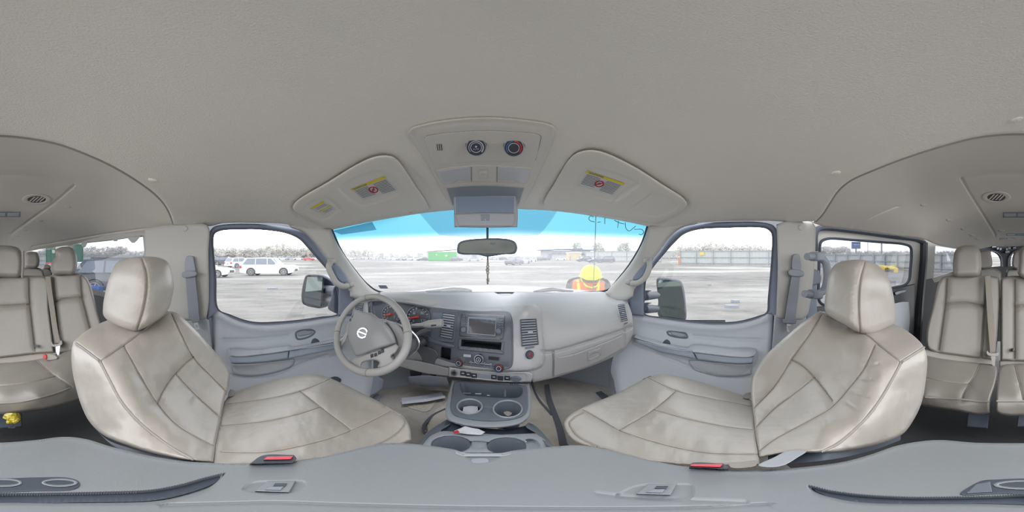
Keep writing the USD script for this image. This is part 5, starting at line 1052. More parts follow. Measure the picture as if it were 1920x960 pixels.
for u in (520, 1235):
    v = 911 if u == 520 else 916
    th.add('latch_plate', Relief(C((u - 42, v + 10), (u - 18, v - 9), (u + 34, v - 9), (u + 22, v + 12)), Off(DE, -.004), t=.02, r=3, step=6), 'console_top', ke)
    th.add('latch_slot', Relief(C((u - 4, v - 5), (u + 18, v - 5), (u + 14, v + 1), (u - 8, v)), Off(DE, -.008), t=.006, step=5), 'bin_dark', ke)
    th.add('latch_tab', Relief(C((u - 12, v + 1), (u + 12, v + 1), (u + 6, v + 8), (u - 24, v + 7)), Off(DE, -.010), t=.01, r=1.5, step=5), 'belt_grey', ke)
th.add('hinge_notch', Relief(C((853, 845), (875, 850), (940, 850), (960, 847), (957, 852), (940, 856), (872, 856), (855, 851)), Off(DE, -.006), t=.02, r=1, step=6), 'trim_lower', ke)
th.add('moulded_text', Relief([(884, 862), (915, 861), (916, 866), (886, 867)], Off(DE, -.001), t=.004, step=4), 'console_grey', ke)
th.build()
th = Thing('rear_cup_holder', 'dark cup holder insert with two pale oval wells at the lower left', 'cup holder')
th.add('insert', Relief([(-330, 897), (0, 897), (70, 895), (130, 896), (148, 903), (150, 910), (140, 917), (60, 921), (-330, 923)], Off(DE, -.006), t=.02, r=3, step=7), 'bin_dark')
for u in (8, 112): th.add('well', Relief(ell(u, 905, 34, 8), Off(DE, -.012), t=.014, r=3, step=6, pads=[(ell(u, 905, 30, 6), -.014, 4)]), 'console_top')
th.build()
th = Thing('rear_cup_holder', 'dark cup holder insert with a pale oval well at the lower right', 'cup holder')
th.add('insert', Relief([(1800, 926), (1822, 910), (1842, 901), (1870, 899), (1920, 897), (2250, 896), (2250, 924), (1880, 926)], Off(DE, -.006), t=.02, r=3, step=7), 'bin_dark')
th.add('rib_panel', Relief(C((1812, 925), (1830, 908), (1856, 903), (1860, 922)), Off(DE, -.010), t=.01, r=1, step=5), 'bin_grey')
th.add('well', Relief(ell(1920, 909, 58, 9), Off(DE, -.012), t=.014, r=3, step=6, pads=[(ell(1920, 909, 50, 7), -.014, 4)]), 'console_top'); th.build()

# ================================================================ overhead: console, screen, mirror, visors
DO = Off(DC, -.03)
th = Thing('overhead_console', 'beige overhead console with two rotary dials and map lamps', 'console')
RO = Relief([(764, 250), (770, 240), (790, 233), (846, 223), (906, 219), (966, 222), (1035, 234), (1043, 243), (1041, 256), (1018, 310), (991, 366), (975, 389, 1), (906, 389), (852, 391, 1), (836, 372), (816, 335), (790, 290)], DO, t=.05, r=6, rr=.028, step=7,
            grooves=[([(774, 252), (782, 244), (846, 231), (906, 228), (966, 231), (1028, 242), (1033, 252), (1010, 305), (980, 368)], 5, .008), ([(774, 252), (800, 296), (830, 340), (850, 375)], 5, .008)],
            pads=[([(836, 352, 1), (870, 348), (918, 347), (984, 351, 1), (973, 384, 1), (848, 386, 1)], -.02, 3)])
ko = th.add('housing', RO, 'console_beige'); od = RO.depth
th.add('dial_panel', Relief([(796, 259), (801, 255), (850, 248), (906, 245), (960, 247), (1009, 252), (1014, 256), (1012, 268), (1004, 300), (998, 305), (960, 303), (922, 302), (870, 305), (817, 309), (811, 304), (802, 280)], Off(DO, -.006), t=.012, r=1.5, rr=.004, step=8), 'console_beige', ko)
q = spline([(796, 259), (801, 255), (850, 248), (906, 245), (960, 247), (1009, 252), (1014, 256), (1012, 268), (1004, 300)], False, 5.); th.add('panel_gap', tube(P(q[:, 0], q[:, 1], DO(q) - .001), .0016, 5), 'bin_grey', ko)
for k2 in range(3):
    u = 818.5 + k2 * 4; th.add('slot', Relief(C((u, 270.5), (u + 1.6, 270), (u + 3.2, 282), (u + 1.8, 283)), Off(DO, -.0085), t=.004, step=3), 'dark', ko)
for u, v, rb in ((892.5, 272, False), (963.5, 273, True)):
    X = frame(Off(DO, -.012), u, v, 0, 0, .45)
    th.add('dial', put(lathe([(0, .020), (.032, .020), (.038, .017), (.042, .006), (.043, -.03), (0, -.03)], 40), X), 'dark', ko, 'dark rotary dial')
    th.add('dial_ring', put(ringm(.0375, .041, .008, .0172, 44), X), 'chrome', ko)
    th.add('inner_ring', put(ringm(.0205, .023, .020, .0212, 40), X), 'dial_ink', ko)
    a0 = np.linspace(-.7, 3.84, 30)
    if rb:
        a1 = a0[:15]; th.add('warm_arc', put(tube(np.c_[.0295 * np.cos(a1), .0295 * np.sin(a1), np.full(15, .0205)], .0028, 5), X), 'red', ko, 'red warm arc')
        a1 = a0[15:]; th.add('cool_arc', put(tube(np.c_[.0295 * np.cos(a1), .0295 * np.sin(a1), np.full(15, .0205)], .0028, 5), X), 'blue_ink', ko, 'blue cool arc')
    else:
        th.add('fan_arc', put(tube(np.c_[.029 * np.cos(a0), .029 * np.sin(a0), np.full(30, .0205)], np.linspace(.003, .0012, 30), 5), X), 'dial_ink', ko)
        m_ = meshkit.text_mesh('AUTO', .006, .001); m_.apply_translation([-m_.bounds[1][0] / 2, -.010, .0205]); th.add('dial_text', put(m_, X), 'dial_ink', ko)
        th.add('fan_symbol', put(lathe([(0, .0215), (.004, .0215), (.004, .02), (0, .02)]), X @ trimesh.transformations.translation_matrix([0, .004, 0])), 'dial_ink', ko)
th.add('lamp_bezel', Relief([(817, 319, 1), (850, 313), (906, 310), (960, 312), (998, 315, 1), (987, 344, 1), (960, 343), (906, 341), (870, 342), (830, 346, 1)], Off(DO, -.004), t=.01, r=1.5, rr=.004, step=7), 'console_beige', ko)
th.add('map_lamp', Relief([(820, 321, 1), (850, 316), (880, 313, 1), (884, 339, 1), (856, 340), (852, 343), (832, 344, 1)], Off(DO, -.008), t=.014, r=2.5, rr=.006, step=6), 'lamp_lens', ko, 'clear map lamp lens')
th.add('map_lamp', Relief([(935, 313, 1), (965, 314), (995, 317, 1), (985, 342, 1), (966, 341), (962, 339), (934, 338, 1)], Off(DO, -.008), t=.014, r=2.5, rr=.006, step=6), 'lamp_lens', ko, 'clear map lamp lens')
th.add('lamp_switch', Relief(C((899, 320), (915, 319), (915, 334), (900, 335)), Off(DO, -.016), t=.02, r=1.5, step=4, pads=[(C((901, 322), (913, 322), (913, 328), (901, 328)), .006, 1.5)]), 'console_beige', ko)
for u in (884, 932): th.add('panel_gap', Relief(C((u - .5, 313), (u + .5, 313), (u + .5, 341), (u - .5, 341)), Off(DO, -.0085), t=.004, step=5), 'bin_grey', ko)
th.add('recess', Relief(C((838, 353), (870, 349), (918, 348), (982, 352), (972, 384), (849, 384)), Off(DO, .012), t=.01, step=10), 'belt_grey', ko, 'grey recess behind the fold-down screen')
th.build()
th = Thing('fold_down_screen', 'grey fold-down screen hanging under the overhead console', 'screen')
DSn = Plane([0, 2.62, H + .2], [0, -1, .22])
th.add('housing', Relief([(850, 363, 1), (908, 362), (967, 363, 1), (971, 400), (970, 426, 1), (910, 427), (852, 426, 1), (851, 395)], DSn, t=.05, r=3, rr=.012, step=8), 'flap')
th.add('display', Relief(C((855, 368), (964, 369), (963, 399), (905, 398), (855, 399)), Off(DSn, -.004), t=.006, step=9), 'lcd_panel', label='dim blue-grey display glass')
th.add('display_shade', Relief(C((858, 361), (964, 361), (966, 366), (852, 366)), Off(DSn, -.012), t=.02, r=1.5, step=6), 'lamp_lens')
th.add('lower_lip', Relief([(853, 400, 1), (910, 398), (966, 399, 1), (967, 412), (962, 425, 1), (910, 425), (860, 425, 1), (855, 412)], Off(DSn, -.010), t=.02, r=4, rr=.014, step=7), 'flap')
th.add('thumb_recess', Relief(C((901, 402), (918, 402), (918, 414), (902, 414)), Off(DSn, -.012), t=.006, r=1, step=4), 'belt_grey')
th.add('led', put(lathe([(0, .004), (.003, .003), (.003, 0), (0, 0)], 12), frame(Off(DSn, -.012), 910, 412)), 'dial_ink'); th.build()
th = Thing('rear_view_mirror', 'dark rear-view mirror on a thin stem at the windscreen centre', 'mirror')
th.add('stem', tube(np.array([at(Field([(0, 0, 2.75), (1, 0, 2.75), (0, 1, 2.75)]), 914, v) for v in (418, 430, 448)]), .006, 8), 'mirror_shell')
DM = Field([(860, 462, 2.565), (967, 462, 2.56), (915, 480, 2.568)])
th.add('housing', Relief([(857, 466), (859, 457), (866, 452), (912, 447), (955, 449), (966, 454), (970, 464), (966, 475), (945, 477), (925, 480), (912, 481), (898, 478), (866, 477), (858, 474)], DM, t=.06, r=4, rr=.02, step=5), 'bin_grey')
th.add('mirror_glass', Relief([(861, 466), (863, 458), (868, 455), (912, 450), (953, 452), (962, 456), (966, 464), (962, 472), (910, 475), (868, 474), (862, 472)], Off(DM, -.008), t=.01, step=8), 'mirror_tint', smooth=False)
m_ = meshkit.text_mesh('NW', .012, .001); m_.apply_translation([-m_.bounds[1][0] / 2, 0, .011]); th.add('compass_digits', put(m_, frame(DM, 925, 459)), 'ink_green'); th.build()
th = Thing('hanging_ornament', 'twisted beige cord ornament hanging below the rear-view mirror', 'ornament')
zz = np.linspace(481, 533, 40); uu = 914.5 + 2.2 * np.sin(zz * .55) * np.clip((zz - 485) / 15, 0, 1) * np.clip((520 - zz) / 10, .2, 1)
th.add('cord', tube(P(uu, zz, 2.66), .0035, 6), 'ornament')
uu2 = 914.5 - 2.2 * np.sin(zz * .55) * np.clip((zz - 485) / 15, 0, 1) * np.clip((520 - zz) / 10, .2, 1)
th.add('cord', tube(P(uu2, zz, 2.66), .0035, 6), 'ornament')
th.add('bead', put(trimesh.creation.icosphere(2, .010), trimesh.transformations.translation_matrix(P(914, 506, 2.655))), 'ornament')
e = np.array([(912, 523), (917, 522), (917, 527), (913, 531)], float); th.add('clasp', tube(P(e[:, 0], e[:, 1], 2.66), .003, 6, True), 'silver'); th.build()

def visor(label, out, D, lab, small, pads, seam_l, clip):
    th = Thing('sun_visor', label, 'sun visor')
    R = Relief(out, D, t=.03, r=6, rr=.02, step=7, pads=pads, grooves=seam_l); kv = th.add('panel', R, 'visor'); vd = R.depth
    for k3, quad in enumerate([lab] + ([small] if small else [])):
        a, b, c, d = [np.array(p, float) for p in quad]
        g = lambda s_, t: tuple((a * (1 - s_) + b * s_) * (1 - t) + (d * (1 - s_) + c * s_) * t)
        kl = th.add('warning_label', Relief(C(g(0, 0), g(1, 0), g(1, 1), g(0, 1)), Off(vd, -.003), t=.004, step=9), 'label_white', kv, 'white printed warning label')
        if k3 == 0:
            th.add('label_header', Relief(C(g(0, 0), g(1, 0), g(1, .14), g(0, .14)), Off(vd, -.005), t=.003, step=9), 'label_yellow', kv)
            p0, p1, p2 = (at(Off(vd, -.0055), *g(*s_)) for s_ in ((.06, .12), (.6, .12), (.06, .02)))
            m_ = meshkit.text_mesh('WARNING', 1, .02); w_, h_ = m_.bounds[1][:2]; ex, ey = (p1 - p0) / w_ * .72, (p2 - p0) / h_
            ez = np.cross(ex, ey); ez /= np.linalg.norm(ez); X = np.eye(4); X[:3, 0], X[:3, 1], X[:3, 2], X[:3, 3] = ex, ey, ez * .03, p0; th.add('label_text', put(m_, X), 'label_ink', kv)
            rows = [(.05, .42, .22 + .085 * i) for i in range(8)] + [(.58, .95, .22 + .085 * i) for i in range(9)]
            ce = g(.47, .52); e = np.array([g(.47 + .10 * math.cos(t), .52 + .19 * math.sin(t)) for t in np.linspace(0, 2 * math.pi, 24, endpoint=False)])
            th.add('prohibition_ring', tube(P(e[:, 0], e[:, 1], vd(e) - .005), .003, 5, True), 'label_red', kv, 'red ring of a prohibition sign')
            e2 = np.array([e[9], e[21]]); th.add('prohibition_bar', tube(P(e2[:, 0], e2[:, 1], vd(e2) - .006), .0026, 5), 'label_red', kv)
            e3 = np.array([g(.47 + .04 * math.cos(t), .52 + .08 * math.sin(t)) for t in np.linspace(0, 2 * math.pi, 10, endpoint=False)]); th.add('pictogram', Relief([tuple(p) for p in e3], Off(vd, -.0055), t=.003, step=3), 'label_ink', kv)
        else:
            th.add('label_header', Relief(C(g(0, 0), g(1, 0), g(1, .14), g(0, .14)), Off(vd, -.005), t=.003, step=5), 'label_yellow', kv)
            th.add('label_header', Relief(C(g(.1, .55), g(1, .55), g(1, .64), g(.1, .64)), Off(vd, -.005), t=.003, step=5), 'label_yellow', kv)
            rows = [(.2, .9, .25), (.2, .9, .36), (.25, .9, .75), (.25, .8, .86)]
        for s0, s1, t in rows:
            if k3 == 0 and t > .96: continue
            th.add('text_line', Relief(C(g(s0, t - .016), g(s1, t - .016), g(s1, t + .016), g(s0, t + .016)), Off(vd, -.005), t=.003, step=14), 'label_ink', kv)
    th.add('pivot_clip', Relief(clip, Off(DC, -.03), t=.04, r=2.5, step=4, ost=3), 'bin_grey', label='dark visor clip')
    th.build()
DVl = Off(DC, -.035)
visor('left sun visor with two printed warning labels', [(549, 388), (556, 377), (615, 341), (671, 307), (698, 295), (720, 291), (737, 294), (749, 304), (780, 350), (801, 382), (803, 391), (770, 400), (699, 411), (634, 425), (607, 426), (588, 417), (553, 396)], DVl,
      [(657, 355), (722, 330), (747, 357), (681, 376)], [(581, 391), (606, 377), (631, 391), (606, 404)],
      [([(634, 352), (680, 326), (715, 318), (728, 323), (754, 356), (748, 366), (680, 388), (668, 383)], -.012, 5), ([(566, 392), (607, 368), (640, 388), (606, 414)], -.010, 5)], [([(634, 352), (665, 380), (680, 390)], 3, .006), ([(612, 370), (640, 395)], 3, .006)], [(758, 394), (764, 390), (770, 390), (776, 394), (774, 398), (762, 399)])
DVr = Off(DC, -.035)
visor('right sun visor with one large printed warning label', [(1019, 384), (1042, 340), (1066, 300), (1081, 287), (1105, 281), (1131, 285), (1187, 311), (1244, 347), (1282, 372), (1288, 382), (1280, 394), (1258, 408), (1236, 418), (1225, 419), (1187, 413), (1112, 400), (1030, 391)], DVr,
      [(1101, 320), (1172, 344), (1150, 367), (1082, 348)], None,
      [([(1076, 346), (1096, 318), (1110, 312), (1200, 345), (1185, 360), (1155, 378), (1082, 358)], -.012, 5), ([(1228, 362), (1275, 384), (1232, 408), (1186, 393)], -.008, 4)], [([(1196, 345), (1168, 362), (1151, 380)], 3, .006), ([(1226, 361), (1184, 391)], 2, .006)], [(1050, 388), (1056, 384), (1064, 384), (1072, 389), (1066, 392), (1054, 392)])

# ================================================================ outside: cars
def hull(pts): return trimesh.Trimesh(np.array(pts, float)).convex_hull
def car_parts(L, W, HT, kind):
    """A parked car along x, nose to +x, wheels on z = 0. Returns [(name, mesh, material key, sub)]."""
    o = []; g = .2; belt = HT * (.58 if kind != 'sedan' else .62); wr = .36 if kind != 'sedan' else .32
    w = W / 2
    def loft(prof, ws):
        n = len(prof); V, Fc = [], []
        for s_ in (-1, 1):
            for (px_, pz), ww in zip(prof, ws): V.append((px_, s_ * ww, pz))
        for i in range(n):
            j = (i + 1) % n; Fc += [[i, j, n + j], [i, n + j, n + i]]
        m = trimesh.Trimesh(V, Fc, process=False)
        t = trimesh.creation.triangulate_polygon(Polygon(prof), engine='earcut')
        c0 = cKDTree(np.array(prof)); mp = c0.query(t[0])[1]; f = mp[t[1]]
        m2 = trimesh.Trimesh(np.array(V), np.vstack([Fc, f, f[:, ::-1] + n]), process=False); m2.fix_normals(); return m2
    h = L / 2; wf, wb = h * .62, -h * .58
    arch = lambda cx: [(cx + (wr + .06) * math.cos(t), wr + (wr + .06) * math.sin(t)) for t in np.linspace(math.pi, 0, 9)]
    low = [(-h, .45), (-h + .06, g + .1)] + [(wb - wr - .06, g)] + arch(wb) + [(wb + wr + .06, g), (wf - wr - .06, g)] + arch(wf) + [(wf + wr + .06, g), (h - .1, g + .08), (h, .5), (h - .05, belt * (.78 if kind == 'sedan' else .86)), (h - .45, belt * (.93 if kind == 'sedan' else .975)), (h * .42, belt), (-h * .75, belt * 1.02), (-h + .05, belt * (.98 if kind == 'sedan' else 1.0))]
    wid = [w * (.93 if abs(p[0]) > h * .9 else 1.) * (1. if p[1] < belt * .9 else .97) for p in low]
    o.append(('body', loft(low, wid), 'paint', None))
    if kind == 'sedan': cab = [(h * .40, belt), (h * .08, HT * .985), (-h * .25, HT), (-h * .45, HT * .97), (-h * .78, belt)]
    else: cab = [(h * .44, belt), (h * .17, HT * .97), (-h * .1, HT), (-h * .8, HT * .97), (-h * .97, belt)]
    cw = [w * .95 if p[1] <= belt + .01 else w * .78 for p in cab]
    o.append(('cabin', loft(cab, cw), 'paint', None)); kc = 1
    # side windows, windscreen and rear window as glass slabs
    def slab4(a, b, c, d, n, t=.015):
        a, b, c, d, n = [np.array(q, float) for q in (a, b, c, d, n)]
        return hull([p + n * s_ for p in (a, b, c, d) for s_ in (-t, t)])
    top, bot = HT * .93, belt + .05
    xf0, xf1 = cab[0][0], cab[1][0]; xr0, xr1 = cab[-1][0], cab[-2][0]
    lx = lambda z, a, b: a + (b - a) * (z - belt) / (HT - belt)
    wz = lambda z: (w * .95 + (w * .78 - w * .95) * (z - belt) / (HT - belt)) + .004
    cuts = [lx(bot, xf0, xf1) - .12, .05, -h * .42, lx(bot, xr0, xr1) + .15]
    ctop = [lx(top, xf0, xf1) - .15, 0., -h * .42, lx(top, xr0, xr1) + .2]
    for s_ in (-1, 1):
        for i in range(3):
            o.append(('side_window', slab4((cuts[i] - .04, s_ * wz(bot), bot), (cuts[i + 1] + .04, s_ * wz(bot), bot), (ctop[i + 1] + .04, s_ * wz(top), top), (ctop[i] - .04, s_ * wz(top), top), (0, s_, 0)), 'car_glass', 1))
        o.append(('door_mirror', hull([(cuts[0] - .1 + a, s_ * (w + .02 + b), belt + .02 + c) for a in (0, .14) for b in (-.03, .13) for c in (0, .14)]), 'paint', 0))
        o.append(('headlight', hull([(h - .05 - a, s_ * (w * .92 - b), belt * .72 - c) for a in (0, .35) for b in (0, .28) for c in (0, .12)]), 'lamp_clear', 0))
        o.append(('tail_light', hull([(-h + .0 + a, s_ * (w * .95 - b), belt * .92 - c) for a in (0, .18) for b in (0, .22) for c in (0, .22)]), 'lamp_red', 0))
        for cx in (wf, wb):
            X = trimesh.transformations.rotation_matrix(-s_ * math.pi / 2, [1, 0, 0]); X[:3, 3] = (cx, s_ * (w - .10), wr)
            o.append(('wheel', put(lathe([(0, -.1), (wr * .9, -.1), (wr, -.07), (wr, .09), (wr * .92, .115), (wr * .68, .115), (wr * .66, .09), (0, .09)], 20), X), 'tyre', None)); kk = len(o) - 1
            o.append(('wheel_rim', put(cat(lathe([(0, .115), (.06, .12), (.06, .09), (0, .09)], 10), ringm(wr * .58, wr * .68, .09, .12, 20), *[put(box(wr * .62, .05, .03, (wr * .33, 0, .1)), trimesh.transformations.rotation_matrix(k_ * 2 * math.pi / 5, [0, 0, 1])) for k_ in range(5)]), X), 'alloy', kk))
    f = lambda z, o_: (lx(z, xf0, xf1) + o_)
    o.append(('windscreen', slab4((f(bot, .01), -wz(bot) * .86, bot), (f(bot, .01), wz(bot) * .86, bot), (f(top, .01), wz(top) * .9, top), (f(top, .01), -wz(top) * .9, top), (.7, 0, .7)), 'car_glass', 1))
    r = lambda z: lx(z, xr0, xr1) - .01
    o.append(('rear_window', slab4((r(bot), -wz(bot) * .86, bot), (r(bot), wz(bot) * .86, bot), (r(top), wz(top) * .86, top), (r(top), -wz(top) * .86, top), (-.7, 0, .7)), 'car_glass', 1))
    o.append(('grille', hull([(h - a, b, .62 - c) for a in (-.005, .1) for b in (-.5, .5) for c in (0, .2)]), 'tyre', 0))
    o.append(('number_plate', hull([(-h - .01 + a, b, .72 - c) for a in (0, .04) for b in (-.26, .26) for c in (0, .13)]), 'alloy', 0))
    if kind == 'suv':
        for s_ in (-1, 1): o.append(('roof_rail', hull([(a, s_ * w * .68 + b, HT + c) for a in (-h * .7, h * .05) for b in (-.02, .02) for c in (-.02, .05)]), 'tyre', None))
    return o
PROTO = {}
SIZES = {'suv': (5.0, 1.95, 1.78), 'crossover': (4.6, 1.85, 1.66), 'sedan': (4.85, 1.85, 1.46)}
def car(kind, paint, u, v, rz, label, group=None, name=None):
    loc = G(u, v); key = (kind, paint); name = name or {'suv': 'parked_suv', 'crossover': 'parked_crossover', 'sedan': 'parked_sedan'}[kind]
    if key in PROTO:
        dup(PROTO[key], name, loc, rz, label, 'car', group); return
    th = Thing(name, label, 'car', group); mp = {}
    for i, (n, m, k, sub) in enumerate(car_parts(*SIZES[kind], kind)):
        mp[i] = th.add(n, m, paint if k == 'paint' else k, None if sub is None else mp[sub], smooth=30)
    th.build(loc, rz); PROTO[key] = th.path
# seen through the driver's window
car('suv', 'paint_white', 506, 516, 8, 'white SUV side-on in the middle of the driver’s window', None)
car('crossover', 'paint_white', 452, 502, 62, 'white crossover just behind the large white SUV')
car('suv', 'paint_dark', 424, 497, 15, 'dark SUV at the far left of the driver’s window')
car('sedan', 'paint_white', 380, 520, 10, 'white car cut by the left edge of the driver’s window')
car('sedan', 'paint_red', 579, 488.5, 12, 'red sedan in the far row left of the white pillar')
far = 'cars in the far row along the lot edge'
for i, (u, v, k, p, rz) in enumerate([(404, 489, 'crossover', 'paint_silver', 20), (530, 487.5, 'sedan', 'paint_white', 25), (546, 487.5, 'crossover', 'paint_silver', 30), (560, 487.5, 'sedan', 'paint_white', 20), (592, 488, 'sedan', 'paint_white', 15), (604, 488, 'crossover', 'paint_silver', 20), (482, 487, 'crossover', 'paint_silver', 20)]):
    car(k, p, u, v, rz, 'small pale car in the far row beyond the driver’s window', far)
wl = 'small hazy car in the far row left of the green container'
for i, (u, v, k, p, rz) in enumerate([(657, 487, 'sedan', 'paint_white', 30), (672, 486.5, 'sedan', 'paint_silver', 25), (686, 486, 'crossover', 'paint_white', 35), (700, 486, 'sedan', 'paint_white', 20), (714, 485.6, 'sedan', 'paint_silver', 20), (726, 485.6, 'crossover', 'paint_white', 25), (738, 487.3, 'sedan', 'paint_white', 205), (765, 488, 'suv', 'paint_silver', 215), (752, 488, 'crossover', 'paint_silver', 215)]):
    car(k, p, u, v, rz, wl, 'cars left of the green container')
car('sedan', 'paint_dark', 793, 489, 215, 'dark car touching the left end of the green container')
car('crossover', 'paint_white', 778, 488.6, 210, 'white car second from the green container on its left')
car('crossover', 'paint_dark', 856, 489.6, 15, 'dark car at the right end of the green container')
car('sedan', 'paint_silver', 888, 490, 8, 'silver sedan side-on below the rear-view mirror')
car('crossover', 'paint_silver', 925, 487, 40, 'silver car under the right half of the rear-view mirror', None)
car('sedan', 'paint_white', 908, 487, 20, 'white car beside the hanging ornament')
car('crossover', 'paint_dark', 943, 487.5, 60, 'dark car just left of the black front-on SUV')
car('suv', 'paint_dark', 963, 497, 245, 'large dark SUV facing the van right of the rear-view mirror')
car('suv', 'paint_silver', 980, 494.5, 240, 'grey SUV behind the large dark SUV')
car('crossover', 'paint_white', 996, 491, 240, 'white car between the grey SUV and the dark far cars')
for u in (1007, 1016, 1024): car('crossover', 'paint_dark', u, 489 - (u - 1007) * .06, 235, 'dark car in the short row left of the blue-roofed building', 'dark cars left of the blue-roofed building')
car('sedan', 'paint_white', 1052, 488, 175, 'white car parked in front of the low pale building')
car('suv', 'paint_dark', 1095, 490.5, 195, 'dark SUV left of two other dark cars by the fence')
car('sedan', 'paint_dark', 1117, 492.5, 200, 'dark sedan between two dark SUVs by the fence')
car('suv', 'paint_dark', 1136, 493, 170, 'dark SUV at the right of the three dark cars by the fence')
for u in (1247, 1262, 1270): car('sedan', 'paint_silver', u, 484.5, 20, 'small grey car beyond the left end of the right-hand fence', 'cars beyond the right-hand fence')
# seen through the rear side window on the left
car('sedan', 'paint_white', 166, 527, -42, 'white sedan behind the second rear headrest')
car('suv', 'paint_charcoal', 258, 549, 12, 'large dark SUV with red tail light in the rear left window')
car('crossover', 'paint_silver', 235, 490, 10, 'pale car roof behind the large dark SUV')
th = Thing('storage_bin', 'bright blue plastic bin on the ground below the dark SUV', 'bin')
p = G(179, 553); bw = .95
th.add('bin_body', hull([(a * (.21 if c < .1 else .25), b * (.17 if c < .1 else .2), c) for a in (-1, 1) for b in (-1, 1) for c in (0, .40)]), 'blue_bin'); th.add('bin_rim', cat(*[box(.54, .03, .04, (0, s_ * .2, .40)) for s_ in (-1, 1)], *[box(.03, .42, .04, (s_ * .255, 0, .40)) for s_ in (-1, 1)]), 'blue_bin'); th.build(p, 12)

# green container and other boxes
def container(u, v, L, W, Hh, rz, m, name, label, c2):
    th = Thing(name, label, 'container'); k = th.add('shell', box(L, W, Hh - .2, (0, 0, Hh / 2 + .05)), m, smooth=False)
    n = int(L / .6)
    for i in range(n + 1): th.add('rib', cat(*[box(.09, .08, Hh - .25, (-L / 2 + i * L / n, s_ * W / 2, Hh / 2 + .05)) for s_ in (-1, 1)]), m, k, smooth=False)
    th.add('top_rail', cat(*[box(L + .1, .12, .16, (0, s_ * W / 2, Hh)) for s_ in (-1, 1)], *[box(.12, W, .16, (s_ * L / 2, 0, Hh)) for s_ in (-1, 1)]), m, smooth=False)
    th.add('skid', cat(*[box(L, .15, .15, (0, s_ * W * .35, .075)) for s_ in (-1, 1)]), c2, smooth=False)
    th.add('sticker', box(.9, .03, .6, (L * .15, -W / 2 - .06, Hh * .62)), 'label_white', smooth=False); th.add('sticker', box(.4, .03, .5, (-L * .2, -W / 2 - .06, Hh * .7)), 'label_white', smooth=False)
    th.build(G(u, v) + np.array([0, W / 2, 0]), rz)
container(829, 489.3, 10.6, 2.6, 3.3, 0, 'green_steel', 'waste_container', 'long bright green steel container in the far car row', 'green_dark')
container(109, 503, 3.6, 2.4, 3.7, 5, 'green_dark', 'waste_container', 'dark green steel box seen between the rear headrests at left', 'green_dark')
container(98, 512, 1.2, 1.2, 1.1, 10, 'paint_red', 'red_crate', 'red box below the dark green steel box', 'tyre')

# fences: posts, rails and corrugated sheets
def fence(label, pts, top, bays, group=None):
    th = Thing('fence', label, 'fence'); g = [G(u, v) for u, v in pts]; org = g[0]
    for (a, b), n in zip(zip(g[:-1], g[1:]), bays):
        d = b - a; Ln = np.linalg.norm(d); yaw = math.atan2(d[1], d[0]); nrm = np.array([math.sin(yaw), -math.cos(yaw), 0])
        if nrm @ (-a) < 0: nrm = -nrm
        R = trimesh.transformations.rotation_matrix(yaw, [0, 0, 1])
        for i in range(n):
            c = a + d * (i + .5) / n; w_ = Ln / n; k_ = 10
            prof = np.array([((j / k_ - .5) * w_, (.05 if j % 2 else -.05)) for j in range(k_ + 1)])
            poly = Polygon(np.vstack([prof + [0, .012], prof[::-1] - [0, .012]])); m = trimesh.creation.extrude_polygon(poly, top - .15, engine='earcut'); m.apply_transform(R); m.apply_translation(c + [0, 0, .15])
            th.add('sheet', m, 'fence_sheet', smooth=False)
        for i in range(n + 1): m = box(.14, .14, top + .15); m.apply_transform(R); m.apply_translation(a + d * i / n + nrm * .16 + [0, 0, top / 2 + .07]); th.add('post', m, 'fence_rail', smooth=False)
        for z in (.35, top * .52, top - .12): m = box(Ln, .07, .13); m.apply_transform(R); m.apply_translation((a + b) / 2 + nrm * .12 + [0, 0, z]); th.add('rail', m, 'fence_rail', smooth=False)
    th.build()
fence('pale corrugated metal fence across the passenger window', [(1276, 496), (1480, 498.5)], 3.05, [6])
fence('pale corrugated fence right of the three dark cars in the windscreen', [(1098, 490), (1240, 492.5)], 3.4, [5])
fence('pale corrugated fence behind the sliding door window', [(1525, 501), (1640, 504), (1800, 511)], 2.2, [5, 6])
fence('pale corrugated fence behind the left rear windows', [(40, 500), (150, 498), (300, 497)], 2.1, [4, 6])
th = Thing('marker_post', 'orange marker post at the left end of the pale fence', 'post')
th.add('post', lathe([(0, 0), (.28, 0), (.28, .05), (.13, .06), (.11, 2.4), (0, 2.42)], 14), 'cone_orange'); th.add('band', ringm(.115, .125, 1.6, 1.9, 14), 'label_white'); th.build(G(1273, 497))
th = Thing('lot_sign', 'small yellow notice on the pale fence in the passenger window', 'sign'); p = G(1315, 496.5)
th.add('board', box(.9, .05, .6, (0, 0, 2.4)), 'yellow_paint', smooth=False); th.add('bracket', box(.06, .2, .5, (0, .1, 2.4)), 'fence_rail', smooth=False); th.build(p + np.array([0, -.35, 0]))

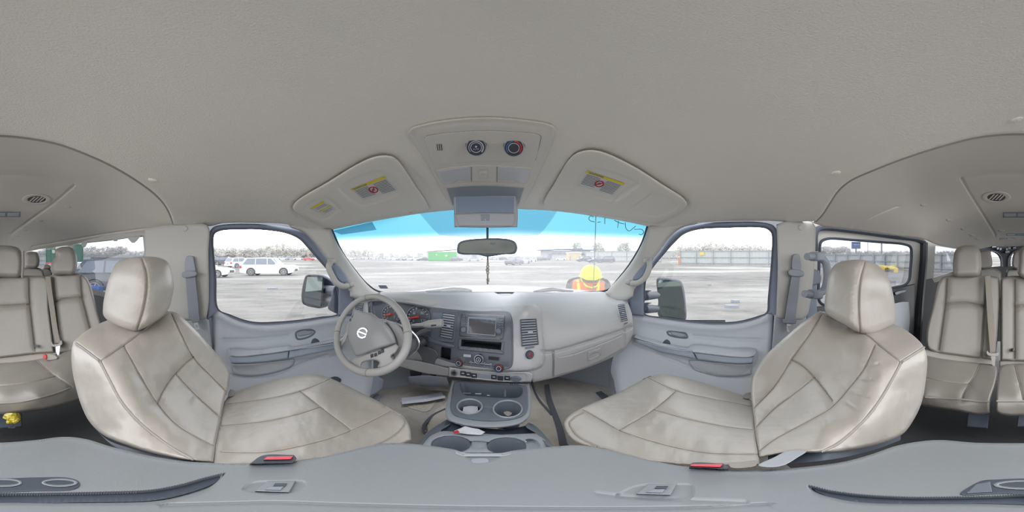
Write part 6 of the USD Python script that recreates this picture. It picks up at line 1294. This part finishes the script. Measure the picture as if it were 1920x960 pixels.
# buildings far off
def building(u0, u1, v, Hh, depth, wall, roof, label, name='warehouse', ridge=.25, doors=2, over=.8, windows=0):
    d = H * F / (v - CY); W = (u1 - u0) / F * d; c = np.array([((u0 + u1) / 2 - CX) / F * d, d, 0])
    th = Thing(name, label, 'building'); k = th.add('walls', box(W, depth, Hh, (0, depth / 2, Hh / 2)), wall, smooth=False)
    pr = Polygon([(-W / 2 - over, Hh), (0, Hh + ridge * Hh), (W / 2 + over, Hh), (W / 2 + over, Hh + .5), (0, Hh + ridge * Hh + .5), (-W / 2 - over, Hh + .5)]); m = trimesh.creation.extrude_polygon(pr, depth + 2 * over, engine='earcut')
    m.apply_transform(trimesh.transformations.rotation_matrix(math.pi / 2, [1, 0, 0])); m.apply_translation([0, depth + over, 0]); th.add('roof', m, roof, smooth=False)
    for i in range(doors): th.add('door', box(W * .08, .2, Hh * .6, (-W * .35 + i * W * .7 / max(1, doors - 1), -.05, Hh * .3)), 'building_dark', k, smooth=False)
    for i in range(windows): th.add('window', box(W * .6 / windows, .2, Hh * .25, (-W * .32 + (i + .5) * W * .7 / windows, -.05, Hh * .62)), 'building_dark', k, smooth=False)
    th.build(c)
building(1018, 1107, 485.3, 5.6, 30, 'building_wall', 'roof_blue', 'low pale building with a flat blue-grey roof right of the mirror', 'office_building', .12, 2, 3, 6)
building(1066, 1090, 488.3, 3.0, 8, 'building_tan', 'roof_white', 'small cream building in front of the blue-roofed one', 'site_office', .02, 2, .2, 0)
building(1108, 1215, 484.6, 5.2, 30, 'building_wall', 'roof_white', 'long white-roofed warehouse above the windscreen fence', 'warehouse', .10, 2, 1, 0)
building(1236, 1330, 484, 6.2, 40, 'building_wall', 'roof_white', 'white-roofed warehouse at the left of the passenger window', 'warehouse', .10, 0, 1, 0)
building(1310, 1470, 484.2, 6.2, 40, 'building_wall', 'roof_white', 'long white warehouse behind the passenger-window fence', 'warehouse', .10, 0, 1, 0)
building(395, 640, 484, 2.6, 30, 'roof_white', 'roof_white', 'long low white shed behind the far cars in the driver’s window', 'warehouse', .05, 0, .5, 0)
building(800, 905, 484.3, 5.6, 30, 'building_wall', 'roof_white', 'white-roofed hall behind the green container', 'warehouse', .28, 2, 1, 0)
# tall sign and light pole behind the sliding door window
th = Thing('tall_sign', 'tall blue sign board on a post beyond the rear fence', 'sign'); p = G(1605, 488)
d_ = p[1]; s_ = d_ / F
th.add('board', box(16 * s_, .4, 13 * s_, (0, 0, 1.9 + 20 * s_)), 'sign_blue', smooth=False)
m_ = meshkit.text_mesh('Sign', 1, .1); w_ = m_.bounds[1][0]; m_.apply_scale([11 * s_ / w_ * .9, 3.4 * s_, 1])
th.add('white_mark', cat(*[box(b_ * s_, .06, 1.1 * s_, (a_ * s_, -.24, 1.9 + 21 * s_ + c_ * s_)) for a_, b_, c_ in ((-4, 1.6, .2), (-1.6, 2, 0), (1.2, 2.2, .2), (4, 2, .5))]), 'label_white', smooth=False, label='illegible white marks')
th.add('post', box(1.6 * s_, .5, 1.9 + 14 * s_, (0, 0, (1.9 + 14 * s_) / 2)), 'pole', smooth=False); th.build(p)
th = Thing('light_pole', 'grey light pole standing in front of the rear fence', 'pole'); p = G(1653, 500); s_ = p[1] / F
th.add('shaft', lathe([(0, 0), (1.5 * s_, 0), (1.2 * s_, 1.9 + 30 * s_), (0, 1.9 + 30 * s_)], 12), 'pole'); th.add('base', lathe([(0, 0), (.4, 0), (.4, .4), (0, .4)], 12), 'building_wall'); th.build(p)
th = Thing('light_pole', 'thin distant mast behind the rear fence', 'pole'); p = G(1627, 488); s_ = p[1] / F
th.add('shaft', lathe([(0, 0), (.5 * s_, 0), (.4 * s_, 1.9 + 34 * s_), (0, 1.9 + 34 * s_)], 8), 'pole'); th.build(p)
th = Thing('barrier', 'yellow painted rails lying in the lot behind the sliding door window', 'barrier')
for i, (a, b) in enumerate((((1640, 501), (1695, 506)), ((1655, 509), (1695, 504)), ((1650, 505), (1680, 511)))):
    p0, p1 = G(*a), G(*b); th.add('rail', tube(np.array([p0 + [0, 0, .4], (p0 + p1) / 2 + [0, 0, .42], p1 + [0, 0, .4]]), .22, 8), 'yellow_paint')
    for p_ in (p0, p1): th.add('foot', box(.3, .3, .4, tuple(p_ + np.array([0, 0, .2]))), 'yellow_paint', smooth=False)
th.build()
th = Thing('shrub_pile', 'dark brush and rubble at the foot of the fence behind the sliding door', 'brush')
for i in range(26):
    p_ = G(RNG.uniform(1545, 1640), RNG.uniform(501, 505)); q = np.array([p_, p_ + RNG.uniform(-1, 1, 3) * [.8, .5, 0] + [0, 0, .5], p_ + RNG.uniform(-1, 1, 3) * [1.6, .8, 0] + [0, 0, RNG.uniform(.4, 1.4)]]); th.add('branch', tube(q, [.07, .05, .02], 5), 'bark')
th.build()
# flat debris on the gravel
for i, (u, v, w_, lab) in enumerate(((511, 543, 10, 'dark flat scrap on the gravel in the middle of the driver’s window'), (1379, 567, 9, 'dark flat scrap on the gravel at the right of the passenger window'), (1372, 577, 14, 'dark broken strip on the gravel low in the passenger window'), (1330, 535, 3, 'small dark stone in the middle of the passenger window'))):
    p_ = G(u, v); s_ = p_[1] / F; a = RNG.uniform(.6, 1, 12); t = np.linspace(0, 2 * math.pi, 12, endpoint=False)
    m = trimesh.creation.extrude_polygon(Polygon(np.c_[w_ * s_ * a * np.cos(t), .22 * np.sin(t) * a]), .10, engine='earcut'); m.apply_translation(p_); single('scrap', m, 'building_dark', lab, 'scrap', smooth=False)

# trees along the horizon
def tree_mesh(seed, hh, wd, n=420, sparse=False):
    r = np.random.default_rng(seed); trunk = [tube(np.array([[0, 0, 0], [.1, 0, hh * .4], [r.uniform(-.3, .3), 0, hh * .85]]), [.32, .22, .06], 6)]
    for i in range(9):
        a = r.uniform(0, 2 * math.pi); z0 = hh * r.uniform(.25, .6); l = wd * r.uniform(.3, .5)
        trunk.append(tube(np.array([[0, 0, z0], [l * .5 * math.cos(a), l * .5 * math.sin(a), z0 + hh * .12], [l * math.cos(a), l * math.sin(a), z0 + hh * r.uniform(.2, .35)]]), [.12, .08, .03], 5))
    cl = np.c_[r.uniform(-.46, .46, 30) * wd, r.uniform(-.35, .35, 30) * wd, hh * (.06 + .84 * r.uniform(0, 1, 30))]
    cl[:, :2] *= np.sqrt(np.clip(1.15 - ((cl[:, 2:] / hh - .45) / .55) ** 2, .1, 1))
    V = []
    for i in range(n):
        c = cl[r.integers(30)] + r.normal(0, 1, 3) * [wd * .07, wd * .07, hh * .06]; c[2] = min(max(c[2], hh * .1), hh * 1.03)
        s0 = hh * (.05 if sparse else .065); d1, d2 = r.normal(0, 1, 3), r.normal(0, 1, 3); d1 /= np.linalg.norm(d1); d2 /= np.linalg.norm(d2)
        V += [c - d1 * s0, c + d1 * s0, c + d2 * s0 * (.3 if sparse else .9)]
    return cat(*trunk), trimesh.Trimesh(np.array(V), np.arange(len(V)).reshape(-1, 3), process=False)
TP = []
def tree(kind, u, v, top, label, group):
    d = H * F / (v - CY); loc = G(u, v); hgt = H + (CY - top) / F * d
    spec = [(1, 10, 9, False, 'twigs'), (2, 10, 12, False, 'twigs'), (3, 10, 8, True, 'twigs'), (4, 10, 7, False, 'twigs_green'), (5, 10, 12, True, 'twigs')][kind]
    sc = round(hgt / 10 * 4) / 4; key = (kind, sc)
    for k_, p_ in TP:
        if k_ == key: dup(p_, 'distant_tree', loc, (u * 37) % 360, label, 'tree', group); return
    tr, cr = tree_mesh(spec[0], spec[1] * sc, spec[2] * sc, 1300, spec[3])
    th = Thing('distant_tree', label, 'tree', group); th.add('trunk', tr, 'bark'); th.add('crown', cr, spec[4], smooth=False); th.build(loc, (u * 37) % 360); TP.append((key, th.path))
def row(u0, u1, stepu, v, tops, label, group, kinds=(0, 1, 2, 4)):
    u = u0; i = 0; x = [t[0] for t in tops]; y = [t[1] for t in tops]
    while u < u1:
        tree(kinds[i % len(kinds)], u + RNG.uniform(-.3, .3) * stepu, v + RNG.uniform(0, .3), np.interp(u, x, y) + RNG.uniform(-1.5, 2.0), label, group); u += stepu; i += 1
row(398, 650, 7, 485.6, [(400, 462), (415, 458), (428, 462), (445, 467), (455, 461), (480, 460), (495, 462), (505, 458), (520, 461), (535, 455), (550, 464), (600, 458), (640, 462)], 'pale bare tree in the tree line beyond the driver’s window', 'trees beyond the driver’s window')
row(640, 800, 8, 484.6, [(640, 464), (660, 462), (700, 470), (740, 472), (770, 472), (800, 468)], 'hazy low tree in the tree line at the left of the windscreen', 'trees at the left of the windscreen', (1, 2, 4))
row(1270, 1460, 6.5, 484.9, [(1270, 460), (1300, 456), (1340, 455), (1370, 460), (1390, 456), (1415, 454), (1430, 461), (1460, 462)], 'bare hazy tree above the warehouse roofs in the passenger window', 'trees beyond the passenger window', (2, 4, 0))
row(1525, 1800, 8, 486.0, [(1525, 466), (1570, 465), (1600, 468), (1650, 470), (1720, 470), (1800, 471)], 'bare hazy tree in the tree line behind the sliding door window', 'trees behind the sliding door window', (0, 1, 2))
row(50, 275, 8, 486.0, [(50, 470), (90, 464), (150, 466), (185, 468), (205, 461), (225, 463), (235, 470), (275, 471)], 'grey tree in the tree line behind the left rear windows', 'trees behind the left rear windows', (1, 0, 4))
for u, t, lab in ((1084, 453, 'lone pale tree above the blue-roofed building'), (1123, 455, 'small tree above the white roofs left of the wire'), (1168, 455, 'small tree right of centre above the white warehouse')): tree(3, u, 485, t, lab, None)

# ================================================================ the van's own outside: hood, wipers, mirrors, wire
DHo = Field([(700, 548, 3.6), (1140, 548, 3.6), (960, 537, 4.5), (830, 538, 4.4), (1100, 540, 4.3), (960, 549, 3.7)])
single('hood', Relief([(730, 552, 1), (780, 545), (830, 539), (860, 536), (905, 535), (960, 536), (1010, 538), (1060, 541), (1100, 545), (1135, 552, 1)], DHo, t=.05, r=3, step=10, grooves=[([(800, 546), (850, 540), (905, 538), (1000, 540)], 2, .05)]), 'hood', 'pale hood of the van just below the windscreen', 'hood')
th = Thing('wiper', 'grey wiper arm lying at the left foot of the windscreen', 'wiper')
pts = np.array([(798, 547), (825, 545), (850, 542), (872, 543), (885, 546)], float); th.add('arm', tube(P(pts[:, 0], pts[:, 1], 3.52), [.008, .012, .014, .012, .010], 8), 'wiper'); pts = np.array([(828, 546.5), (850, 544.5), (880, 546.5)], float); th.add('blade', tube(P(pts[:, 0], pts[:, 1], 3.5), .008, 6), 'wiper'); th.build()
th = Thing('wiper', 'thin wiper arm at the right foot of the windscreen', 'wiper')
pts = np.array([(1000, 547), (1020, 543.5), (1035, 542), (1058, 545)], float); th.add('arm', tube(P(pts[:, 0], pts[:, 1], 3.52), [.006, .010, .012, .010], 8), 'wiper'); pts = np.array([(1010, 546.5), (1040, 544), (1075, 546)], float); th.add('blade', tube(P(pts[:, 0], pts[:, 1], 3.5), .007, 6), 'wiper'); th.build()
single('antenna', tube(P(np.array([1112, 1115, 1117.5]), np.array([548, 480, 400]), 4.1), .0035, 6), 'wiper', 'thin dark antenna rising in front of the windscreen', 'antenna')

def door_mirror(side):
    L = side == 'left'
    th = Thing('door_mirror', 'dark two-part towing mirror outside the driver’s window' if L else 'large dark mirror on two arms outside the passenger window', 'mirror')
    if L:
        D = Field([(570, 520, 3.50), (606, 518, 3.335), (570, 575, 3.49), (602, 577, 3.345)])
        DHs = Field([(570, 520, 3.52), (606, 517, 3.40), (632, 540, 3.42), (570, 575, 3.52)])
        th.add('housing', Relief([(570, 525), (574, 517, 1), (590, 514), (607, 516), (620, 523), (628, 532, 1), (630, 545), (625, 560, 1), (618, 572), (602, 578), (590, 577), (568, 570, 1), (567, 550)], Off(DHs, .03), t=.12, r=5, rr=.05, step=6), 'mirror_shell')
        th.add('bezel', Relief([(569, 528), (575, 516), (606, 518), (607, 520), (602, 576), (598, 577), (568, 569)], D, t=.05, r=2, step=6), 'dark')
        th.add('mirror_glass', Relief(C((576, 519), (605, 520), (602, 562), (571, 555)), Off(D, -.006), t=.01, step=10), 'mirror_glass', smooth=False)
        th.add('spotter_glass', Relief(C((571, 558), (602, 565), (601, 575), (570, 567)), Off(D, -.006), t=.01, step=10), 'mirror_glass', smooth=False)
        for v0, v1 in ((543, 548), (563, 566)):
            pts = np.array([(612, v0), (640, v1)], float); th.add('arm', tube(P(pts[:, 0], pts[:, 1], [3.45, 3.1]), [.030, .034], 10), 'mirror_shell')
        th.add('mount', Relief([(628, 536), (640, 534), (641, 590), (627, 586), (615, 578), (620, 560)], Off(DL, .06), t=.05, r=3, step=6), 'mirror_shell')
    else:
        D = Field([(1234, 523, 3.34), (1278, 530, 3.53), (1284, 598, 3.53)])
        th.add('bezel', Relief([(1231, 524), (1234, 520), (1260, 522), (1276, 526), (1281, 535), (1286, 570), (1286, 598), (1280, 601), (1236, 594), (1234, 560)], Off(D, .0), t=.14, r=4, rr=.03, step=6), 'mirror_shell')
        th.add('mirror_glass', Relief([(1235, 527), (1238, 525), (1272, 529), (1277, 536), (1283, 570), (1283, 579), (1238, 572)], Off(D, -.008), t=.01, step=10), 'mirror_tint2', smooth=False)
        th.add('spotter_glass', Relief([(1238, 575), (1283, 582), (1283, 596), (1240, 591)], Off(D, -.008), t=.01, step=10), 'mirror_tint2', smooth=False)
        for v0, v1, v2 in ((553, 555, 549), (579, 579, 572)):
            pts = np.array([(1206, v1), (1238, v0)], float); th.add('arm', tube(P(pts[:, 0], pts[:, 1], [3.1, 3.42]), [.030, .022], 10), 'mirror_shell')
            th.add('arm_cap', Relief([(1206, v2 - 3), (1222, v2 - 4), (1214, v2), (1218, v2 + 8), (1206, v2 + 12)], Field([(1206, 550, 3.08), (1225, 550, 3.1), (1206, 580, 3.08)]), t=.04, r=1.5, step=5), 'mirror_shell')
    th.build()
mk('mirror_tint2', (150, 168, 164), .04, .5, 1.)
door_mirror('left'); door_mirror('right')

# ================================================================ the worker outside
def person():
    p = G(1100, 745); p = np.array([(1103 - CX) / F * 6.7, 6.7, 0.]); top = 1.78
    J = {}
    def S(c, r):
        s_ = m3.Manifold.sphere(r, 24); return s_.translate([float(x_) for x_ in c])
    def bone(a, ra, b, rb): return m3.Manifold.batch_hull([S(a, ra), S(b, rb)])
    pel, chest, neck, head = (0, 0, .98), (.0, -.02, 1.34), (.01, -.05, 1.50), (.03, -.09, 1.63)
    B = [m3.Manifold.batch_hull([S((-.09, 0, .98), .13), S((.09, 0, .98), .13), S((0, 0, 1.12), .14)]),
         m3.Manifold.batch_hull([S((0, 0, 1.08), .14), S((-.12, -.01, 1.34), .12), S((.12, -.01, 1.34), .12)]),
         m3.Manifold.batch_hull([S((-.16, -.01, 1.40), .075), S((.16, -.01, 1.40), .075), S((0, -.03, 1.44), .08)]), bone((0, -.03, 1.42), .065, neck, .058)]
    arms = [((-.20, 0, 1.39), (-.27, -.04, 1.12), (-.16, -.26, 1.02)), ((.20, 0, 1.39), (.28, -.02, 1.12), (.18, -.24, 1.04))]
    for s_, (a, b, c) in zip((-1, 1), arms):
        B += [bone(a, .070, b, .052), bone(b, .052, c, .038)]
        hx = np.array(c); d = np.array([-s_ * .4, -.8, -.2]); d /= np.linalg.norm(d); e = np.array([1., 0, .2])
        B += [m3.Manifold.batch_hull([S(hx, .03), S(hx + d * .09 + e * .03, .014), S(hx + d * .09 - e * .03, .014)])]
        for i, l in enumerate((.06, .075, .07, .055)):
            q0 = hx + d * .09 + e * (-.03 + .02 * i); q1 = q0 + d * l * .6 + [0, 0, -.015]; q2 = q1 + d * l * .4 + [0, 0, -.03]; B += [bone(q0, .010, q1, .009), bone(q1, .009, q2, .008)]
        B += [bone(hx + d * .03 + e * .03 * s_, .012, hx + d * .08 + e * .07 * s_, .009)]
    for s_ in (-1, 1): B += [bone((s_ * .10, 0, .95), .105, (s_ * .12, -.02, .5), .065), bone((s_ * .12, -.02, .5), .065, (s_ * .12, .02, .08), .045), m3.Manifold.batch_hull([S((s_ * .12, .04, .05), .05), S((s_ * .13, -.18, .035), .035)])]
    body = m3.Manifold.batch_boolean(B, m3.OpType.Add)
    hd = m3.Manifold.batch_hull([S(head, .098), S((.05, -.13, 1.56), .055), S((.03, -.07, 1.54), .06)])
    nose = m3.Manifold.batch_hull([S((.085, -.185, 1.60), .012), S((.10, -.215, 1.575), .014)])
    body = m3.Manifold.batch_boolean([body, hd, nose, bone(neck, .058, (.03, -.08, 1.58), .06), S((-.06, -.05, 1.60), .022), S((.13, -.10, 1.60), .02)], m3.OpType.Add).refine_to_length(.03)
    mm = body.to_mesh(); tm = trimesh.Trimesh(mm.vert_properties[:, :3], mm.tri_verts); low_ = tm.vertices[:, 2]; HK = lambda z: z + .135 * smoothstep((z - .9) / .5) * (1 - smoothstep((z - 1.46) / .16)); V_ = tm.vertices.copy(); V_[:, 2] = HK(low_); tm.vertices = V_; trimesh.smoothing.filter_taubin(tm, iterations=6)
    th = Thing('person', 'person in yellow hard hat and orange safety vest standing beyond the windscreen', 'person')
    kb = th.add('body', tm, 'skin', smooth=60)
    f_ = lambda lo, hi, cond=None: None
    def shell_of(sel, off):
        V, N = tm.vertices, tm.vertex_normals; keep = sel(V)[tm.faces].all(1)
        return trimesh.Trimesh(V + N * off, tm.faces[keep], process=False)
    th.add('jacket', shell_of(lambda V: (V[:, 2] > .93) & (V[:, 2] < 1.56) & ~((V[:, 1] < -.24) & (V[:, 2] < 1.1)) , .014), 'jacket', kb, smooth=60)
    th.add('safety_vest', shell_of(lambda V: (V[:, 2] > .95) & (V[:, 2] < 1.555) & (np.abs(V[:, 0]) < .2) & (V[:, 1] > -.3), .024), 'vest_orange', kb, 'orange safety vest', smooth=60)
    for s_ in (-1, 1): th.add('reflective_band', tube(np.array([(s_ * .13, .12, 1.40), (s_ * .13, .09, 1.52), (s_ * .13, -.03, 1.60), (s_ * .125, -.13, 1.53), (s_ * .11, -.17, 1.38), (s_ * .10, -.18, 1.15)]), .024, 8), 'vest_yellow', kb, 'yellow reflective band', smooth=60)
    a = arms[0]; th.add('sleeve_band', tube(np.array([(-.20 + .10 * math.cos(t), -.01 + .10 * math.sin(t), 1.43) for t in np.linspace(0, 2 * math.pi, 20, endpoint=False)]), .02, 8, True), 'vest_yellow', kb, smooth=60)
    th.add('trousers', shell_of(lambda V: (V[:, 2] > .1) & (V[:, 2] < .98) & (V[:, 1] > -.2), .012), 'trousers', kb, smooth=60)
    for s_ in (-1, 1):
        th.add('eye', put(trimesh.creation.icosphere(1, .011), trimesh.transformations.translation_matrix((.07 + s_ * .035, -.178 + s_ * .008 + .0, 1.615))), 'hair', kb)
    th.add('mouth', tube(np.array([(.055, -.178, 1.535), (.075, -.186, 1.535), (.095, -.180, 1.535)]), .006, 6), 'label_red', kb)
    dome_ = lathe([(0, .150), (.05, .145), (.10, .115), (.128, .07), (.138, 0), (.130, 0), (.12, .06), (.0, .135)], 30)
    X = trimesh.transformations.rotation_matrix(.15, [1, .3, 0]); X[:3, 3] = (.03, -.09, 1.635)
    th.add('hard_hat', put(dome_, X), 'helmet', kb, 'bright yellow hard hat', smooth=60)
    th.add('hat_brim', put(cat(ringm(.13, .150, -.006, .006, 30), hull([(a_, -.12 - b_, c_) for a_ in (-.09, .09) for b_ in (0, .03) for c_ in (-.006, .006)] + [(a_, -.205, c_) for a_ in (-.05, .05) for c_ in (-.010, .0)])), X), 'helmet', kb)
    th.add('chin_strap', tube(np.array([(-.095, -.07, 1.63), (-.075, -.10, 1.57), (-.02, -.17, 1.51), (.05, -.205, 1.495), (.115, -.17, 1.52), (.14, -.11, 1.60)]), .012, 8), 'helmet', kb, smooth=60)
    th.add('hair', shell_of(lambda V: (V[:, 2] > 1.53) & (V[:, 2] < 1.66) & (V[:, 1] > -.06), .012), 'hair', kb, smooth=60)
    th.add('glove_strap', tube(np.array([(-.14, -.22, 1.06), (-.12, -.26, 1.03), (-.17, -.29, 1.0)]), .012, 6), 'jacket', kb)
    th.build(p, -8)
person()
